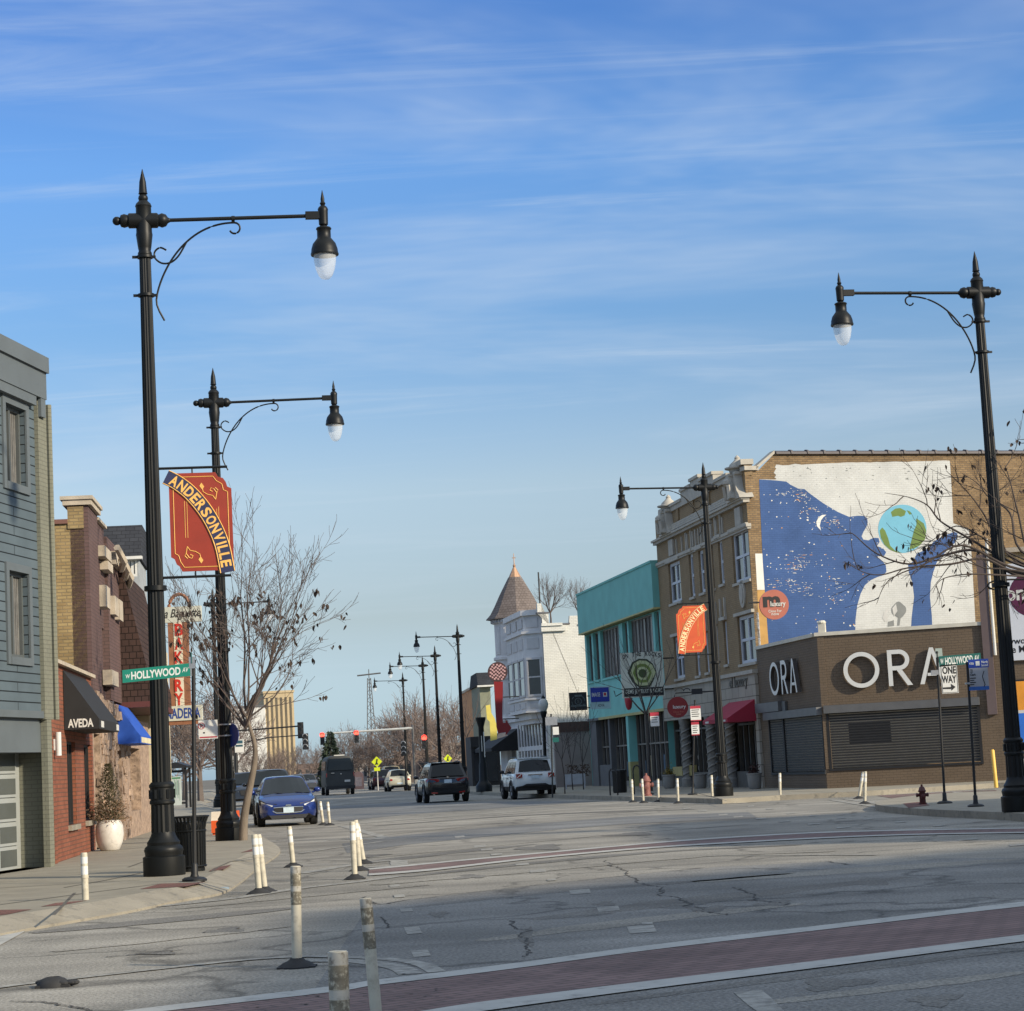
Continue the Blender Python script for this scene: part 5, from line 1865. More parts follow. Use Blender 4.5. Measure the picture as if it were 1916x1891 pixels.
t.part('pane', b, M['glass'], sf_)
b = MB()
for k in range(9):
    s = 5.6 + k * 1.25 + rnd.uniform(-.2, .2)
    b.fbox(tT, s, s + rnd.uniform(.25, .5), .6, rnd.uniform(1.2, 1.9), -.405, -.395, k % 3)
t.part('window_posters', b, [mat('poster_grey', (.22, .22, .24), .6), mat('poster_bluegrey', (.10, .16, .22), .6), mat('poster_ochre', (.30, .24, .12), .6)], sf_)
shell(t, [f_, f_ + Vector((14, 2.3, 0)), g_ + Vector((14, 2.3, 0)), g_], .1, zT, TEALD, M['roof'], skip=(2, 3))

# ------------------------------------------------------------------ white building with the turret
WBR = brick('white_painted_common_brick', (0.64, 0.63, 0.58), (0.60, 0.59, 0.545), (0.48, 0.47, 0.43), 0.24, 0.09, 0.010, 0.85, 0.7, 0.10)
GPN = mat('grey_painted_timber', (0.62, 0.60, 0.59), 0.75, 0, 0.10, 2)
GPD = mat('darker_grey_panel', (0.50, 0.485, 0.48), 0.75, 0, 0.10, 2)  # darker grey for the bay trim and cornice brackets
SHP = brick('pinkish_roof_shingles', (0.180, 0.150, 0.138), (0.145, 0.120, 0.110), (0.075, 0.062, 0.056), 0.22, 0.16, 0.012, 0.9, 0.5, 0.25)
COP = mat('bright_copper', (0.42, 0.25, 0.15), 0.5, 0.3, 0.2, 6)
wc = G(1003, 1471, .15)
wc = Vector(((1003 - CX) / F * 120 * 1.0, 120, .15))
wS = Frame((wc.x, wc.y), (1, .166))
wl_ = 17.5
we = Vector((wc.x, wc.y, 0)) + rV * wl_
wF = Frame((we.x, we.y), (-rV.x, -rV.y))
TUR = t = Thing('turret_building', 'white painted brick building with a bay window and a pointed shingled turret', 'building', wc)
q5 = lambda x, y: wS.st(860 + x / 3.6375, 1020 + y / 3.6375)
b = MB()
prof = [(486, 398), (526, 395), (530, 465), (605, 462), (607, 540), (745, 540), (748, 480), (805, 478), (808, 540), (1000, 545)]
pr = [q5(x, y) for x, y in prof]
pr[0] = (0, pr[0][1])
pl = [(0, .1), (pr[-1][0], .1)] + pr[::-1]
b.prism([wS.pt(s, z, 0) for s, z in pl], -wS.n * .3)
t.part('side_wall', b, WBR)
b = MB()
for i in range(0, len(pr) - 1, 1):
    (a0, y0), (a1, y1) = pr[i], pr[i + 1]
    if a1 - a0 > .5:
        b.fbox(wS, a0 - .05, a1 + .05, (y0 + y1) / 2, (y0 + y1) / 2 + .08, -.34, .05, 0)
s, z = q5(515, 572)
b.fbox(wS, -.1, 1.3, z - .15, z + .15, 0, .2, 1).fbox(wS, -.1, 1.1, z + .15, z + .3, 0, .3, 1)
t.part('wall_coping', b, [mat('dark_tin_coping', (.10, .10, .11), .6), WBR])
zG = wF.st(985, 1350)[1]
zB = 9.6
hs = []
b = wall(MB(), wF, 0, wl_, .1, zB, [], .2)
b.fbox(wF, 0, wl_, 4.0, 4.25, -.05, .15)
t.part('front_wall', b, GPN)
b = MB()
for k in range(9):
    b.fbox(wF, 7.6 + k * 1.05, 7.6 + k * 1.05 + .62, 2.45, 3.75, -.02, .02)
    b.fbox(wF, 7.6 + k * 1.05, 7.6 + k * 1.05 + .7, .5, 2.2, -.02, .02)
t.part('shopfront_pane', b, M['glass'])
b = MB().fbox(wF, 7.4, wl_, 2.2, 2.45, 0, .08).fbox(wF, 7.4, wl_, .1, .5, 0, .08)
for k in range(10):
    b.fbox(wF, 7.4 + k * 1.05 - .1, 7.4 + k * 1.05 + .16, .5, 3.8, 0, .07)
t.part('shopfront_frame', b, GPN)
# oriel bay
s0, s1 = wF.st(957, 1300, .7)[0], wl_ - .25
zo0, zo1, zo2 = wF.st(985, 1335, .7)[1], wF.st(985, 1182, .7)[1], wF.st(985, 1142, .7)[1]
zmid = wF.st(985, 1308, .7)[1]
b = MB()
oct_ = [(s0, 0), (s0 + .7, .95), (s1 - .7, .95), (s1, 0)]


def oriel(z0, z1, g=0.0, m=0):
    p = [wF.pt(s + (-g if i < 2 else g), z0, d + (g if 0 < i < 3 else 0)) for i, (s, d) in enumerate(oct_)]
    b.prism(p, (0, 0, z1 - z0), m)


oriel(zo0, zo1)
oriel(zo0 - .35, zo0, -.25)
oriel(zo0 - .6, zo0 - .35, -.45)
oriel(zo0, zo0 + .1, .1)
oriel(zmid - .1, zmid, .1)
oriel(zo1 - .15, zo1, .14)
oriel(zo1, zo2 - .3, -.02)
oriel(zo2 - .3, zo2, .14)
t.part('bay', b, GPN)
b = MB()
oc = [wF.pt(s, 0, d) for s, d in oct_]
faces = [Frame((oc[i].x, oc[i].y), ((oc[i + 1] - oc[i]).x, (oc[i + 1] - oc[i]).y)) for i in range(3)]
ln = [(oc[i + 1] - oc[i]).length for i in range(3)]
for i, fr in enumerate(faces):
    fr.n = Vector((fr.u.y, -fr.u.x, 0)) if Vector((fr.u.y, -fr.u.x, 0)).dot(wF.n) > 0 else -Vector((fr.u.y, -fr.u.x, 0))
    n = 1 if i != 1 else 3
    w = ln[i] / n
    for k in range(n):
        h = (k * w + .22, (k + 1) * w - .22, zmid + .2, zmid + 2.15)
        b.fbox(fr, h[0] - .1, h[1] + .1, h[2] - .12, h[2], -.01, .08).fbox(fr, h[0] - .1, h[0], h[2], h[3], -.01, .06).fbox(fr, h[1], h[1] + .1, h[2], h[3], -.01, .06).fbox(fr, h[0] - .1, h[1] + .1, h[3], h[3] + .12, -.01, .08)
        b.fbox(fr, h[0], h[1], (h[2] + h[3]) / 2 - .04, (h[2] + h[3]) / 2 + .04, .002, .04)
        b.fbox(fr, h[0], h[1], zo0 + .25, zmid - .25, -.01, .04).fbox(fr, h[0], h[1], zo1 - 1.0, zo1 - .4, -.01, .04).fbox(fr, h[0], h[1], zo1 + .2, zo2 - .45, -.01, .04)
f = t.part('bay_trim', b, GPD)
for i, fr in enumerate(faces):
    n = 1 if i != 1 else 3
    w = ln[i] / n
    for k in range(n):
        b = MB().fbox(fr, k * w + .23, (k + 1) * w - .23, zmid + .21, zmid + 2.14, -.02, .012)
        t.part('window', b, M['glass2'])
# turret
tx = wF.pt(wF.st(948, 1300)[0], 0, -.9)
zE = (1428 - 1160) / F * tx.y + 1.5
zA = (1428 - 1062) / F * tx.y + 1.5
b = MB().lathe([(1.45, .1), (1.45, zE - .3), (1.62, zE - .25), (1.62, zE - .05)], tx, 8)
for z in (4.1, 6.7, 7.9):
    b.lathe([(1.52, z), (1.58, z + .06), (1.58, z + .2), (1.5, z + .26)], tx, 8)
for k in range(8):
    a = math.pi * 2 * (k + .5) / 8
    fr = Frame((tx.x + 1.345 * math.cos(a), tx.y + 1.345 * math.sin(a)), (-math.sin(a), math.cos(a)))
    fr.n = Vector((math.cos(a), math.sin(a), 0))
    for z0, z1 in ((4.6, 6.4), (8.3, zE - .5)):
        b.fbox(fr, -.38, .38, z0, z1, -.02, .05).fbox(fr, -.28, .28, z0 + .12, z1 - .12, -.02, .07)
t.part('turret', b, GPN)
b = MB()
for k in range(40):
    a = math.pi * 2 * k / 40
    b.box(tx.x + 1.62 * math.cos(a) - .05, tx.x + 1.62 * math.cos(a) + .05, tx.y + 1.62 * math.sin(a) - .05, tx.y + 1.62 * math.sin(a) + .05, zE - .22, zE - .02)
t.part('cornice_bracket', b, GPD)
hr = zA - zE
b = MB().lathe([(1.95, zE), (1.92, zE + .06), (1.66, zE + hr * .10), (1.38, zE + hr * .25), (1.02, zE + hr * .47), (.42, zE + hr * .80)], tx, 8)
tr = t.part('turret_roof', b, SHP)
b = MB().lathe([(.44, zE + hr * .775), (.40, zE + hr * .80), (.07, zE + hr)], tx, 8)
b.lathe([(.07, zE + hr), (.1, zE + hr + .08), (.03, zE + hr + .2), (.02, zE + hr + .85)], tx, 8)
b.box(tx.x - .12, tx.x + .12, tx.y - .02, tx.y + .02, zE + hr + .55, zE + hr + .6)
t.part('copper_cap', b, COP, tr)
b = MB().tube([wF.pt(wl_ - 3.2, 9.5, -.5), wF.pt(wl_ - 3.2, 12.4, -.5)], .05, 6)
t.part('vent_pipe', b, M['dark'])
shell(t, [wc, wS.pt(17, 0), wS.pt(17, 0) + rV * 16, we], .1, 8.6, WBR, M['roof'], roof_z=8.3, skip=(0, 3))
# garden wall and yard between white and teal buildings
GW = mat('mauve_garden_wall', (0.26, 0.215, 0.20), 0.9, 0, 0.15, 1)
yF = Frame((P(1040, 1440, 112).x, 112), (1, .166))
b = MB().fbox(yF, 0, 2.6, .15, 3.0, -.3, 0)
b.fbox(yF, 0, 2.62, 3.0, 3.5, -.32, .05, 1)
solo('garden_wall', b, [GW, mat('brown_wall_top', (.10, .055, .045), .9)], 'mauve yard wall with a brown top between the white and teal buildings', 'wall')
h = yF.shift(0, 6).st(1060, 1442)
y2 = Frame((P(1057, 1460, 104).x, 104), (1, .1))
b = MB().fbox(y2, 0, 1.0, .35, .85, -.04, 0)
for s in (.05, .95):
    b.fbox(y2, s - .03, s + .03, .15, .35, -.04, 0)
solo('board_bench', b, mat('pale_grey_board', (.42, .43, .46), .7), 'pale grey low board standing in the yard beside the white suv', 'board')
b = MB()
for k in range(260):
    p = Vector((P(1060, 1440, 107).x + rnd.uniform(0, 1.15), 107 + rnd.uniform(-.3, .3), rnd.uniform(.7, 1.25)))
    a = rnd.uniform(0, 6.28)
    l = rnd.uniform(.05, .14)
    b.face([p, p + Vector((l * math.cos(a), l * math.sin(a) * .5, rnd.uniform(-.05, .1))), p + Vector((0, .02, l * .7))])
solo('hedge', b, mat('dry_hedge_leaves', (.075, .045, .03), .9, 0, .4, 3), 'dark brown clipped hedge behind the pale grey board', 'hedge')

# ------------------------------------------------------------------ buildings behind the viewer's right shoulder that throw the shade
BK = brick('plain_red_brick', (0.22, 0.11, 0.08), (0.18, 0.09, 0.065), (0.16, 0.12, 0.10))


def shade_building(label, corners, hgt):
    t = Thing('corner_block', label, 'building', (*corners[0], 0))
    b = MB()
    pts = [Vector((x, y, 0)) for x, y in corners]
    for k in range(4):
        p, q = pts[k], pts[(k + 1) % 4]
        fr = Frame((p.x, p.y), ((q - p).x, (q - p).y))
        L = (q - p).length
        hs = [(1 + j * 2.6, 2.2 + j * 2.6, z, z + 1.6) for j in range(int((L - 1.5) / 2.6)) for z in (1.2, 4.6) if z + 2 < hgt]
        wall(b, fr, 0, L, 0, hgt, hs, .15)
    t.part('wall', b, BK)
    b = MB().prism([p + Vector((0, 0, hgt - .3)) for p in pts], (0, 0, .1))
    t.part('roof', b, M['roof'])
    return t


shade_building('plain red brick block out of frame on the near right corner', [(15.9, 10.75), (28.9, 20.1), (36, 9), (16.2, -8)][::-1], 9.6)
shade_building('plain red brick block out of frame behind the near right lamp post', [(16.5, 25.5), (16.5, 38), (34, 41), (34, 28)][::-1], 7.4)
# ------------------------------------------------------------------ vehicles: x right, y forward, z up, origin on the road under the middle


def carpaint(name, col, rough=0.28, metal=0.25):
    return mat(name, col, rough, metal, 0.05, 2, spec=0.5, coat=0.6)


def lens(name, col, s=0.0):
    m = mat(name, col, 0.15, 0, 0.15, 12, spec=0.8)
    return m


M['tail'] = lens('tail_lamp_red', (0.30, 0.008, 0.010))
M['head'] = lens('headlamp_lens', (0.55, 0.56, 0.55))
M['chrome'] = mat('chrome', (0.6, 0.6, 0.6), 0.15, 1.0, 0.05, 5)
M['plate'] = mat('number_plate_face', (0.50, 0.60, 0.66), 0.5, 0, 0.1, 20)
M['amber'] = lens('amber_lens', (0.45, 0.16, 0.02))


def interp(tab, y):
    for k in range(len(tab) - 1):
        if tab[k][0] <= y <= tab[k + 1][0]:
            f = (y - tab[k][0]) / (tab[k + 1][0] - tab[k][0])
            f = f * f * (3 - 2 * f) * .35 + f * .65
            return [a + (c - a) * f for a, c in zip(tab[k][1:], tab[k + 1][1:])]
    return list(tab[0][1:] if y < tab[0][0] else tab[-1][1:])


def make_car(name, label, cat, tab, gh, paint, wheels, W, plate_rear=True, front=False, lower=None, lz=.42, opts=None, group=None):
    """tab: (y, z_low, z_belt, half width); gh: greenhouse (y_rear_base, y_rear_top, y_front_top, y_front_base, z_roof, hw_belt, hw_roof)"""
    opts = opts or {}
    t = Thing(name, label, cat, (0, 0, 0), group)
    lower = lower or M['dark']
    b = MB()
    ys = sorted({y for y, *_ in tab} | {tab[0][0] + (tab[-1][0] - tab[0][0]) * k / 26 for k in range(27)})
    rings = []
    for y in ys:
        zl, zb, hw = interp(tab, y)
        hgt = zb - zl
        ring = [(hw * .86, zl), (hw * .96, zl + .08 * hgt), (hw, zl + .28 * hgt), (hw * 1.0, zl + .55 * hgt), (hw * .985, zl + .78 * hgt), (hw * .95, zl + .92 * hgt), (hw * .86, zb), (hw * .45, zb + .035)]
        full = [Vector((x, y, z)) for x, z in ring] + [Vector((-x, y, z)) for x, z in reversed(ring)]
        rings.append(full)
    i0 = len(b.v)
    n = len(rings[0])
    for r_ in rings:
        b.v += r_
    for k in range(len(rings) - 1):
        for j in range(n - 1):
            b.f.append((i0 + k * n + j, i0 + (k + 1) * n + j, i0 + (k + 1) * n + j + 1, i0 + k * n + j + 1))
            zc = (rings[k][j].z + rings[k][j + 1].z) / 2
            b.m.append(1 if (lower is not None and zc < lz and j in (0, 1, n - 2, n - 3)) else 0)
        b.f.append((i0 + k * n + n - 1, i0 + (k + 1) * n + n - 1, i0 + (k + 1) * n, i0 + k * n))
        b.m.append(1)
    b.f.append(tuple(i0 + j for j in range(n)))
    b.m.append(0)
    e = i0 + (len(rings) - 1) * n
    b.f.append(tuple(e + j for j in reversed(range(n))))
    b.m.append(0)
    # greenhouse
    yrb, yrt, yft, yfb, zr, hb, hr = gh
    zbr, zbf = interp(tab, yrb)[1], interp(tab, yfb)[1]
    N = 8
    st = []
    for k in range(N + 1):
        f = k / N
        st.append((yrb + (yfb - yrb) * f, yrt + (yft - yrt) * f, zbr + (zbf - zbr) * f))
    gi = len(b.v)
    gr = []
    for yb, yt, zb in st:
        f = (yt - yrt) / (yft - yrt)
        crown = .03 * (1 - (2 * f - 1) ** 2) * 1.0
        z1 = zr - .05 + crown
        r_ = [(hb, yb, zb - .03), (hb * .5 + hr * .5, (yb + yt) / 2, (zb + z1) / 2 + .01), (hr + .02, yt, z1 - .03), (hr - .05, yt, z1 + .025), (hr * .5, yt, z1 + .05)]
        gr.append([Vector(q) for q in r_] + [Vector((-q[0], q[1], q[2])) for q in reversed(r_)])
    m_ = len(gr[0])
    for r_ in gr:
        b.v += r_
    for k in range(N):
        for j in range(m_ - 1):
            b.f.append((gi + k * m_ + j, gi + (k + 1) * m_ + j, gi + (k + 1) * m_ + j + 1, gi + k * m_ + j + 1))
            b.m.append(0)
    b.f.append(tuple(gi + j for j in range(m_)))
    b.m.append(0)
    b.f.append(tuple(gi + N * m_ + j for j in reversed(range(m_))))
    b.m.append(0)
    t.part('body', b, [paint, lower], smooth=38)

    def gp(side, f, h, out=.006):
        """point on greenhouse side: f along 0..1, h up 0..1"""
        yb, yt, zb = yrb + (yfb - yrb) * f, yrt + (yft - yrt) * f, zbr + (zbf - zbr) * f
        z1 = zr - .05
        x = hb + (hr + .02 - hb) * h
        bow = .012 * math.sin(math.pi * h)
        return Vector((side * (x + out + bow), yb + (yt - yb) * h, zb - .03 + (z1 - .03 - zb + .03) * h))
    for side in (-1, 1):
        cuts = opts.get('side_cuts', [(.06, .30), (.33, .60), (.63, .93)])
        for f0, f1 in cuts:
            g = MB()
            R4 = 4
            for j in range(R4):
                h0, h1 = .10 + .80 * j / R4, .10 + .80 * (j + 1) / R4
                g.face([gp(side, f0, h0), gp(side, f1, h0), gp(side, f1, h1), gp(side, f0, h1)][::side])
            t.part('side_window', g, M['cglass'])
    for nm, y0, y1, zb, sg in (('rear_window', yrb, yrt, zbr, -1), ('windshield', yfb, yft, zbf, 1)):
        g = MB()
        z1 = zr - .025
        h0, h1 = opts.get(nm, (.10, .90))
        K = 6
        for k in range(K):
            for j in range(4):
                def q(fx, fh):
                    h = h0 + (h1 - h0) * fh
                    hw = (hb + (hr - hb) * h) * opts.get('glass_w', .92)
                    x = hw * (2 * fx - 1)
                    y = y0 + (y1 - y0) * h + sg * (.012 + .03 * math.sin(math.pi * fx))
                    return Vector((x, y, zb + (z1 - zb) * h + .012 * math.sin(math.pi * fx) + .05 * h * math.sin(math.pi * fx)))
                p = [q(k / K, j / 4), q((k + 1) / K, j / 4), q((k + 1) / K, (j + 1) / 4), q(k / K, (j + 1) / 4)]
                g.face(p if sg < 0 else p[::-1])
        t.part(nm, g, M['cglass'], smooth=60)
        if nm == 'windshield' and front:
            g = MB()
            yb_ = yfb + .05
            g.tube([(-.5, yb_, zbf + .03), (-.05, yb_ - .25, zbf + .1)], .012, 4).tube([(.1, yb_, zbf + .03), (.55, yb_ - .25, zbf + .1)], .012, 4)
            t.part('wiper', g, M['dark'])
    # door and tailgate seams
    g = MB()
    for side in (-1, 1):
        for f in opts.get('seams', (.30, .62, .95)):
            y = yrb + (yfb - yrb) * f
            zl, zb, hw = interp(tab, y)
            hgt = zb - zl
            g.tube([(side * (hw + .001), y, zl + .14 * hgt), (side * (hw + .002), y, zl + .55 * hgt), (side * (hw * .985 + .001), y, zl + .78 * hgt), (side * (hw * .95 + .001), y, zl + .92 * hgt)], .006, 4)
        for f in (.22, .54):
            y = yrb + (yfb - yrb) * f
            zl, zb, hw = interp(tab, y)
            g.box(min(side * hw, side * (hw + .025)), max(side * hw, side * (hw + .025)), y - .09, y + .09, zl + .70 * (zb - zl), zl + .74 * (zb - zl))
    t.part('door_seams', g, M['dark'])
    # wheels
    for wy in wheels[:2]:
        for side in (-1, 1):
            r_ = wheels[2]
            hw = interp(tab, wy)[2]
            g = MB().lathe([(r_ * .62, -.11), (r_ * .9, -.115), (r_, -.08), (r_, .08), (r_ * .9, .115), (r_ * .62, .11)], (side * (hw - .10), wy, r_), 26, 'x')
            w_ = t.part('wheel', g, M['tyre'], smooth=40)
            g = MB()
            xo = side * (hw - .10 + .115)
            for k in range(5):
                a = 2 * math.pi * k / 5 + .3
                c, s = math.cos(a), math.sin(a)
                for q in (-.16, .16):
                    g.tube([(xo - side * .02, wy + .04 * c, r_ + .04 * s), (xo - side * .015, wy + r_ * .6 * math.cos(a + q), r_ + r_ * .6 * math.sin(a + q))], .022, 4)
            g.lathe([(r_ * .63, -.01), (r_ * .63, .01)], (xo - side * .005, wy, r_), 22, 'x', cap=False)
            g.lathe([(r_ * .14, -.015), (r_ * .14, .015)], (xo, wy, r_), 10, 'x')
            t.part('rim', g, M['rim'], w_)
            g = MB()
            pts = []
            for k in range(19):
                a = math.pi * (k / 18) * 1.06 - .1
                pts.append((side * (hw + .008), wy + (r_ + .065) * math.cos(a), r_ + (r_ + .065) * math.sin(a)))
            g.tube(pts, .032, 6)
            inner = [Vector((side * (hw + .004), wy + (r_ + .05) * math.cos(2 * math.pi * k / 24), max(.2, r_ + (r_ + .05) * math.sin(2 * math.pi * k / 24)))) for k in range(24)]
            g.face(inner if side > 0 else inner[::-1])
            t.part('wheel_arch', g, opts.get('arch', lower))
    for side in (-1, 1):
        ym = yfb - .62 if opts.get('mirror_y') is None else opts['mirror_y']
        hw = interp(tab, ym)[2]
        g = MB().ball((side * (hw + .10), ym, zbf + .10), .11, 10, 0, (1, .6, .75)).tube([(side * (hw - .06), ym, zbf + .02), (side * (hw + .05), ym, zbf + .06)], .03, 6)
        t.part('wing_mirror', g, opts.get('mirror', paint), smooth=50)
    return t


def quad_patch(pts4, out, n=1):
    g = MB()
    g.prism([Vector(p) for p in pts4], Vector(out))
    return g


def place(t, px, py, heading, off=(0, 0)):
    """centre the vehicle so that the ground point under the pixel lies at its local offset"""
    g = G(px, py, 0.0)
    hx, hy = heading
    L = math.hypot(hx, hy)
    fy = Vector((hx / L, hy / L, 0))
    fx = Vector((fy.y, -fy.x, 0))
    loc = g - fx * off[0] - fy * off[1]
    t.e.location = (loc.x, loc.y, 0)
    t.e.rotation_euler = (0, 0, math.atan2(-fy.x, fy.y))
    return t


AWAY = (-.166, 1)
BACK = (.166, -1)

# ---- blue hatchback, seen from the front
BLUEP = carpaint('metallic_blue_paint', (0.008, 0.026, 0.150), 0.24, 0.3)
tab = [(-2.2, .38, .86, .72), (-2.1, .26, .98, .82), (-1.4, .20, .98, .88), (0, .19, .95, .895), (1.0, .19, .93, .89), (1.55, .2, .86, .88), (1.95, .22, .76, .83), (2.14, .26, .66, .74), (2.22, .34, .58, .62)]
t = make_car('parked_car', 'metallic blue hatchback facing the viewer, first of the cars parked on the left', 'car', tab, (-2.0, -1.25, .05, 1.02, 1.46, .80, .58), BLUEP, (-1.32, 1.35, .325), 1.79, front=True, lz=.30,
             opts={'windshield': (.05, .92), 'glass_w': .95}, group='cars parked along the left kerb')
for s in (-1, 1):
    g = MB().prism([(s * .34, 2.15, .66), (s * .64, 2.05, .70), (s * .865, 1.78, .82), (s * .86, 1.86, .66), (s * .66, 2.10, .54), (s * .40, 2.17, .55)], (0, .035, .008))
    t.part('headlight_housing', g, M['dark'])
    g = MB()
    pts = [(s * .46, 2.175, .615), (s * .66, 2.075, .665), (s * .80, 1.90, .75), (s * .79, 1.93, .68), (s * .64, 2.12, .585), (s * .48, 2.185, .58)]
    g.prism(pts, (0, .045, .014))
    t.part('headlight', g, M['head'] if s < 0 else M['head'])
    g = MB().prism([(s * .56, 2.17, .40), (s * .74, 2.04, .42), (s * .76, 2.02, .32), (s * .56, 2.17, .30)], (0, .03, 0))
    t.part('fog_lamp_recess', g, M['dark'])
    g = MB().prism([(s * .02, 2.215, .555), (s * .42, 2.18, .545), (s * .50, 2.15, .51), (s * .40, 2.19, .395), (s * .02, 2.225, .39)], (0, .045, 0))
    t.part('grille', g, M['dark'])
b = MB().prism([(-.60, 2.14, .36), (.60, 2.14, .36), (.50, 2.18, .23), (-.50, 2.18, .23)], (0, .07, 0))
t.part('air_intake', b, M['dark'])
b = MB().tube([(-.52, 2.17, .54), (-.46, 2.21, .46), (-.36, 2.24, .40), (0, 2.255, .39), (.36, 2.24, .40), (.46, 2.21, .46), (.52, 2.17, .54)], .018, 6)
b.tube([(-.44, 2.21, .555), (0, 2.25, .57), (.44, 2.21, .555)], .016, 6)
b.prism([(-.09, 2.24, .60), (.09, 2.24, .60), (.07, 2.24, .64), (-.07, 2.24, .64)], (0, .03, 0))
t.part('chrome_trim', b, M['chrome'])
b = MB().box(-.155, .155, 2.25, 2.275, .40, .555)
p_ = t.part('number_plate', b, M['plate'])
b = MB().face([(.56, .86, 1.13), (.72, .80, 1.10), (.70, .68, 1.20), (.56, .74, 1.23)])
place(t, 540, 1545, BACK, (0, 1.9))

# ---- black suv parked behind it
BLKP = carpaint('black_paint', (0.008, 0.008, 0.010), 0.22, 0.2)
tab = [(-2.4, .45, 1.05, .80), (-2.25, .32, 1.12, .90), (0, .28, 1.10, .96), (1.3, .28, 1.10, .95), (1.9, .3, 1.06, .93), (2.25, .34, 1.0, .88), (2.4, .4, .85, .80)]


def suv_front(label, px, py, paint, off=(0, 2.2)):
    t = make_car('parked_car', label, 'car', tab, (-2.3, -2.0, .25, 1.15, 1.76, .88, .68), paint, (-1.45, 1.5, .37), 1.92, front=True, lz=.36, group='cars parked along the left kerb')
    for s in (-1, 1):
        g = MB().prism([(s * .52, 2.36, .86), (s * .84, 2.25, .93), (s * .86, 2.22, .80), (s * .54, 2.38, .76)], (0, .03, 0))
        t.part('headlight', g, M['head'])
    b = MB().prism([(-.48, 2.39, .84), (.48, 2.39, .84), (.40, 2.4, .58), (-.40, 2.4, .58)], (0, .03, 0))
    t.part('grille', b, M['dark'])
    b = MB().box(-.155, .155, 2.42, 2.44, .48, .62)
    t.part('number_plate', b, M['plate'])
    place(t, px, py, BACK, off)
    return t


suv_front('black suv with a lit-looking headlight, half hidden behind the blue hatchback', 512, 1522, BLKP)
suv_front('dark blue grey car showing a sliver between lamp post and tree trunk', 466, 1508, carpaint('slate_paint', (0.03, 0.04, 0.06)))

# ---- black suv driving away
tab = [(-2.33, .52, .95, .72), (-2.28, .40, 1.04, .86), (-2.1, .34, 1.08, .93), (-1.4, .32, 1.08, .95), (0, .30, 1.04, .95), (1.4, .32, 1.0, .93), (2.0, .36, .90, .86), (2.3, .42, .75, .7)]
XB = carpaint('deep_black_paint', (0.007, 0.008, 0.011), 0.2, 0.2)
t = make_car('driving_suv', 'black suv driving away in the middle of the road, nearest vehicle in its lane', 'suv', tab, (-2.24, -1.78, .30, 1.15, 1.69, .86, .64), XB, (-1.42, 1.42, .37), 1.88, lz=.46, opts={'rear_window': (.10, .86), 'glass_w': .86})
for s in (-1, 1):
    g = MB().prism([(s * .36, -2.335, .98), (s * .40, -2.335, .90), (s * .72, -2.31, .84), (s * .90, -2.14, .88), (s * .92, -2.06, 1.0), (s * .80, -2.26, 1.02), (s * .5, -2.335, 1.02)], (0, -.03, 0))
    t.part('tail_light', g, M['tail'])
    g = MB().prism([(s * .46, -2.355, .45), (s * .72, -2.32, .46), (s * .72, -2.32, .41), (s * .46, -2.355, .40)], (0, -.02, 0))
    t.part('reflector', g, M['tail'])
    g = MB().tube([(s * .62, -2.25, .34), (s * .62, -2.37, .34)], .045, 10)
    t.part('exhaust_tip', g, M['chrome'])
b = MB().tube([(-.33, -2.36, 1.02), (.33, -2.36, 1.02)], .012, 6).tube([(-.78, -2.33, .66), (-.4, -2.39, .64), (.4, -2.39, .64), (.78, -2.33, .66)], .012, 6)
t.part('trim_strip', b, M['iron2'])
b = MB().box(-.62, .62, -1.86, -1.58, 1.665, 1.70)
t.part('roof_spoiler', b, XB)
b = MB().lathe([(.045, -.006), (.045, .006)], (0, -2.335, 1.075), 12, 'y')
t.part('badge', b, M['chrome'])
b = MB().box(-.16, .16, -2.375, -2.355, .83, .98)
p_ = t.part('number_plate', b, M['plate'])
for s in (-1, 1):
    b = MB().tube([(s * .66, -1.6, 1.70), (s * .64, -.7, 1.74), (s * .66, .2, 1.71)], .02, 6)
    t.part('roof_rail', b, M['iron2'])
place(t, 838, 1501, AWAY, (0, -2.0))

# ---- white boxy suv
WP = carpaint('white_paint_car', (0.62, 0.66, 0.66), 0.3, 0.0)
tab = [(-2.12, .55, .98, .74), (-2.06, .42, 1.06, .86), (-1.9, .36, 1.10, .90), (-1.2, .34, 1.10, .90), (0, .32, 1.08, .90), (1.3, .34, 1.05, .89), (1.9, .36, 1.0, .84), (2.12, .42, .82, .72)]
t = make_car('driving_suv', 'white boxy suv seen from behind, in front of the white turret building', 'suv', tab, (-2.06, -1.82, .35, 1.1, 1.70, .84, .68), WP, (-1.28, 1.3, .36), 1.8, lz=.52, opts={'rear_window': (.12, .84), 'glass_w': .84, 'mirror': M['dark']})
for s in (-1, 1):
    g = MB().box(min(s * .55, s * .80), max(s * .55, s * .80), -2.16, -2.02, .88, 1.06)
    l_ = t.part('tail_light', g, M['tail'])
    g = MB()
    for a, c, e_2, f_2 in ((.58, .89, .77, 1.05), (.58, 1.05, .77, .89)):
        g.tube([(s * a, -2.165, c), (s * e_2, -2.165, f_2)], .014, 4)
    t.part('lens_cross', g, M['chrome'], l_)
b = MB().prism([(-.86, -2.02, .36), (.86, -2.02, .36), (.84, -2.06, .52), (.55, -2.15, .56), (.40, -2.15, .63), (-.40, -2.15, .63), (-.55, -2.15, .56), (-.84, -2.06, .52)], (0, -.06, 0))
t.part('rear_bumper', b, M['dark'])
b = MB().box(-.16, .16, -2.165, -2.14, .84, .98)
p_ = t.part('number_plate', b, M['plate'])
b = MB().box(-.30, .30, -2.17, -2.13, .985, 1.02)
t.part('tailgate_handle', b, M['chrome'])
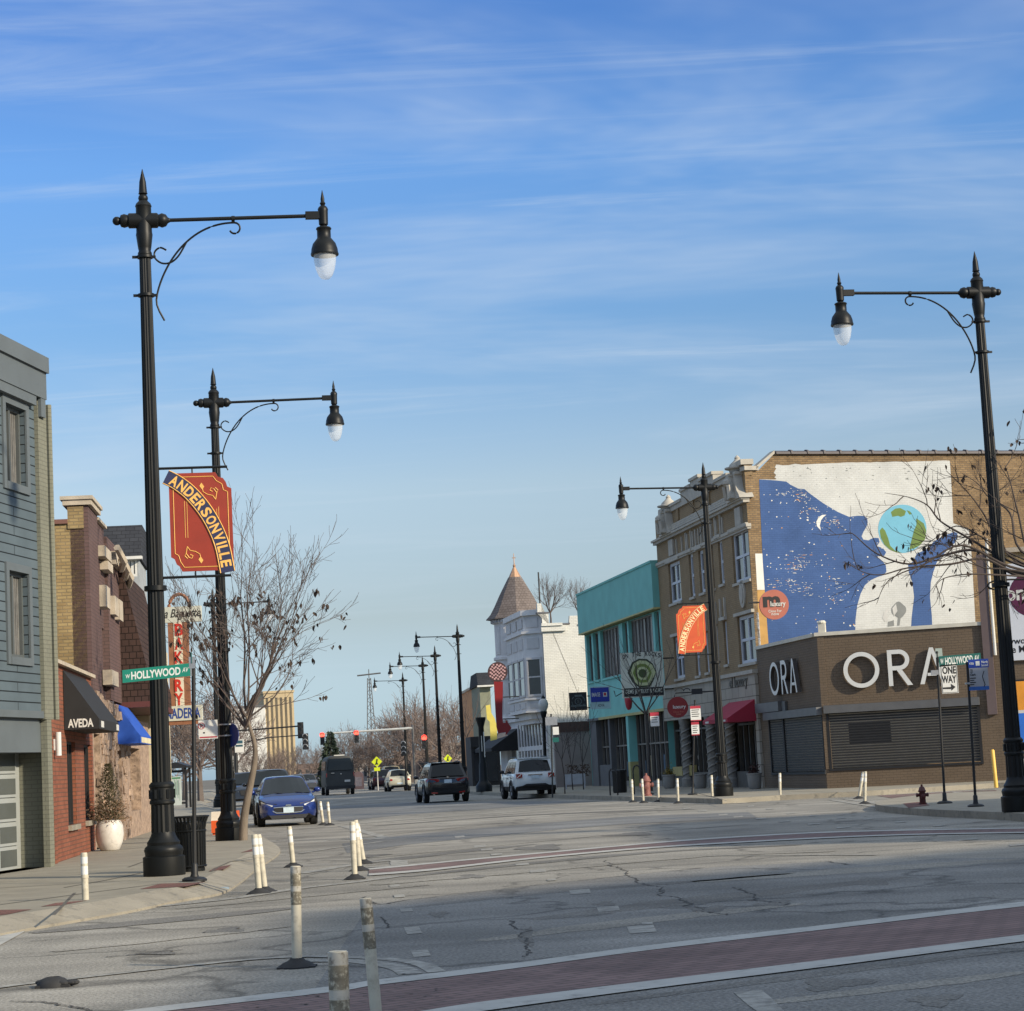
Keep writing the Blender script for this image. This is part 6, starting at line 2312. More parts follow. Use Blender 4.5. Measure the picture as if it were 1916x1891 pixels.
b = MB().box(-.66, .66, -1.90, -1.62, 1.675, 1.71)
t.part('roof_spoiler', b, WP)
for s in (-1, 1):
    b = MB().tube([(s * .64, -1.6, 1.71), (s * .62, -.7, 1.75), (s * .64, .2, 1.72)], .02, 6)
    t.part('roof_rail', b, M['iron2'])
place(t, 1002, 1494, AWAY, (0, -1.9))

# ---- tall dark van
VP = mat('dark_grey_van_paint', (0.050, 0.051, 0.048), 0.6, 0, 0.1, 2, spec=0.3)
t = Thing('driving_van', 'tall dark grey van driving away on the left side of the road', 'van', (0, 0, 0))
b = MB()
sec = [(.80, .45), (.95, .55), (1.0, .95), (.985, 1.4), (.92, 2.0), (.84, 2.42), (.72, 2.58), (.35, 2.66)]
full = [(x, z) for x, z in sec] + [(-x, z) for x, z in reversed(sec)]
i0 = 0
rows = [(-2.9, .955, 0), (-2.84, .99, 0), (-2.6, 1.0, 0), (1.4, 1.0, 0), (2.1, .97, -.05)]
for y, sc_, dz in rows:
    b.v += [Vector((x * sc_, y + (z - .45) * .05, .45 + (z - .45) * sc_ + dz)) for x, z in full]
n = len(full)
for k in range(len(rows) - 1):
    for j in range(n):
        j2 = (j + 1) % n
        b.f.append((k * n + j, (k + 1) * n + j, (k + 1) * n + j2, k * n + j2))
        b.m.append(0)
b.f.append(tuple(range(n)))
b.m.append(0)
b.f.append(tuple((len(rows) - 1) * n + j for j in reversed(range(n))))
b.m.append(0)
b.hexa([(-.95, 2.1, .45), (.95, 2.1, .45), (.85, 2.95, .45), (-.85, 2.95, .45), (-.95, 2.1, 1.4), (.95, 2.1, 1.4), (.85, 2.9, 1.1), (-.85, 2.9, 1.1)])
t.part('body', b, VP, smooth=35)
b = MB().prism([(-.74, -2.82, 2.36), (-.70, -2.81, 2.45), (.70, -2.81, 2.45), (.74, -2.82, 2.36), (.84, -2.87, 1.66), (-.84, -2.87, 1.66)], (0, -.035, 0))
t.part('rear_window', b, M['cglass'])
for s in (-1, 1):
    b = MB().prism([(s * .90, -2.86, 1.22), (s * .97, -2.80, 1.22), (s * .95, -2.80, 1.50), (s * .88, -2.86, 1.50)], (0, -.05, 0))
    t.part('tail_light', b, M['tail'])
    b = MB().prism([(s * .955, -2.5, 1.7), (s * .955, 1.2, 1.7), (s * .90, 1.2, 2.3), (s * .90, -2.5, 2.3)], (s * .03, 0, 0))
    t.part('side_window', b, M['cglass'])
    b = MB().box(min(s * .98, s * 1.2), max(s * .98, s * 1.2), 1.55, 1.65, 1.35, 1.65)
    t.part('wing_mirror', b, M['dark'])
b = MB().box(.28, .66, -2.925, -2.89, .86, 1.0)
t.part('number_plate', b, M['white'])
b = MB().box(-.62, -.38, -2.915, -2.88, 1.44, 1.52)
t.part('badge', b, M['chrome'])
b = MB().ball((.05, -2.9, 1.40), .05, 8)
t.part('door_handle', b, M['chrome'])
b = MB().box(-.98, .98, -3.0, -2.8, .40, .62)
t.part('rear_bumper', b, M['dark'])
b = MB().box(-.35, .35, -2.7, -2.5, 2.62, 2.70)
t.part('roof_light', b, M['white'])
for wy in (-1.9, 1.9):
    for s in (-1, 1):
        b = MB().lathe([(.22, -.12), (.34, -.12), (.37, -.08), (.37, .08), (.34, .12), (.22, .12)], (s * .86, wy, .37), 20, 'x')
        w_ = t.part('wheel', b, M['tyre'], smooth=40)
        b = MB().lathe([(.22, -.125), (.2, .125)], (s * .86, wy, .37), 14, 'x')
        t.part('rim', b, M['rim'], w_)
place(t, 638, 1487, AWAY, (0, -2.8))

# ---- small far cars
CRP = carpaint('cream_paint', (0.48, 0.46, 0.36), 0.35, 0)
tab = [(-1.78, .42, .88, .66), (-1.7, .3, 1.0, .78), (0, .24, .96, .82), (1.2, .26, .92, .80), (1.7, .34, .72, .68)]
t = make_car('driving_car', 'small cream hatchback far down the road, left of the black suv', 'car', tab, (-1.7, -1.2, .2, .9, 1.49, .74, .55), CRP, (-1.15, 1.15, .29), 1.63, lz=.30, opts={'rear_window': (.14, .9)})
for s in (-1, 1):
    g = MB().box(min(s * .52, s * .68), max(s * .52, s * .68), -1.79, -1.70, .74, .86)
    t.part('tail_light', g, M['tail'])
b = MB().box(-.2, .2, -1.80, -1.76, .50, .60)
t.part('number_plate', b, M['plate'])
place(t, 749, 1480, AWAY, (0, -1.7))
MRP = carpaint('dark_red_paint', (0.045, 0.006, 0.010), 0.3, 0.1)
tab = [(-2.2, .42, .88, .7), (-2.1, .3, 1.0, .84), (0, .24, .98, .88), (1.4, .26, .94, .86), (2.1, .34, .72, .7)]
t = make_car('driving_car', 'dark maroon car far down the road, left of the cream hatchback', 'car', tab, (-2.1, -1.5, .2, .95, 1.55, .8, .62), MRP, (-1.3, 1.3, .32), 1.76, lz=.30)
for s in (-1, 1):
    g = MB().box(min(s * .55, s * .78), max(s * .55, s * .78), -2.2, -2.05, .74, .9)
    t.part('tail_light', g, M['tail'])
place(t, 718, 1477, AWAY, (0, -2.1))
tab = [(-2.2, .42, .95, .7), (-2.1, .3, 1.05, .84), (0, .24, 1.02, .9), (1.4, .26, .98, .88), (2.1, .34, .75, .7)]
t = make_car('driving_car', 'tan roofed car mostly hidden behind the cream hatchback', 'car', tab, (-2.1, -1.7, .2, .95, 1.85, .84, .66), carpaint('tan_paint', (.34, .28, .16), .4, 0), (-1.3, 1.3, .34), 1.8, lz=.30)
place(t, 735, 1471, AWAY, (0, -2.1))
far = make_car('parked_car', 'dark far car in the row parked beyond the black suv', 'car', tab, (-2.1, -1.5, .2, .95, 1.5, .8, .62), carpaint('grey_far_paint', (.07, .075, .085)), (-1.3, 1.3, .32), 1.76, lz=.30, group='far cars parked along the left kerb')
place(far, 556, 1486, BACK, (0, 2.0))
for px, py, lb in ((575, 1481, 'second far car beyond the black suv, left of the van'), (586, 1477, 'third far car beyond the black suv, close to the van'), (594, 1474.5, 'farthest car of the row left of the van')):
    c = copy_tree(far.e)
    c['label'] = lb
    g = G(px, py)
    c.location = (g.x, g.y, 0)
# ------------------------------------------------------------------ trees (bare, early spring)
BARK = mat('grey_bark', (0.165, 0.132, 0.10), 0.95, 0, 0.3, 8, 0.4, 30, stretch=(1, 1, .3))
TWIG = mat('brown_twigs', (0.100, 0.077, 0.067), 0.95, 0, 0.25, 5)
DARKTW = mat('dark_branches', (0.062, 0.048, 0.041), 0.95, 0, 0.25, 5)  # darker brown than the other twigs
LEAF = mat('dry_seed_pods', (0.046, 0.031, 0.023), 0.9, 0, 0.4, 8)
HAZTW = mat('hazed_far_twigs', (0.155, 0.118, 0.102), 0.95, 0, 0.25, 0.5)  # paler than the near twigs: distance haze put into the colour
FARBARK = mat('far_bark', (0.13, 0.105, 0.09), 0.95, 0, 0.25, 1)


def limb(b, rg, p, d, length, r, depth, up=0.12, wig=0.18, kids=(3, 4), shrink=.68, spread=(28, 58), tips=None, rmin=.004, sides=None, curl=0.0):
    n = 5 if depth > 1 else 4
    pts, rs = [p], [r]
    q, dd = p.copy(), d.normalized()
    for k in range(n):
        dd = (dd + Vector((rg.gauss(0, wig), rg.gauss(0, wig), rg.gauss(0, wig) + up)) * .5).normalized()
        q = q + dd * (length / n)
        pts.append(q.copy())
        rs.append(max(rmin, r * (1 - (k + 1) / n * (.55 if depth > 0 else .8))))
    b.tube(pts, rs, sides or (6 if depth >= 3 else (4 if depth >= 1 else 3)))
    if depth <= 0:
        if tips is not None:
            tips.append((pts[-1], dd.copy()))
        return
    nk = rg.randint(*kids)
    for k in range(nk):
        f = .30 + .68 * (k + rg.random() * .6) / nk
        i = min(n - 1, int(f * n))
        w = f * n - i
        pp = pts[i].lerp(pts[i + 1], min(1, w))
        ax = dd.cross(Vector((rg.gauss(0, 1), rg.gauss(0, 1), rg.gauss(0, 1)))).normalized()
        a = rad(rg.uniform(*spread))
        nd = (Matrix.Rotation(a, 3, ax) @ (pts[i + 1] - pts[i]).normalized())
        limb(b, rg, pp, nd, length * shrink * rg.uniform(.75, 1.15), max(rmin, rs[i] * .62), depth - 1, up, wig, kids, shrink, spread, tips, rmin, sides)
    limb(b, rg, pts[-1], dd, length * shrink, max(rmin, rs[-1]), depth - 1, up, wig, kids, shrink, spread, tips, rmin, sides)


def pods(b, rg, tips, count, size):
    for k in range(count):
        p, d = rg.choice(tips)
        p = p + Vector((rg.gauss(0, .03), rg.gauss(0, .03), -.02))
        for j in range(rg.randint(1, 3)):
            q = p + Vector((rg.gauss(0, .05), rg.gauss(0, .05), rg.gauss(-.02, .03)))
            w = size * rg.uniform(.18, .4)
            l = size * rg.uniform(.6, 1.2)
            a = rg.uniform(0, 6.28)
            u = Vector((math.cos(a), math.sin(a), 0)) * w
            f = Vector((-math.sin(a), math.cos(a), 0)) * l
            dn = Vector((rg.gauss(0, .3), rg.gauss(0, .3), -1)).normalized() * l
            cu = rg.uniform(-.5, .5)
            row = [(0, .15, 0), (.3, .9, .10), (.62, .75, .26), (.88, .35, .2), (1.0, .05, .02)]
            pr = []
            for t_, wd, c_ in row:
                m_ = q + dn * t_ + f * (c_ * cu)
                pr.append((m_ - u * wd - f * .12 * wd, m_ + f * .06 * wd, m_ + u * wd - f * .12 * wd))
            for x0, x1 in zip(pr, pr[1:]):
                b.face([x0[0], x0[1], x1[1], x1[0]])
                b.face([x0[1], x0[2], x1[2], x1[1]])


# leaning street tree on the left
rg = random.Random(5)
base = G(455, 1572, .15)
ty = base.y
t = Thing('street_tree', 'bare leaning street tree with pale trunk and dark pods, right of the second lamp post', 'tree', base)
tp = [Vector(P(x, y, ty)) for x, y in ((455, 1572), (457, 1530), (466, 1480), (476, 1430), (477, 1395), (468, 1362), (460, 1335))]
tp[0].z = .12
b = MB().tube(smooth_line(tp, 3), [.10 - .004 * k for k in range(19)], 8)
t.part('trunk', b, BARK, smooth=60)
b = MB()
tips = []
top = tp[-1]
for ang, el, ln, r_ in ((10, 50, 2.0, .05), (60, 38, 2.0, .05), (-35, 35, 2.0, .05), (120, 55, 1.9, .045), (180, 60, 1.8, .045), (240, 50, 1.9, .045), (300, 45, 2.1, .05), (20, 75, 2.2, .05), (200, 80, 2.3, .05), (-5, 32, 1.3, .04), (35, 60, 2.2, .045), (160, 35, 1.7, .04)):
    d = Vector((math.cos(rad(ang)) * math.cos(rad(el)), math.sin(rad(ang)) * math.cos(rad(el)), math.sin(rad(el))))
    limb(b, rg, top + Vector((0, 0, rg.uniform(-.35, .1))), d, ln * .98, r_ * .62, 4 if el > 36 else 3, .12, .15, (2, 3), .60, (18, 50), tips, .004)
t.part('crown', b, TWIG)
b = MB()
low = [q for q in tips if q[0].z < 5.6]
pods(b, rg, low, 170, .125)
t.part('leaves', b, LEAF)['kind'] = 'stuff'

# tree on the near right corner whose branches hang across the mural (trunk stands just outside the picture)
rg = random.Random(21)
base = Vector((10.9, 39.6, .14))
t = Thing('corner_tree', 'bare dark branches with hanging pods reaching in from the right across the mural', 'tree', base)
jn = Vector((10.35, 39.7, 4.35))
b = MB().tube([base, base + Vector((.05, .1, 1.5)), Vector((10.7, 39.7, 3.0)), jn], [.13, .11, .10, .085], 8)
t.part('trunk', b, BARK, smooth=60)
b = MB()
tips = []


def pixlimb(pix, r0, r1, depth=2, k=4, ln=.55, y0=39.7, spread=(25, 60)):
    pts = [jn] + [P(x, y, y0 + dy) for x, y, dy in pix]
    pts = smooth_line(pts, 5)
    n = len(pts)
    b.tube(pts, [.74 * (r0 + (r1 - r0) * i / (n - 1)) for i in range(n)], 6)
    for j in range(k):
        i = int(n * (.25 + .7 * (j + rg.random()) / k))
        i = min(i, n - 2)
        d = (pts[i + 1] - pts[i]).normalized()
        ax = Vector((rg.gauss(0, .5), 1, rg.gauss(0, .5))).normalized()
        d2 = Matrix.Rotation(rad(rg.choice((-1, 1)) * rg.uniform(*spread)), 3, ax) @ d
        limb(b, rg, pts[i], d2, ln * rg.uniform(.6, 1.2), .011, depth, .10, .22, (1, 2), .66, (20, 55), tips, .0042)
    tips.append((pts[-1], (pts[-1] - pts[-2]).normalized()))


pixlimb([(1900, 1075, 0), (1830, 1030, .2), (1760, 1040, .4), (1700, 1055, .5), (1640, 1035, .6), (1598, 1000, .6), (1590, 998, .6)], .055, .006, 2, 5)
pixlimb([(1900, 1070, -.2), (1840, 1045, -.3), (1780, 1055, -.4), (1700, 1062, -.3), (1650, 1075, -.3), (1615, 1070, -.3), (1580, 1050, -.3)], .045, .006, 2, 5)
pixlimb([(1890, 1050, .2), (1810, 1005, .3), (1760, 975, .4), (1735, 945, .5), (1700, 930, .5), (1655, 922, .5)], .045, .005, 2, 5)
pixlimb([(1890, 1060, -.4), (1800, 1020, -.6), (1730, 1055, -.6), (1680, 1075, -.6), (1655, 1095, -.6), (1640, 1130, -.5)], .04, .005, 1, 3, .4)
pixlimb([(1890, 1040, .3), (1840, 960, .5), (1810, 920, .6), (1770, 880, .6)], .04, .006, 2, 5)
pixlimb([(1910, 1030, 0), (1890, 960, .4), (1850, 930, .7), (1830, 905, .7), (1800, 885, .6)], .04, .006, 2, 5)
pixlimb([(1930, 1040, -.5), (1905, 960, -.5), (1890, 900, -.4), (1880, 870, -.3)], .04, .006, 2, 4)
pixlimb([(1950, 1000, -.5), (1960, 900, -.5), (1940, 830, -.4), (1905, 822, -.3)], .04, .006, 1, 3, .35)
pixlimb([(1860, 1075, -.8), (1800, 1075, -1.0), (1760, 1085, -1.0), (1745, 1110, -1.0)], .03, .005, 1, 3, .35)
pixlimb([(1870, 1085, .5), (1850, 1100, .6), (1880, 1105, .7), (1916, 1115, .7)], .03, .006, 2, 4, .4)
pixlimb([(1880, 1030, .6), (1800, 985, .7), (1760, 1000, .8), (1720, 1030, .9)], .03, .005, 2, 5, .45)
pixlimb([(1880, 1045, .9), (1830, 1000, 1.0), (1790, 1020, 1.1), (1745, 1012, 1.1), (1700, 990, 1.1)], .025, .005, 2, 6, .4)
pixlimb([(1885, 1065, -1.1), (1840, 1062, -1.2), (1800, 1040, -1.2), (1770, 1045, -1.2), (1735, 1070, -1.2)], .025, .005, 2, 6, .4)
pixlimb([(1900, 1050, 1.2), (1870, 1000, 1.2), (1850, 960, 1.3), (1862, 915, 1.3)], .025, .005, 2, 5, .4)
t.part('branches', b, DARKTW)
b = MB()
pods(b, rg, tips, 75, .115)
t.part('leaves', b, LEAF)['kind'] = 'stuff'


GTW = mat('grey_thin_twigs', (0.075, 0.066, 0.058), 0.95, 0, 0.25, 5)


def small_tree(name, label, px, py, z0, hgt, fork, spread_el, seed, m, group=None, nl=6, r0=.05, depth=2, ln=.9, bark=None, yfix=None):
    rg = random.Random(seed)
    base = G(px, py, z0) if yfix is None else P(px, py, yfix)
    t = Thing(name, label, 'tree', base, group)
    b = MB()
    top = base + Vector((rg.uniform(-.1, .1), 0, fork))
    b.tube([base - Vector((0, 0, .1)), base.lerp(top, .5) + Vector((rg.uniform(-.05, .05), 0, 0)), top], [r0, r0 * .85, r0 * .7], 6)
    t.part('trunk', b, bark or m)
    b = MB()
    for k in range(nl):
        a = 2 * math.pi * k / nl + rg.random()
        el = rad(rg.uniform(*spread_el))
        limb(b, rg, top, Vector((math.cos(a) * math.cos(el), math.sin(a) * math.cos(el), math.sin(el))), (hgt - fork) * ln * .5, r0 * .5, depth, .14, .16, (2, 3), .66, (18, 45), None, .006)
    t.part('crown', b, m)
    return t


small_tree('street_tree', 'slim bare tree in front of the teal building, beside the round red sign', 1219, 1480, .15, 6.6, 3.0, (30, 75), 3, GTW, None, 5, .07, 2, 1.1)
small_tree('yard_tree', 'young bare tree left of the grey pole in the yard beside the white suv', 1057, 1485, .15, 3.6, 1.4, (45, 80), 8, DARKTW, None, 3, .032, 2, 1.0)
small_tree('yard_tree', 'young bare tree in the middle of the yard beside the teal building', 1072, 1478, .15, 4.6, 1.0, (60, 85), 9, DARKTW, None, 3, .032, 2, 1.0)
small_tree('yard_tree', 'young bare tree touching the grey end of the teal building', 1092, 1477, .15, 4.4, 1.2, (60, 85), 10, DARKTW, None, 3, .032, 2, 1.0)
small_tree('roof_tree', 'bare tree rising behind the notched roof of the white turret building', 1031, 1168, 0, 3.4, .8, (45, 80), 12, TWIG, None, 8, .08, 3, .95, yfix=150)
small_tree('roof_tree', 'bare tree between the white turret building and the teal building roof', 1086, 1165, 0, 3.0, .6, (55, 85), 13, TWIG, None, 6, .07, 3, .95, yfix=150)
small_tree('street_tree', 'small bare tree left of the yellow sign on the far pavement', 879, 1470, .15, 8.0, 3.2, (45, 80), 16, TWIG, None, 6, .09, 2, .8)


# far trees: a few kinds, copied
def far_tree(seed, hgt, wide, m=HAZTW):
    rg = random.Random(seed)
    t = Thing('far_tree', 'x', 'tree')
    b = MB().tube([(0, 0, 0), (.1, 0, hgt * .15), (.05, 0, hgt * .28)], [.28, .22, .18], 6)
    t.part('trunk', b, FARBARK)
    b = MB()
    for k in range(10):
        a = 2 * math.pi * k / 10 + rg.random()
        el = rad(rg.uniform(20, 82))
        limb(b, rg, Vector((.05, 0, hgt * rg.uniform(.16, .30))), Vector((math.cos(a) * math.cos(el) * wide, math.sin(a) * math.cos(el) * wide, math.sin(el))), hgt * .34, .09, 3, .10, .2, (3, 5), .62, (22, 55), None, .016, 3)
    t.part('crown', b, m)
    t.top = max(q.z for q in b.v)
    return t


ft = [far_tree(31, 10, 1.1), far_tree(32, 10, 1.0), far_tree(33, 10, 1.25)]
ft_used = [False] * 3
FT = [(470, 1480, 175, 1398, 'bare far tree behind the white block, left of the blue hatchback roof'), (500, 1478, 190, 1392, 'bare far tree below the left edge of the tan tower'), (530, 1476, 175, 1388, 'bare far tree below the right edge of the tan tower'),
      (556, 1474, 205, 1384, 'bare far tree right of the tan tower, left of the far left traffic light'), (585, 1472, 215, 1382, 'bare far tree just left of the spruce'), (640, 1470, 225, 1345, 'wide bare far tree behind the van roof'), (668, 1468, 235, 1352, 'wide bare far tree under the two red traffic lights'),
      (692, 1468, 230, 1362, 'bare far tree right of the two red traffic lights'), (720, 1466, 225, 1352, 'bare far tree behind the yellow walking sign'), (745, 1464, 235, 1322, 'bare far tree under the farthest lamp post'), (772, 1462, 215, 1290, 'tall bare far tree between the two farthest lamp posts'),
      (798, 1460, 222, 1282, 'tallest bare far tree behind the red light on the lamp post'), (826, 1458, 205, 1292, 'bare far tree right of the second tallest far lamp post'), (848, 1457, 195, 1308, 'bare far tree behind the tallest far lamp post'), (872, 1456, 200, 1335, 'bare far tree left of the orange building'),
      (345, 1478, 150, 1300, 'bare far tree behind the bus shelter'), (375, 1478, 140, 1270, 'bare far tree behind the second lamp post, above the bus shelter'), (425, 1480, 160, 1250, 'bare far tree right of the second lamp post'), (318, 1480, 170, 1330, 'bare far tree behind the nearest lamp post'), (450, 1481, 235, 1392, 'bare far tree behind the leaning tree trunk')]
for i, (px, py, Y, hgt, lb) in enumerate(FT):
    k = i % 3
    p = P(px, py, Y)
    hgt = P(px, hgt, Y).z
    if not ft_used[k]:
        o = ft[k].e
        o.location = (p.x, Y, 0)
        o['label'] = lb
        ft_used[k] = True
    else:
        o = dup(ft[k].e, (p.x, Y, 0), 0, lb)
    o.rotation_euler = (0, 0, i * 1.3)
    s = hgt / ft[k].top
    o.scale = (s, s, s)
    o['group'] = 'bare trees at the far end of the street'
# spruce
rg = random.Random(77)
NEED = mat('spruce_needles', (0.035, 0.052, 0.032), 0.9, 0, 0.4, 2)
p = P(622, 1480, 195)
t = Thing('spruce_tree', 'dark green spruce left of the van', 'tree', (p.x, 195, 0))
hs_ = (1452 - 1375) / F * 195 + 1.5
b = MB().tube([(p.x, 195, 0), (p.x, 195, hs_)], [.16, .02], 6)
t.part('trunk', b, FARBARK)
b = MB()
for k in range(1500):
    z = hs_ * (1 - rg.random() ** .7 * .88)
    R_ = (hs_ - z) * .36 + .12
    a = rg.uniform(0, 6.28)
    rr = R_ * math.sqrt(rg.random()) * rg.choice((1, 1, .8))
    c = Vector((p.x + rr * math.cos(a), 195 + rr * math.sin(a), z - rr * .3 + rg.gauss(0, .08)))
    o = Vector((math.cos(a), math.sin(a), -.35)) * rg.uniform(.15, .32)
    s = Vector((-math.sin(a), math.cos(a), rg.uniform(-.4, .4))) * rg.uniform(.06, .14)
    b.face([c - s, c + o, c + s])
    b.face([c + Vector((0, 0, .1)), c + o, c - Vector((0, 0, .1))])
t.part('crown', b, NEED)
# shrub in the white planter (left), and its pot
g = G(206, 1591, .15)
POT = mat('white_glazed_pot', (0.60, 0.57, 0.52), 0.4, 0, 0.12, 4, spot=((0.40, 0.37, 0.33), 5, 0.55, 0.75))
b = MB().lathe([(.17, 0), (.20, .02), (.27, .18), (.29, .34), (.28, .50), (.235, .60), (.225, .62), (.20, .60), (.19, .52)], g, 24)
solo('planter', b, POT, 'round white pot holding the evergreen shrub by the orange brick salon', 'planter', smooth=50)
SHR = mat('bronze_green_shrub', (0.075, 0.068, 0.030), 0.9, 0, 0.45, 5)
DRY = mat('dry_pink_sprigs', (0.30, 0.19, 0.12), 0.9, 0, 0.4, 6)
t = Thing('potted_shrub', 'conical bronze green shrub with dry sprigs in the round white pot', 'shrub', g + Vector((0, 0, .55)))
b = MB().tube([g + Vector((0, 0, .5)), g + Vector((.02, 0, 1.4))], [.03, .01], 5)
t.part('stem', b, BARK)
b = MB()
b2 = MB()
for k in range(2600):
    z = rg.random() ** 1.3 * 1.15
    R_ = .34 * (1 - z / 1.2) ** .8 + .03
    a = rg.uniform(0, 6.28)
    rr = R_ * math.sqrt(rg.random())
    c = g + Vector((rr * math.cos(a), rr * math.sin(a), .62 + z))
    d = Vector((math.cos(a), math.sin(a), rg.uniform(.2, 1.4))).normalized() * rg.uniform(.03, .075)
    s = Vector((-math.sin(a), math.cos(a), rg.gauss(0, .4))) * rg.uniform(.006, .016)
    b.face([c - s, c + d, c + s])
for k in range(900):
    a = rg.uniform(0, 6.28)
    rr = rg.uniform(.1, .42)
    c = g + Vector((rr * math.cos(a), rr * math.sin(a), rg.uniform(.58, 1.0)))
    d = Vector((math.cos(a), math.sin(a), rg.uniform(-.5, 1))).normalized() * rg.uniform(.04, .09)
    s = Vector((-math.sin(a), math.cos(a), rg.gauss(0, .4))) * rg.uniform(.008, .02)
    b2.face([c - s, c + d, c + s])
t.part('foliage', b, SHR)
t.part('dry_sprigs', b2, DRY)
# ------------------------------------------------------------------ flexible posts
def ring_frame(c, axis):
    q = axis.to_track_quat('Z', 'Y')
    return lambda prof, n=14: [[c + q @ Vector((r * math.cos(2 * math.pi * k / n), r * math.sin(2 * math.pi * k / n), z)) for k in range(n)] for r, z in prof]


def lathe_axis(b, c, axis, prof, n=14, m=0):
    rings = ring_frame(c, axis)(prof, n)
    i = len(b.v)
    for r_ in rings:
        b.v += r_
    for j in range(len(rings) - 1):
        for k in range(n):
            k2 = (k + 1) % n
            b.f.append((i + j * n + k, i + j * n + k2, i + (j + 1) * n + k2, i + (j + 1) * n + k))
            b.m.append(m)
    b.f.append(tuple(i + k for k in reversed(range(n))))
    b.m.append(m)
    e = i + (len(rings) - 1) * n
    b.f.append(tuple(e + k for k in range(n)))
    b.m.append(m)


def flex_post(px, py, tx, ty, label, base=True, r=.041, dirty=False, z=0.0, group='white flexible posts in the road'):
    a = G(px, py, z)
    c = P(tx, ty, a.y)
    ax = (c - a)
    L = ax.length
    ax.normalize()
    t = Thing('flexible_post', label, 'bollard', a, group)
    if base:
        b = MB().lathe([(.15, 0), (.15, .012), (.11, .04), (.07, .055), (.05, .075)], a, 14)
        b.box(a.x - .15, a.x + .15, a.y - .1, a.y + .1, z, z + .014)
        t.part('rubber_base', b, M['rubber'], smooth=40)
    b = MB()
    lathe_axis(b, a, ax, [(r, .04), (r, L - .02), (r * .9, L), (r * .55, L - .004)])
    if not dirty:
        lathe_axis(b, a, ax, [(r * 1.14, L - .30), (r * 1.14, L - .27)])
    t.part('post', b, M['post'], smooth=40)
    bands = [(L - .26, L - .16, 'band'), (L - .13, L - .05, 'band')] if not dirty else [(L - .055, L - .004, 'band'), (L - .155, L - .057, 'scuff'), (L - .195, L - .157, 'band'), (L - .30, L - .197, 'scuff')]
    for z0, z1, mm in bands:
        b = MB()
        lathe_axis(b, a, ax, [(r * 1.035, z0), (r * 1.035, z1)], 16)
        t.part('reflective_band', b, M['reflect' if not dirty else mm], smooth=40)
    return t


flex_post(161, 1707, 157, 1595, 'white flexible post by the pavement edge, farthest left')
flex_post(485, 1672, 476, 1561, 'left one of the leaning pair of white posts, right of the trash can')
flex_post(496, 1669, 483, 1561, 'right one of the leaning pair of white posts, right of the trash can')
flex_post(556, 1810, 553, 1620, 'large white post on a black rubber base in the left foreground', dirty=True)
flex_post(549, 1622, 541, 1546, 'leaning white post seen just above the large foreground post')
flex_post(664, 1645, 659, 1537, 'front post of the cluster of three, on a black base right of the large post')
flex_post(673, 1629, 665, 1534, 'middle post of the cluster of three right of the large post')
flex_post(681, 1616, 668, 1541, 'rear leaning post of the cluster of three right of the large post')
flex_post(605, 1543, 599, 1499, 'leaning white post touching the front of the blue hatchback')
flex_post(617, 1544, 613, 1500, 'upright white post just right of the blue hatchback')
a = P(632, 1779, 8.7)
bpx = 644
t = flex_post(bpx, 1444 + 6000 / 8.7 + 3, 632, 1779, 'nearest scuffed post cut by the bottom edge of the photo, thicker one', dirty=True)
t = flex_post(706, 1441 + 6000 / 12.6, 684, 1680, 'tall scuffed post with dark bands running off the bottom edge', dirty=True, r=.036)
flex_post(1184, 1501, 1182, 1458, 'first white post from the left at the far right kerb')
flex_post(1204, 1502, 1201, 1457, 'second white post from the left at the far right kerb, before the hydrant')
flex_post(1232, 1500, 1231, 1457, 'greyish white post right of the pale red hydrant')
flex_post(1269, 1503, 1267, 1456, 'white post in front of the first grey planter')
flex_post(1333, 1498, 1331, 1450, 'white post beside the base of the lamp post with the orange banner')
flex_post(1460, 1496, 1459, 1446, 'white post in front of the left shutters of the brown corner shop')
flex_post(1607, 1494, 1615, 1444, 'leaning white post of the pair before the wide roller shutter')
flex_post(1618, 1504, 1619, 1443, 'upright white post of the pair before the wide roller shutter')
g = G(100, 1846)
b = MB().lathe([(.13, 0), (.125, .03), (.09, .06), (.05, .075), (.03, .05)], g, 12)
b.box(g.x - .12, g.x + .14, g.y - .1, g.y + .1, 0, .02)
for k in range(5):
    b.ball(g + Vector((rnd.uniform(-.16, .16), rnd.uniform(-.08, .08), .03)), rnd.uniform(.02, .035), 6, 0, (1.5, 1, .7))
solo('rubber_stub', b, M['rubber'], 'broken black rubber post base lying on the road at the lower left', 'post base', smooth=40)
b = MB()
g = G(421, 1668)
b.tube([g + Vector((-.07, 0, .035)), g + Vector((.05, .03, .03))], .03, 8)
solo('crushed_can', b, mat('can_metal', (.30, .36, .38), .3, .5, .4, 14), 'small crushed can in the gutter below the trash can', 'litter', smooth=40)
a, c = G(1864, 1472, .15), G(1864, 1472, .15)
c = P(1857, 1404, a.y)
b = MB()
lathe_axis(b, a, (c - a).normalized(), [(.055, -.02), (.055, (c - a).length), (.03, (c - a).length + .03)])
solo('yellow_post', b, mat('yellow_post_paint', (.72, .44, .08), .55, 0, .1, 4), 'yellow pipe post against the brown wall at the right', 'bollard', smooth=40)

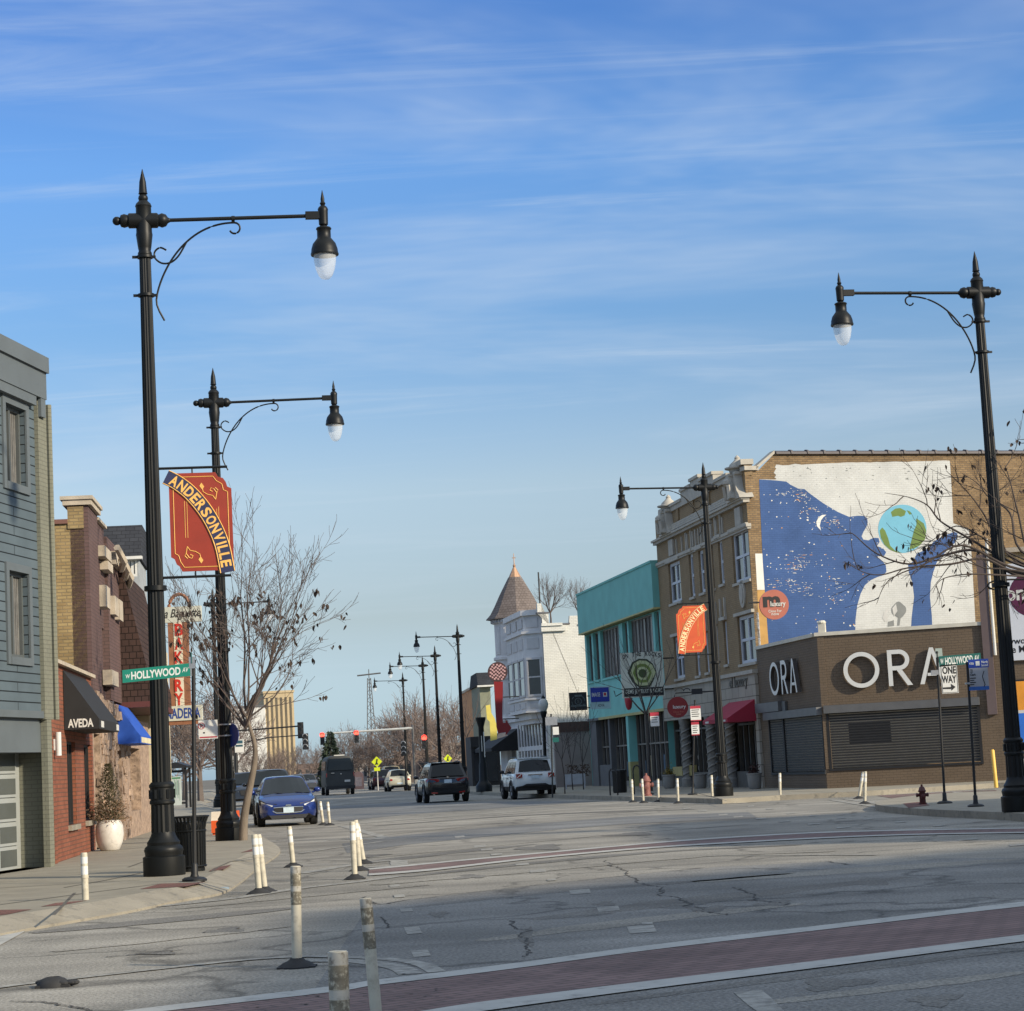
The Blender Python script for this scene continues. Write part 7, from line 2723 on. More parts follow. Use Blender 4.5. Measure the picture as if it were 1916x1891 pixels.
# ------------------------------------------------------------------ trash can
g = G(357, 1630, .15)
t = Thing('trash_can', 'black slatted steel trash can behind the nearest left lamp post', 'trash can', g)
b = MB()
for k in range(30):
    a = 2 * math.pi * k / 30
    pr = [(.225, .06), (.235, .62), (.25, .72), (.285, .80), (.29, .81)]
    c, s = math.cos(a), math.sin(a)
    w = .017
    for q in range(len(pr) - 1):
        (r0, z0), (r1, z1) = pr[q], pr[q + 1]
        tt = Vector((-s, c, 0)) * w
        p0, p1 = g + Vector((r0 * c, r0 * s, z0)), g + Vector((r1 * c, r1 * s, z1))
        o_ = Vector((c, s, 0)) * .006
        b.hexa([p0 - tt, p0 + tt, p0 + tt + o_, p0 - tt + o_, p1 - tt, p1 + tt, p1 + tt + o_, p1 - tt + o_])
t.part('slats', b, M['iron'])
b = MB()
for r_, z in ((.235, .08), (.243, .60), (.292, .81)):
    t.part('hoop', MB().tube([g + Vector((r_ * math.cos(2 * math.pi * k / 28), r_ * math.sin(2 * math.pi * k / 28), z)) for k in range(29)], .014, 6), M['iron'])
b = MB().lathe([(.20, .03), (.205, .72), (.19, .74)], g, 24)
t.part('liner', b, M['dark'], smooth=40)
b = MB().lathe([(.215, 0), (.215, .05)], g, 20)
t.part('foot', b, M['iron'])

# ------------------------------------------------------------------ sign posts


def sign_post(name, label, px, py, tx, ty, z=.15, r=.028, cat='sign post', flange=True):
    a = G(px, py, z)
    c = P(tx, ty, a.y)
    t = Thing(name, label, cat, a)
    b = MB()
    lathe_axis(b, a, (c - a).normalized(), [(r, 0), (r, (c - a).length), (r * 1.3, (c - a).length), (r * 1.3, (c - a).length + .04), (.004, (c - a).length + .06)], 10)
    t.part('pole', b, M['iron2'], smooth=40)
    if flange:
        b = MB()
        lathe_axis(b, a, (c - a).normalized(), [(.17, 0), (.17, .025), (.13, .05), (.06, .06), (.048, .10), (.045, .22), (.03, .24)], 16)
        t.part('base', b, M['iron2'], smooth=40)
    return t, a.y


GSG = mat('street_sign_green', (0.012, 0.215, 0.150), 0.45, 0, 0.06, 6)
GSD = mat('darker_sign_green', (0.010, 0.105, 0.090), 0.45, 0, 0.06, 6)
SWH = mat('sign_white_face', (0.66, 0.66, 0.63), 0.45, 0, 0.06, 6)
SIL = mat('sign_lettering_white', (0.70, 0.72, 0.68), 0.5, 0, 0.04, 6)


def plate(t, fr, h, m, d=0.0, th=.01, name='sign_plate'):
    b = MB().fbox(fr, h[0], h[1], h[2], h[3], d, d + th)
    return t.part(name, b, m)


def slanted(fr, x0, y0l, x1, y0r, hpx):
    """plate whose lower edge slopes: returns corner list (s, z)"""
    pass


t, Y = sign_post('street_sign', 'green street name sign W HOLLYWOOD AV on a thin black pole beside the trash can', 364, 1648, 362, 1240)
fr = Frame((P(300, 1258, Y).x, Y - .03), (1, .0))
h = (fr.st(229, 1258)[0], fr.st(357, 1258)[0], fr.st(293, 1271)[1], fr.st(293, 1247)[1])
lift = .024
b = MB().prism([fr.pt(h[0], h[2] - lift, 0), fr.pt(h[1], h[2] + lift, 0), fr.pt(h[1], h[3] + lift, 0), fr.pt(h[0], h[3] - lift, 0)], fr.n * .008)
pl_ = t.part('sign_plate', b, GSG)


class Sloped:
    def __init__(self, fr, k, s0):
        self.fr, self.k, self.s0 = fr, k, s0

    def pt(self, s, z, d=0.0):
        return self.fr.pt(s, z + self.k * (s - self.s0), d)


sl = Sloped(fr, 2 * lift / (h[1] - h[0]), (h[0] + h[1]) / 2)
b = MB()
b.text(sl, fr.st(245.5, 1258)[0], fr.st(338, 1258)[0], h[2] + .03, h[3] - .035, .009, 'HOLLYWOOD', .002, 0, .03)
b.text(sl, fr.st(235, 1258)[0], fr.st(243, 1258)[0], h[2] + .055, h[3] - .065, .009, 'W', .002, 0, .02)
b.text(sl, fr.st(341, 1258)[0], fr.st(352, 1258)[0], h[2] + .06, h[3] - .05, .009, 'AV', .002, 0, .01, .15)
t.part('lettering', b, SIL, pl_)
b = MB().prism([fr.pt(h[1] - .005, h[2] + lift, .009), fr.pt(h[1] + .015, h[2] + lift, .009), fr.pt(h[1] + .015, h[3] + lift, .009), fr.pt(h[1] - .005, h[3] + lift, .009)], fr.n * -.02)
z0 = h[3]
b.fbox(fr, h[1] - .02, h[1] + .06, h[3] - .05, h[3] + .11, -.03, .01)
t.part('bracket', b, M['steel'])
b = MB().hexa([fr.pt(h[1] - .05, h[3] + .02, -.25), fr.pt(h[1] - .04, h[3] + .02, -.25), fr.pt(h[1] + .025, h[3] + .02, .02), fr.pt(h[1] + .015, h[3] + .02, .02),
               fr.pt(h[1] - .05, h[3] + .17, -.25), fr.pt(h[1] - .04, h[3] + .17, -.25), fr.pt(h[1] + .025, h[3] + .17, .02), fr.pt(h[1] + .015, h[3] + .17, .02)])
t.part('cross_plate', b, GSD)

t, Y = sign_post('street_sign', 'black pole with HOLLYWOOD and ONE WAY signs at the near right corner', 1768, 1503, 1753, 1222, .14)
fr = Frame((P(1770, 1258, Y).x, Y - .035), (1, 0))
h = HH(fr, (1756, 1227), (1836, 1241))
b = MB().prism([fr.pt(h[0], h[2] - .03), fr.pt(h[1], h[2] + .015), fr.pt(h[1], h[3] + .02), fr.pt(h[0], h[3] - .01)], fr.n * .008)
pl_ = t.part('sign_plate', b, GSD)
b = MB()
sl = Sloped(fr, .035 / (h[1] - h[0]), (h[0] + h[1]) / 2)
b.text(sl, fr.st(1768, 1234)[0], fr.st(1820, 1234)[0], h[2] + .02, h[3] - .03, .009, 'HOLLYWOOD', .002, 0, .03)
b.text(sl, fr.st(1759, 1234)[0], fr.st(1765, 1234)[0], h[2] + .05, h[3] - .05, .009, 'W', .002, 0, .02)
b.text(sl, fr.st(1823, 1234)[0], fr.st(1832, 1234)[0], h[2] + .05, h[3] - .04, .009, 'AV', .002, 0, .02)
t.part('lettering', b, SIL, pl_)
b = MB().fbox(fr, *HH(fr, (1750, 1213), (1764, 1229)), -.02, -.012)
t.part('cross_plate', b, mat('grey_green_plate', (.30, .36, .33), .5))
h = HH(fr, (1759, 1244), (1794, 1296))
b = MB().fbox(fr, *h, 0, .008)
pl_ = t.part('sign_plate', b, SWH)
b = MB()
x0, x1, z0, z1 = h
for q in ((x0 + .01, x1 - .01, z1 - .022, z1 - .012), (x0 + .01, x1 - .01, z0 + .012, z0 + .022), (x0 + .01, x0 + .02, z0 + .012, z1 - .012), (x1 - .02, x1 - .01, z0 + .012, z1 - .012)):
    b.fbox(fr, *q, .008, .011)
b.text(fr, *HH(fr, (1762.5, 1247), (1789, 1260)), .009, 'ONE', .002, 0, .03)
b.text(fr, *HH(fr, (1761.5, 1264), (1790, 1277)), .009, 'WAY', .002, 0, .03)
A = lambda x, y: fr.st(x, y)
b.fpoly(fr, [A(1764, 1286), A(1780, 1285), A(1779, 1289), A(1764, 1289)][::-1], .008, .0115)
b.fpoly(fr, [A(1779, 1279), A(1788, 1285), A(1780, 1292)][::-1], .008, .0115)
t.part('lettering', b, M['dark'], pl_)
b = MB().fbox(fr, *HH(fr, (1742, 1254), (1756, 1262)), -.03, .03)
t.part('clamp', b, M['steel'])

t, Y = sign_post('bus_stop_sign', 'bus stop sign on a black pole left of the right lamp post', 1826, 1509, 1810, 1243, .14)
fr = Frame((P(1830, 1258, Y).x, Y - .035), (1, 0))
b = MB().fbox(fr, *HH(fr, (1811, 1234), (1850, 1248)), 0, .01)
pl_ = t.part('sign_plate', b, mat('bus_sign_blue', (.015, .05, .30), .4))
b = MB().fbox(fr, *HH(fr, (1825, 1237), (1833, 1245)), .01, .013)
b.text(fr, *HH(fr, (1813, 1239), (1822, 1243)), .011, 'cta', .002, 0, .02)
b.text(fr, *HH(fr, (1836, 1236), (1848, 1240)), .011, 'North', .002, 0, .02)
b.text(fr, *HH(fr, (1836, 1242), (1848, 1246)), .011, 'bound', .002, 0, .02)
t.part('lettering', b, SIL, pl_)
b = MB().fbox(fr, *HH(fr, (1813, 1250), (1851, 1290)), 0, .008)
pl_ = t.part('route_plate', b, mat('route_plate_grey', (.36, .36, .38), .5))
b = MB().text(fr, *HH(fr, (1815, 1252), (1820, 1258)), .009, '22', .002, 0, .03)
b.text(fr, *HH(fr, (1815, 1260), (1826, 1264)), .009, 'Clark', .002, 0, .03)
for k in range(4):
    b.fbox(fr, *HH(fr, (1815, 1268 + 4 * k), (1826 - 3 * (k % 2), 1269.3 + 4 * k)), .008, .011)
b.tube([fr.pt(*A2, .01) for A2 in (fr.st(1841, 1255), fr.st(1838, 1265), fr.st(1840, 1272), fr.st(1843, 1280), fr.st(1841, 1285))], .008, 4)
t.part('lettering', b, M['dark'], pl_)
b = MB().fbox(fr, *HH(fr, (1813, 1285), (1851, 1290)), .008, .012)
t.part('blue_strip', b, mat('route_blue', (.03, .12, .40), .4), pl_)
b = MB().fbox(fr, *HH(fr, (1806, 1277), (1815, 1280)), -.05, .03)
t.part('clamp', b, M['steel'])

# parking signs
t, Y = sign_post('parking_sign', 'pair of red and white parking signs on a post left of the orange banner lamp', 1296, 1487, 1300, 1312, .15)
fr = Frame((P(1300, 1340, Y).x, Y - .03), (1, 0))
RW = mat('sign_red', (.38, .03, .05), .5)
for x0, y0, x1, y1 in ((1291, 1321, 1312, 1348), (1293, 1351, 1309, 1375)):
    h = HH(fr, (x0, y0), (x1, y1))
    b = MB().fbox(fr, *h, 0, .01)
    pl_ = t.part('sign_plate', b, SWH)
    b = MB().fbox(fr, h[0], h[1], h[3] - .09, h[3], .01, .014)
    for k in range(4):
        z = h[3] - .15 - .07 * k
        b.fbox(fr, h[0] + .04, h[1] - .05 - .03 * (k % 2), z, z + .025, .01, .013, 1)
    b.fbox(fr, h[0], h[1], h[2], h[2] + .035, .01, .013)
    t.part('print', b, [RW, M['dark']], pl_)
t, Y = sign_post('parking_sign', 'red and white parking sign on the post beside the slim tree', 1215, 1486, 1213, 1325, .15)
fr = Frame((P(1225, 1340, Y).x, Y - .03), (1, 0))
h = HH(fr, (1216, 1333), (1234, 1358))
b = MB().fbox(fr, *h, 0, .01)
pl_ = t.part('sign_plate', b, SWH)
b = MB().fbox(fr, h[0], h[1], h[3] - .13, h[3], .01, .014)
for k in range(3):
    z = h[3] - .2 - .08 * k
    b.fbox(fr, h[0] + .04, h[1] - .05 - .03 * (k % 2), z, z + .025, .01, .013, 1)
t.part('print', b, [RW, M['dark']], pl_)

# signs strapped on the second left lamp post
L2 = LP['L2'].location
fr = Frame((L2.x, L2.y - .18), (1, 0))
t = Thing('parking_sign', 'white no parking sign strapped to the left of the second lamp post', 'sign', fr.pt(-.5, 3))
h = HH(fr, (371, 1348), (408, 1381))
b = MB().fbox(fr, *h, 0, .012)
pl_ = t.part('sign_plate', b, SWH)
b = MB().fbox(fr, h[0] + .02, h[1] - .02, h[2] + .02, h[2] + .05, .012, .015)
cx, cz = fr.st(377, 1358)
for k in range(20):
    a0, a1 = 2 * math.pi * k / 20, 2 * math.pi * (k + 1) / 20
    b.fpoly(fr, [(cx + .06 * math.cos(a0), cz + .06 * math.sin(a0)), (cx + .075 * math.cos(a0), cz + .075 * math.sin(a0)), (cx + .075 * math.cos(a1), cz + .075 * math.sin(a1)), (cx + .06 * math.cos(a1), cz + .06 * math.sin(a1))], .012, .016)
b.tube([fr.pt(cx - .05, cz + .05, .014), fr.pt(cx + .05, cz - .05, .014)], .008, 4)
t.part('red_print', b, RW, pl_)
b = MB().text(fr, cx - .025, cx + .03, cz - .04, cz + .04, .013, 'P', .002, 0, .03)
b.fbox(fr, h[0] + .1, h[0] + .14, h[2] + .12, h[2] + .15, .012, .015)
t.part('black_print', b, M['dark'], pl_)
b = MB()
for y in (1355, 1376):
    z = fr.st(420, y)[1]
    b.lathe([(.185, z - .015), (.185, z + .015)], (L2.x, L2.y, 0), 20)
t.part('strap', b, M['steel'])
c_ = P(437, 1375, L2.y - .05)
b = MB()
fd = Frame((c_.x - .08, c_.y), (.72, -.70))
b.fdisc(fd, .06, c_.z, .26, 0, .015, 28)
solo('round_sign', b, mat('navy_sign_blue', (.012, .03, .16), .4), 'navy blue round sign strapped on the second lamp post', 'sign')
t, Y = sign_post('small_sign', 'thin pale pole with small white and teal plate left of the leaning trunk', 439, 1556, 437, 1330, .15, .018, 'sign', False)
fr = Frame((P(448, 1390, Y).x, Y - .02), (1, 0))
h = HH(fr, (439, 1384), (457, 1407))
plate(t, fr, h, SWH)
b = MB().fbox(fr, h[0] + .02, h[1] - .03, h[3] - .10, h[3] - .02, .01, .013).fbox(fr, h[0] + .02, h[1] - .03, h[3] - .18, h[3] - .13, .01, .013)
t.part('print', b, mat('teal_print', (.03, .09, .12), .5))

# newspaper boxes behind the second left lamp post
for x0, x1, yb, yt, cols, lb in ((396, 412, 1562, 1519, ((.62, .09, .015), (.60, .52, .42)), 'orange newspaper box with a white top left of the second lamp post base'), (431, 447, 1553, 1517, ((.07, .20, .55), (.62, .09, .015)), 'blue and red newspaper box between the second lamp post and the tree trunk')):
    a = G((x0 + x1) / 2, yb, .15)
    fr = Frame((a.x, a.y), (1, .05))
    w = (x1 - x0) / F * a.y / 2
    zt_ = P(x0, yt, a.y).z
    t = Thing('newspaper_box', lb, 'newspaper box', a)
    b = MB().fbox(fr, -w, w, .20, .15 + (zt_ - .15) * .62, -.35, 0)
    b.fbox(fr, -w * .8, w * .8, .15, .20, -.3, -.05)
    t.part('body', b, mat('box_paint', cols[0], .5))
    b = MB().hexa([fr.pt(-w, .15 + (zt_ - .15) * .62, .0), fr.pt(w, .15 + (zt_ - .15) * .62, .0), fr.pt(w, .15 + (zt_ - .15) * .62, -.35), fr.pt(-w, .15 + (zt_ - .15) * .62, -.35),
                   fr.pt(-w, zt_, -.12), fr.pt(w, zt_, -.12), fr.pt(w, zt_, -.35), fr.pt(-w, zt_, -.35)])
    t.part('hood', b, mat('box_top', cols[1], .5))

# bus shelter
a = G(330, 1512, .15)
fr = Frame((P(317, 1480, a.y).x, a.y), (1, 0))
t = Thing('bus_shelter', 'black bus shelter with a green and white map panel behind the nearest lamp post', 'bus shelter', a)
w = 31 / F * a.y
zt_ = P(330, 1434, a.y).z
b = MB()
for s in (-.6, w):
    for d in (0, -1.3):
        b.fbox(fr, s - .05, s + .05, .15, zt_, d - .05, d + .05)
b.fbox(fr, -.6, w, .35, .45, -.03, .03).fbox(fr, -.6, w, zt_ - .3, zt_ - .18, -.03, .03)
t.part('frame', b, M['iron2'])
b = MB().prism([fr.pt(-.9, zt_ + .02, .35), fr.pt(w * .5, zt_ + .22, .35), fr.pt(w + .12, zt_ + .02, .35), fr.pt(w + .12, zt_ - .08, .35), fr.pt(-.9, zt_ - .08, .35)], fr.n * -1.9)
t.part('roof', b, M['iron2'])
h = HH(fr, (320, 1453), (340.5, 1506))
b = MB().fbox(fr, *h, -.06, .04)
pl_ = t.part('map_panel', b, mat('map_white', (.46, .50, .46), .4, 0, .1, 3))
b = MB()
for k in range(9):
    s = h[0] + .06 + k * (h[1] - h[0] - .12) / 9
    b.fbox(fr, s, s + .022, h[2] + .1 + rnd.uniform(0, .5), h[3] - .06 - rnd.uniform(0, .3), .04, .044, k % 3)
b.fbox(fr, h[0] + .03, h[1] - .03, h[3] - .12, h[3] - .04, .04, .045, 0)
t.part('map_print', b, [mat('map_green', (.06, .20, .09), .5), mat('map_dark', (.08, .09, .09), .5), mat('map_pale', (.25, .33, .25), .5)], pl_)

# bakery sign
Yb = 62
fr = Frame((P(340, 1240, Yb).x, Yb), (1, 0))
hB = lambda x0, y0, x1, y1: HH(fr, (x0, y0), (x1, y1))
t = Thing('bakery_sign', 'tall vertical BAKERY sign with PANADERIA board behind the nearest lamp post', 'sign', fr.pt(0, 3))
BRS = mat('faded_brown_sign', (.24, .10, .05), .7, 0, .25, 4)
IVO = mat('ivory_sign_face', (.62, .57, .44), .6, 0, .1, 3)
b = MB().fbox(fr, *hB(314, 1160, 357, 1324), -.12, .06)
z_ = fr.st(335, 1140)[1]
cs = fr.st(335, 1136)[0]
b.tube([fr.pt(cs + .30 * math.cos(a), fr.st(335, 1137)[1] + .40 * math.sin(a), -.03) for a in [math.pi * k / 14 for k in range(15)]], .055, 6)
t.part('board', b, BRS)
b = MB().fbox(fr, *hB(325, 1163, 346, 1322), .06, .075)
t.part('letter_panel', b, IVO)
b = MB()
for k, ch in enumerate('BAKERY'):
    y0 = 1167 + k * 26
    b.text(fr, *hB(327.5, y0, 344, y0 + 22), .076, ch, .012, 0, .03)
t.part('lettering', b, mat('sign_red_letters', (.50, .03, .015), .5))
PCB = mat('pale_cross_board', (.50, .50, .42), .6, 0, .1, 3)
t.part('cross_board', MB().fbox(fr, *hB(296, 1137, 377, 1162), -.13, .08), PCB)
t.part('cross_board', MB().fbox(fr, *hB(290, 1323, 379, 1346), -.13, .08), PCB)
b = MB().text(fr, *hB(299, 1141, 374, 1158), .081, 'La Baguette', .006, 0, .01, .25)
t.part('script_lettering', b, mat('dark_script', (.03, .03, .025), .5))
b = MB().text(fr, *hB(293, 1327, 376, 1342), .081, 'PANADERIA', .006, 0, .02)
t.part('blue_lettering', b, mat('blue_letters', (.02, .05, .22), .5))
b = MB().fbox(fr, *hB(312, 1347, 372, 1354), -.12, .04)
b.tube([fr.pt(-1.5, fr.st(330, 1150)[1], -.05), fr.pt(0, fr.st(330, 1150)[1], -.05)], .03, 6).tube([fr.pt(-1.5, fr.st(330, 1334)[1], -.05), fr.pt(0, fr.st(330, 1334)[1], -.05)], .03, 6)
t.part('bracket', b, BRS)


# ------------------------------------------------------------------ hydrants
def hydrant(px, py, z, hgt, m, label):
    g = G(px, py, z)
    t = Thing('fire_hydrant', label, 'fire hydrant', g)
    s = hgt / .75
    b = MB().lathe([(.16 * s, 0), (.16 * s, .04 * s), (.12 * s, .06 * s), (.115 * s, .46 * s), (.15 * s, .48 * s), (.15 * s, .52 * s), (.13 * s, .54 * s), (.10 * s, .64 * s), (.04 * s, .68 * s), (.04 * s, .75 * s)], g, 18)
    t.part('barrel', b, m, smooth=40)
    for d in (-1, 1):
        b = MB().lathe([(.06 * s, .06 * s * d), (.06 * s, .17 * s * d), (.075 * s, .17 * s * d), (.075 * s, .23 * s * d), (.03 * s, .24 * s * d)], g + Vector((0, 0, .36 * s)), 12, 'x')
        t.part('nozzle_cap', b, m, smooth=40)
    b = MB().lathe([(.075 * s, -.08 * s), (.075 * s, -.18 * s), (.09 * s, -.18 * s), (.09 * s, -.24 * s), (.03 * s, -.26 * s)], g + Vector((0, 0, .30 * s)), 14, 'y')
    t.part('nozzle_cap', b, m, smooth=40)
    b = MB()
    for k in range(8):
        a = math.pi * k / 4
        b.lathe([(.014 * s, .05 * s), (.014 * s, .065 * s)], g + Vector((.14 * s * math.cos(a), .14 * s * math.sin(a), 0)), 6)
    t.part('flange_bolts', b, m)


hydrant(1727, 1505, .14, .44, mat('dark_red_iron', (.075, .010, .008), .5, 0, .25, 8), 'dark red fire hydrant at the near right corner')
hydrant(1211, 1489, .15, .78, mat('pale_red_iron', (.22, .085, .072), .6, 0, .25, 8), 'pale red fire hydrant beside the slim tree before the teal building')

# planters at the right
CPOT = mat('grey_concrete_pot', (.25, .24, .22), .85, 0, .12, 4)
for px, py, lb, pm in ((1253, 1475, 'grey concrete planter with a yellow green plant, left of the round red sign', 'g'), (1311, 1475, 'grey concrete planter partly behind the parking sign post', None), (1413, 1476, 'grey concrete planter with dark plant under the crimson awning', 'd')):
    g = G(px, py, .15)
    t = Thing('planter', lb, 'planter', g, 'grey planters by the shop fronts')
    b = MB().lathe([(.19, 0), (.22, .04), (.25, .28), (.26, .50), (.28, .52), (.28, .57), (.24, .57), (.235, .5)], g, 20)
    t.part('pot', b, CPOT, smooth=40)
    if pm:
        b = MB()
        for k in range(260):
            a = rnd.uniform(0, 6.28)
            c = g + Vector((rnd.gauss(0, .10), rnd.gauss(0, .10), .55 + abs(rnd.gauss(0, .13))))
            d = Vector((math.cos(a), math.sin(a), rnd.uniform(.1, 1.5))).normalized() * rnd.uniform(.05, .13)
            s = Vector((-math.sin(a), math.cos(a), rnd.gauss(0, .4))) * .022
            b.face([c - s, c + d, c + s])
        t.part('plant', b, mat('planter_plant', (.20, .15, .03) if pm == 'g' else (.05, .02, .018), .9, 0, .4, 6))
# stone block stands and waste bin
g = G(1160, 1483, .15)
b = MB().lathe([(.26, 0), (.28, .05), (.28, .78), (.30, .82), (.30, .88), (.22, .90)], g, 18, flute=.05)
solo('waste_bin', b, M['iron2'], 'black waste bin in front of the teal building', 'waste bin', smooth=30)
for px, py, ty, lb in ((1142, 1488, 1438, 'black bicycle hoop nearest the waste bin on its left'), (1187, 1486, 1432, 'black bicycle hoop between waste bin and hydrant')):
    a = G(px, py, .15)
    hgt = P(px, ty, a.y).z
    b = MB().tube([a, a + Vector((0, 0, hgt - .35))] + [a + Vector((.14 - .14 * math.cos(q), .1 * math.sin(q), hgt - .35 + .2 * math.sin(q))) for q in [math.pi * k / 8 for k in range(1, 8)]] + [a + Vector((.28, 0, hgt - .35)), a + Vector((.28, 0, 0))], .03, 6)
    solo('bicycle_hoop', b, M['iron2'], lb, 'bicycle rack', 'bicycle hoops', smooth=40)

# ------------------------------------------------------------------ shop signs on the right
TER = mat('terracotta_disc', (.38, .115, .075), .6, 0, .1, 3)
p = P(1448, 1131, 74.2)
fr = Frame((p.x, 74.2), (1, .1))
r_ = 28 / F * 74.2
t = Thing('round_shop_sign', 'round terracotta sign with a black letter m hanging before the mural', 'sign', fr.pt(0, p.z))
b = MB().fdisc(fr, 0, p.z, r_, -.06, .04, 36)
t.part('disc', b, TER)
b = MB().text(fr, -r_ * .74, r_ * .42, p.z - r_ * .16, p.z + r_ * .56, .041, 'm', .01, 0, .045)
t.part('letter', b, M['dark'])
b = MB().text(fr, -r_ * .25, r_ * .78, p.z - r_ * .22, p.z + r_ * .22, .053, 'luxury', .004, 0, .02)
b.text(fr, -r_ * .42, r_ * .48, p.z - r_ * .52, p.z - r_ * .34, .042, 'Close For', .004, 0, .01)
b.text(fr, -r_ * .22, r_ * .3, p.z - r_ * .72, p.z - r_ * .58, .042, 'now', .004, 0, .01)
t.part('lettering', b, M['white'])
b = MB().tube([fr.pt(-.2, p.z + .1, -.05), fr.pt(-.9, p.z + .1, .1)], .03, 6)
t.part('bracket', b, M['iron2'])
p = P(1268, 1323, 80)
fr = Frame((p.x, 80), (1, 0))
r_ = 19.5 / F * 80
t = Thing('round_shop_sign', 'round dark red sign with white lettering hanging over the pavement', 'sign', fr.pt(0, p.z))
b = MB().fdisc(fr, 0, p.z, r_, -.05, .04, 32)
t.part('disc', b, mat('dark_red_disc', (.20, .012, .012), .6, 0, .1, 3))
b = MB().text(fr, -r_ * .45, r_ * .78, p.z - r_ * .22, p.z + r_ * .22, .041, 'luxury', .004, 0, .02)
t.part('lettering', b, M['white'])
b = MB().text(fr, -r_ * .45, r_ * .55, p.z - r_ * .52, p.z - r_ * .36, .041, 'Close For', .004, 0, .01)
b.text(fr, -r_ * .18, r_ * .3, p.z - r_ * .74, p.z - r_ * .60, .041, 'now', .004, 0, .01)
t.part('small_lettering', b, TER)
b = MB().tube([fr.pt(-.1, p.z + r_, 0), fr.pt(-.05, p.z + r_ + .14, 0), fr.pt(1.4, p.z + r_ + .14, 0)], .025, 6)
b.tube([fr.pt(.1 + .16 * math.cos(q), p.z + r_ + .2 + .12 * math.sin(q), 0) for q in [math.pi * k / 8 for k in range(9)]], .018, 5)
b.tube([fr.pt(.38 + .12 * math.cos(q), p.z + r_ + .2 + .09 * math.sin(q), 0) for q in [math.pi * k / 8 for k in range(9)]], .018, 5)
b.box(fr.pt(.55, 0).x, fr.pt(.95, 0).x, 79.9, 80.1, p.z + r_ + .06, p.z + r_ + .26)
t.part('bracket', b, M['iron2'])
# geode sign
Yg = 91
fr = Frame((P(1200, 1260, Yg).x, Yg), (1, .05))
hB = lambda x0, y0, x1, y1: HH(fr, (x0, y0), (x1, y1))
t = Thing('gem_shop_sign', 'square pale sign with a green geode slice on the teal building', 'sign', fr.pt(0, 4))
PAL = mat('pale_teal_board', (.60, .63, .54), .7, 0, .1, 3)
h = hB(1160, 1222, 1244, 1302)
b = MB().fbox(fr, *h, -.08, .04)
t.part('board', b, PAL)
cx, cz = fr.st(1202, 1260)
rx, rz = 27 / F * Yg, 28 / F * Yg
gp_ = [(1.0, .05), (.78, .62), (.35, .95), (-.2, 1.0), (-.68, .78), (-1.0, .1), (-.72, -.55), (-.3, -.92), (.45, -.9), (.72, -.55)]
b = MB()
for k, (sc_, m_) in enumerate(((1.0, 0), (.88, 1), (.66, 2), (.46, 1), (.30, 3))):
    b.fpoly(fr, [(cx + x * rx * sc_ * (1 + .04 * math.sin(k * 3 + x * 5)), cz + y * rz * sc_) for x, y in gp_], .04, .05 + .006 * k, m_)
t.part('geode', b, [mat('geode_rim', (.03, .045, .02), .5), mat('geode_pale', (.50, .55, .30), .5, 0, .2, 4), mat('geode_green', (.17, .24, .05), .5, 0, .35, 5), mat('geode_heart', (.05, .08, .02), .5, 0, .3, 6)])
b = MB()
word = 'ON THE ROCKS'
n = len(word)
for k, ch in enumerate(word):
    if ch == ' ':
        continue
    f = (k + .5) / n * 2 - 1
    s = cx + f * rx * 1.35
    z = h[3] - .12 - .12 * (1 - (f) ** 2) * -1 - .16
    b.text(fr, s - .055, s + .055, z, z + .19, .042, ch, .006, 0, .02)
t.part('lettering', b, M['dark'])
h2 = hB(1167, 1288, 1242, 1300)
b = MB().fbox(fr, *h2, .04, .055)
t.part('name_strip', b, M['dark'])
b = MB().text(fr, h2[0] + .06, h2[1] - .06, h2[2] + .07, h2[3] - .06, .056, 'GEMS JEWELRY & MORE', .004, 0, .01)
t.part('strip_lettering', b, PAL)
b = MB().tube([fr.pt(h[1], h[3] - .3, -.02), fr.pt(h[1] + .5, h[3] - .3, -.2)], .03, 6).tube([fr.pt(h[1], h[2] + .3, -.02), fr.pt(h[1] + .5, h[2] + .3, -.2)], .03, 6)
t.part('bracket', b, M['iron2'])
# blue bank sign, black sign
Yb = 101
fr = Frame((P(1122, 1305, Yb).x, Yb), (1, .05))
hB = lambda x0, y0, x1, y1: HH(fr, (x0, y0), (x1, y1))
t = Thing('bank_sign', 'white framed blue sign on the far end of the teal building', 'sign', fr.pt(0, 4))
b = MB().fbox(fr, *hB(1103, 1285, 1143, 1325), -.1, .03)
t.part('frame', b, mat('pale_sign_frame', (.40, .55, .56), .6))
b = MB().fbox(fr, *hB(1104.5, 1287, 1140, 1312), .03, .05)
t.part('face', b, mat('royal_blue_face', (.012, .03, .30), .4))
b = MB().text(fr, *hB(1107, 1296, 1123, 1303), .051, 'IMAGE', .004, 0, .02)
b.fbox(fr, *hB(1128, 1295, 1136, 1303), .05, .056)
t.part('lettering', b, M['white'])
b = MB().fbox(fr, *hB(1129.5, 1296, 1134, 1301), .056, .06).fbox(fr, *hB(1125.5, 1295, 1126.3, 1304), .05, .056)
t.part('emblem', b, M['red'])
b = MB().text(fr, *hB(1118, 1317, 1131, 1322), .031, 'ADVA', .004, 0, .02)
t.part('grey_lettering', b, STEELG)
Yb = 105
fr = Frame((P(1083, 1312, Yb).x, Yb), (1, .05))
hB = lambda x0, y0, x1, y1: HH(fr, (x0, y0), (x1, y1))
t = Thing('black_shop_sign', 'black square sign with a grey emblem left of the blue sign', 'sign', fr.pt(0, 4))
b = MB().fbox(fr, *hB(1064.5, 1296, 1099, 1328), -.12, .03)
t.part('panel', b, M['dark'])
gs = mat('emblem_grey', (.10, .12, .12), .5)
b = MB()
cx, cz = fr.st(1082, 1312)
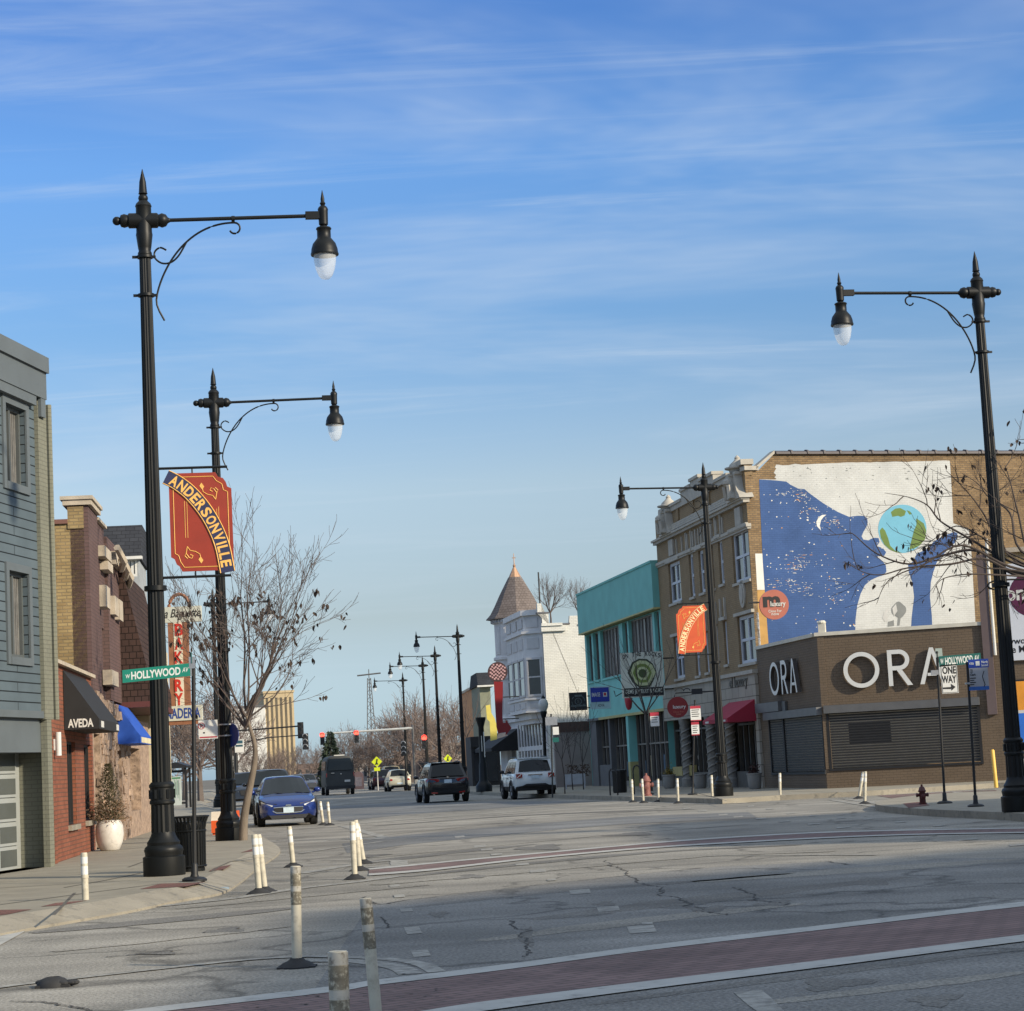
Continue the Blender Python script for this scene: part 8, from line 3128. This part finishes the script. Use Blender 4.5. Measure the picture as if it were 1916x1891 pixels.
for r_ in (.14, .30):
    for q in range(0, 16):
        if r_ > .2 and q % 8 in (3, 4, 5, 7):
            continue
        a0, a1 = 2 * math.pi * q / 16, 2 * math.pi * (q + 1) / 16
        b.fpoly(fr, [(cx + r_ * math.cos(a0), cz + r_ * math.sin(a0)), (cx + (r_ + .035) * math.cos(a0), cz + (r_ + .035) * math.sin(a0)), (cx + (r_ + .035) * math.cos(a1), cz + (r_ + .035) * math.sin(a1)), (cx + r_ * math.cos(a1), cz + r_ * math.sin(a1))], .03, .04)
b.text(fr, cx - .05, cx + .05, cz - .08, cz + .08, .031, 'S', .006, 0, .02)
b.fbox(fr, *hB(1068, 1319.5, 1096, 1321), .03, .036)
b.fbox(fr, *hB(1075, 1300, 1089, 1303), .03, .036)
t.part('emblem', b, gs)
b = MB()
for y in (1302, 1324):
    s0, z = fr.st(1099, y)
    b.tube([fr.pt(s0, z, -.04), fr.pt(s0 + .35, z, -.04)], .03, 6)
t.part('bracket', b, M['iron2'])
Yl = 94
c_ = P(1176, 1310, Yl)
t = Thing('hanging_lantern', 'red tapered hanging lantern under the geode sign', 'lantern', c_)
b = MB().lathe([(.06, -.42), (.13, -.30), (.17, -.05), (.19, .18), (.17, .22)], c_, 12)
t.part('shade', b, mat('lantern_red', (.40, .03, .05), .5, 0, .15, 5), smooth=40)
b = MB().lathe([(.19, .22), (.12, .28), (.03, .32)], c_, 12)
t.part('cap', b, M['iron2'])
b = MB().tube([c_ + Vector((0, 0, .3)), c_ + Vector((-.1, 0, .42)), c_ + Vector((-.55, 0, .2)), c_ + Vector((-.6, .2, .45))], .022, 5)
t.part('bracket', b, M['iron2'])

# acorn lamp and sign pole in the yard
a = P(1021, 1470, 104)
a.z = .15
top = P(1016, 1297, 104)
t = Thing('acorn_lamp', 'old fashioned acorn globe lamp on a black post before the white wall', 'lamp', a)
hh_ = top.z - .15
ax = (top - a).normalized()
b = MB()
lathe_axis(b, a, ax, [(.20, 0), (.20, .3), (.14, .4), (.12, .9), (.085, 1.0), (.075, hh_ - 1.2), (.11, hh_ - 1.15), (.17, hh_ - .92), (.16, hh_ - .86)], 16)
t.part('post', b, M['iron'], smooth=40)
b = MB()
lathe_axis(b, a, ax, [(.12, hh_ - .86), (.22, hh_ - .68), (.24, hh_ - .5), (.19, hh_ - .34), (.10, hh_ - .25)], 16)
t.part('globe', b, mat('milky_glass', (.50, .49, .46), .35, 0, .1, 5), smooth=50)
b = MB()
lathe_axis(b, a, ax, [(.11, hh_ - .25), (.07, hh_ - .15), (.02, hh_ - .1), (.01, hh_)], 12)
t.part('finial', b, M['iron'], smooth=40)
t, Y = sign_post('yard_sign', 'thin grey pole with small plates left of the yard trees', 1034, 1492, 1031, 1338, .15, .03, 'sign', False)
fr = Frame((P(1030, 1345, Y).x, Y - .04), (1, 0))
for x0, y0, x1, y1, m_ in ((1020, 1342, 1043, 1356, M['steel']), (1034, 1360, 1046, 1374, SWH), (1034, 1380, 1046, 1388, GSD)):
    plate(t, fr, HH(fr, (x0, y0), (x1, y1)), m_)

# microphone sign with arrow
Ym = 118
fr = Frame((P(930, 1300, Ym).x, Ym), (1, .05))
q2 = lambda x, y: fr.st(x, y)
t = Thing('neon_sign', 'red microphone shaped sign with a checkered ball and an arrow', 'sign', fr.pt(0, 4))
cx, cz = q2(931, 1257)
r_ = 18.5 / F * Ym
b = MB().fdisc(fr, cx, cz, r_, -.12, .10, 32)
t.part('ball', b, mat('dark_ball', (.05, .02, .02), .6))
b = MB()
for i in range(-6, 7):
    for j in range(-6, 7):
        if (i + j) % 2:
            continue
        x, y = i * r_ / 5.6 + .02 * math.sin(j), j * r_ / 5.6 + .02 * math.sin(i * 2)
        if math.hypot(x, y) < r_ * .88:
            w = r_ / 11.8
            b.fbox(fr, cx + x - w, cx + x + w, cz + y - w * .95, cz + y + w * .95, .10, .112)
t.part('checks', b, mat('pink_checks', (.52, .30, .30), .6))
RD = mat('deep_red_sign', (.20, .006, .008), .5, 0, .08, 3)
b = MB()
st_ = [(924, 1275), (941, 1275), (940, 1340), (941, 1352), (946, 1352), (946, 1345), (957, 1362), (946, 1376), (946, 1370), (932, 1372), (929, 1360), (927, 1330)]
b.fpoly(fr, [q2(*p_) for p_ in st_][::-1], -.12, .10)
t.part('handle_arrow', b, RD)
b = MB()
b.fpoly(fr, [q2(*p_) for p_ in ((932, 1372), (946, 1371), (950, 1376), (930, 1382))][::-1], -.1, .09)
t.part('lamp_panel', b, mat('cream_panel', (.62, .45, .36), .6))
b = MB()
for y in (1304, 1345):
    s, z = q2(941, y)
    b.tube([fr.pt(s, z, -.02), fr.pt(s + .9, z, -.15)], .03, 5)
t.part('bracket', b, M['iron2'])
fr2 = fr.shift(0, -3)
q3 = lambda x, y: fr2.st(x, y)
b = MB().fpoly(fr2, [q3(*p_) for p_ in ((909, 1320), (917, 1318), (919, 1333), (926, 1345), (930, 1360), (930, 1383), (918, 1386), (916, 1350), (911, 1345))][::-1], -.15, .1)
solo('yellow_sign', b, mat('lemon_yellow_sign', (.66, .55, .12), .6, 0, .1, 3), 'lemon yellow shaped sign left of the red microphone sign', 'sign')
# club entrance: dark canopy
b = MB()
wq = wF
b.prism([wq.pt(.3, z, d) for z, d in ((3.6, .02), (2.3, .02), (2.3, 1.7), (2.5, 1.7))], wq.u * 7.0)
solo('black_canopy', b, BLK, 'black canopy over the dark entrance below the red microphone sign', 'awning')
b = MB().fbox(wF, .3, 7.3, .2, 2.3, -.02, .03)
TUR.part('dark_entrance', b, M['glass'])
a = G(906, 1481, .15)
t = Thing('black_post', 'thick black post with pale stripes before the dark entrance', 'post', a)
hh_ = P(906, 1347, a.y).z
b = MB().lathe([(.42, 0), (.42, .3), (.30, .45), (.22, .6), (.20, 1.4), (.16, 1.5), (.14, hh_ - .5), (.26, hh_ - .1), (.26, hh_)], a, 16)
t.part('shaft', b, M['iron'], smooth=40)
b = MB().box(a.x + .10, a.x + .15, a.y - .19, a.y - .13, 1.9, hh_ - .6).box(a.x - .02, a.x + .02, a.y - .2, a.y - .15, 2.2, hh_ - .8)
t.part('pale_stripe', b, M['white'])

fr = Frame((P(884, 1440, 142).x, 142), (1, .12))
t = Thing('dark_shopfront', 'dark low shop front beyond the thick black post', 'shop front', fr.pt(0, .15))
t.part('wall', MB().fbox(fr, 0, 1.9, .1, 3.4, -4, -.2), mat('charcoal_wall', (.035, .033, .033), .8))
t.part('window', MB().fbox(fr, .15, 1.7, .4, 2.4, -.2, -.15), M['glass'])
t.part('fascia', MB().fbox(fr, -.05, 1.95, 2.7, 3.3, -.2, .1), M['dark'])
# ------------------------------------------------------------------ far buildings
ORG = mat('orange_render', (.50, .24, .10), .85, 0, .12, 1)
fr = Frame((P(883, 1400, 176).x, 176), (1, .1))
t = Thing('orange_building', 'narrow orange building end beyond the turret building', 'building', fr.pt(0, 0))
h = HH(fr, (883, 1289), (915, 1440))
b = MB().fbox(fr, h[0], h[1], 0, h[3], -12, 0)
t.part('wall', b, ORG)
b = MB().fbox(fr, h[0] - .1, h[1], h[3], h[3] + .2, -12, .1)
t.part('coping', b, STONE)
fr = Frame((P(893, 1300, 158).x, 158), (1, .1))
t = Thing('olive_house', 'olive walled house with a grey roof between orange building and turret', 'house', fr.pt(0, 0))
h = HH(fr, (897, 1280), (925, 1440))
b = MB().fbox(fr, h[0], h[1], 0, h[3], -8, 0)
t.part('wall', b, mat('olive_siding', (.20, .21, .15), .85))
h2 = HH(fr, (892, 1258), (930, 1282))
b = MB().prism([fr.pt(h2[0], h[3] - .1, .5), fr.pt(h2[0], h2[3], -.6), fr.pt(h2[0], h2[3], -6), fr.pt(h2[0], h[3] - .1, -8)], fr.u * (h2[1] - h2[0]))
t.part('roof', b, SL)
b = MB().fbox(fr, h2[0] - .05, h2[1], h[3] - .22, h[3] - .1, .4, .6)
t.part('gutter', b, M['white'])
TAN = mat('tan_tower_concrete', (.42, .33, .20), .85, 0, .08, .5)
fr = Frame((P(497, 1400, 235).x, 235), (1, .25))
t = Thing('tan_tower', 'tan tower block with vertical dark strips behind the far trees', 'building', fr.pt(0, 0))
s1 = fr.st(553, 1400)[0]
zt_ = fr.st(525, 1296)[1]
b = MB().fbox(fr, 0, s1, 0, zt_, -10, 0)
t.part('wall', b, TAN)
b = MB()
for k in range(6):
    s = s1 * (k + .7) / 6.4
    b.fbox(fr, s - .11, s + .11, .5, zt_ - .5, -.1, .05)  # dark coloured strips standing slightly proud of the wall
t.part('dark_strip', b, mat('dark_brown_strip', (.09, .075, .05), .7))
b = MB().fbox(fr, -.1, s1 + .1, zt_, zt_ + .25, -10, .12)
t.part('roof_edge', b, TAN)
fr = Frame((P(430, 1400, 228).x, 228), (1, .1))
t = Thing('white_block', 'white blank block left of the tan tower behind the leaning tree', 'building', fr.pt(0, 0))
h = HH(fr, (430, 1325), (499, 1450))
b = MB().fbox(fr, h[0], h[1], 0, h[3], -8, 0)
t.part('wall', b, mat('white_render', (.62, .61, .57), .85, 0, .06, .5))
b = MB().fbox(fr, h[0] - .1, h[1] + .1, h[3], h[3] + .2, -8, .1)
t.part('coping', b, STEELG)
# low blocks that close the far end of the street
for i_, (x0, x1, Y, yt, c_, lb) in enumerate(((440, 530, 300, 1432, (.28, .24, .20), 'low tan block at the far end of the street, below the tan tower'), (528, 640, 312, 1428, (.20, .14, .115), 'low brown block at the far end of the street, left of the van'),
                                       (636, 742, 305, 1420, (.24, .215, .20), 'low grey block at the far end of the street, behind the yellow walking sign'), (738, 830, 296, 1404, (.21, .15, .12), 'brown block at the far end of the street behind the far lamp posts'), (826, 912, 286, 1388, (.26, .23, .20), 'grey block at the far end of the street left of the orange building'))):
    fr = Frame((P(x0, 1440, Y).x, Y), (1, .05))
    s1 = fr.st(x1, 1440)[0]
    zt_ = fr.st((x0 + x1) / 2, yt)[1]
    t = Thing('far_block', lb, 'building', fr.pt(0, 0), 'low blocks at the far end of the street')
    b = MB().fbox(fr, 0, s1, 0, zt_, -8, 0)
    t.part('wall', b, mat('far_wall', c_, .9, 0, .25, .4))
    for q in range(int(s1 / 1.5)):
        t.part('window', MB().fbox(fr, .4 + q * 1.5, 1.3 + q * 1.5, .8, 2.2, 0, .03), M['glass2'])
        if zt_ > 4.6:
            t.part('window', MB().fbox(fr, .5 + q * 1.5, 1.2 + q * 1.5, 3.1, 4.3, 0, .03), M['glass2'])
# lattice mast
Yl = 290
a = P(698, 1440, Yl)
a.z = 0
zt_ = P(698, 1268, Yl).z
t = Thing('lattice_mast', 'thin lattice radio mast far behind the lamp posts', 'mast', a)
b = MB()
n = 14
for k in range(n):
    z0, z1 = zt_ * k / n, zt_ * (k + 1) / n
    w0, w1 = .85 * (1 - .75 * k / n), .85 * (1 - .75 * (k + 1) / n)
    for sx, sy in ((-1, 0), (1, 0), (0, 1)):
        b.tube([a + Vector((sx * w0, sy * w0, z0)), a + Vector((sx * w1, sy * w1, z1))], .06, 4)
    b.tube([a + Vector((-w0, 0, z0)), a + Vector((w1, 0, z1))], .04, 3).tube([a + Vector((w0, 0, z0)), a + Vector((-w1, 0, z1))], .04, 3)
b.tube([a + Vector((0, 0, zt_)), a + Vector((0, 0, zt_ + 1.2))], .06, 4)
b.tube([a + Vector((-1.6, 0, zt_ + .4)), a + Vector((1.6, 0, zt_ + .6))], .10, 4)
t.part('lattice', b, STEELG)

# ------------------------------------------------------------------ traffic lights
REDL = glow('lit_red_lamp', (1.0, .05, .03), 3.0)
OFFL = mat('unlit_lamp', (.03, .03, .03), .3)


def head(t, c, lit, s=1.0, back=False):
    b = MB().box(c.x - .19 * s, c.x + .19 * s, c.y, c.y + .3, c.z - .55 * s, c.z + .55 * s)
    hd = t.part('signal_head', b, M['dark'])
    for k in range(3):
        z = c.z + (.36 - .36 * k) * s
        fr = Frame((c.x, c.y), (1, 0))
        g = MB().fdisc(fr, 0, z, .15 * s if not (lit and k == 0) else .22 * s, .0, .02, 16)
        t.part('lamp', g, REDL if lit and k == 0 else OFFL, hd)
        g = MB().tube([fr.pt(.16 * s * math.cos(a), z + .16 * s * math.sin(a), .1) for a in [math.pi * (j / 8) for j in range(9)]], .03 * s, 4)
        t.part('visor', g, M['dark'] if not back else M['steel'], hd)


Y = 196
t = Thing('traffic_light', 'pale mast arm with two lit red signals over the far junction', 'traffic light', P(770, 1470, Y))
pA, pB = P(598, 1373, Y), P(772, 1362, Y)
b = MB().tube([pA, pB], [.08, .11], 8)
t.part('mast_arm', b, mat('pale_galvanized', (.50, .50, .47), .5, .2))
b = MB().tube([Vector((pB.x, pB.y, 0)), pB + Vector((0, 0, .3))], .11, 8)
t.part('pole', b, STEELG)
for x, y in ((603, 1382), (667, 1378)):
    c = P(x, y, Y - .3)
    head(t, c, True, 1.0)
Y = 125
t = Thing('traffic_light', 'dark unlit signals on an arm reaching from the left behind the leaning tree', 'traffic light', P(448, 1480, Y))
pA = P(440, 1367, Y)
b = MB().tube([Vector((pA.x, pA.y, .15)), pA], .1, 8).tube([pA, P(500, 1363, Y), P(562, 1358, Y)], .05, 6).tube([P(440, 1392, Y), P(500, 1380, Y), P(566, 1375, Y)], .035, 6)
t.part('mast_arm', b, M['iron2'])
head(t, P(562, 1366, Y - .3), False, .85)
head(t, P(571, 1387, Y - .5), False, .85, True)
R5 = LP['R5'].location
c = P(794, 1388, R5.y - .4)
t = Thing('traffic_light', 'single lit red signal strapped to a far lamp post', 'traffic light', c)
head(t, c, True, 1.0)
b = MB().tube([c + Vector((0, .2, .3)), Vector((R5.x, R5.y, c.z + .3))], .05, 5)
t.part('bracket', b, M['iron2'])
Y = 150
c = P(755, 1400, Y)
t = Thing('traffic_light', 'unlit signal on a short black pole left of the black suv', 'traffic light', Vector((c.x, Y, .15)))
head(t, c, False, .95, True)
b = MB().tube([Vector((c.x + .1, Y + .1, .1)), c + Vector((.1, .1, 0))], .09, 6)
t.part('pole', b, M['iron2'])
YG = mat('fluorescent_yellow_green', (.62, .70, .02), .5)
for x, y, r_, Y, lb in ((705, 1425, 10, 150, 'yellow green diamond walking sign left of the cream hatchback'), (838, 1419, 8, 175, 'small yellow green diamond sign above the black suv roof')):
    c = P(x, y, Y)
    fr = Frame((c.x, Y), (1, 0))
    w = r_ / F * Y
    t = Thing('crossing_sign', lb, 'sign', Vector((c.x, Y, .1)), 'yellow green crossing signs')
    b = MB().fpoly(fr, [(-w, c.z), (0, c.z - w), (w, c.z), (0, c.z + w)], 0, .03)
    b.fbox(fr, -w * .55, w * .55, c.z - w * 1.7, c.z - w * 1.05, 0, .03)
    t.part('sign_plate', b, YG)
    b = MB().ball(fr.pt(.03, c.z + w * .42, .03), w * .13, 8).tube([fr.pt(.03, c.z + w * .3, .04), fr.pt(0, c.z - w * .1, .04), fr.pt(-w * .2, c.z - w * .5, .04)], w * .11, 5).tube([fr.pt(0, c.z - w * .1, .04), fr.pt(w * .2, c.z - w * .5, .04)], w * .1, 5)
    t.part('walking_figure', b, M['dark'])
    b = MB().tube([fr.pt(0, .1, -.04), fr.pt(0, c.z + w * .5, -.04)], .05, 6)
    t.part('pole', b, M['steel'])
# kiosk and tents far down the road
c = P(671, 1466, 185)
fr = Frame((c.x, 185), (1, 0))
t = Thing('arched_kiosk', 'small pink arched kiosk right of the van', 'kiosk', Vector((c.x, 185, 0)))
b = MB().fpoly(fr, [(-.42, 0), (.42, 0), (.42, 1.1)] + [(.42 * math.cos(a), 1.1 + .4 * math.sin(a)) for a in [math.pi * k / 8 for k in range(1, 8)]] + [(-.42, 1.1)], -.6, 0)
t.part('shell', b, mat('pink_kiosk', (.50, .27, .20), .6, 0, .2, 3))
b = MB().fbox(fr, -.28, .28, .25, 1.05, 0, .02)
t.part('display', b, mat('pale_display_panel', (.55, .40, .33), .6, 0, .3, 8))
for x, y, w_, Y, lb in ((532, 1466, 17, 200, 'white peaked tent above the blue hatchback roof'), (563, 1468, 12, 215, 'smaller white peaked tent left of the spruce')):
    c = P(x, y, Y)
    w = w_ / F * Y / 2
    t = Thing('white_tent', lb, 'tent', Vector((c.x, Y, 0)), 'white tents far down the road')
    b = MB()
    zb_ = 1.3
    ap = Vector((c.x, Y, zb_ + w * 1.3))
    q = [Vector((c.x + sx * w, Y + sy * w, zb_)) for sx, sy in ((-1, -1), (1, -1), (1, 1), (-1, 1))]
    for k in range(4):
        b.face([q[k], q[(k + 1) % 4], ap])
    t.part('canopy', b, M['white'])
    b = MB()
    for p_ in q:
        b.tube([Vector((p_.x, p_.y, 0)), p_], .04, 4)
    t.part('frame', b, M['steel'])
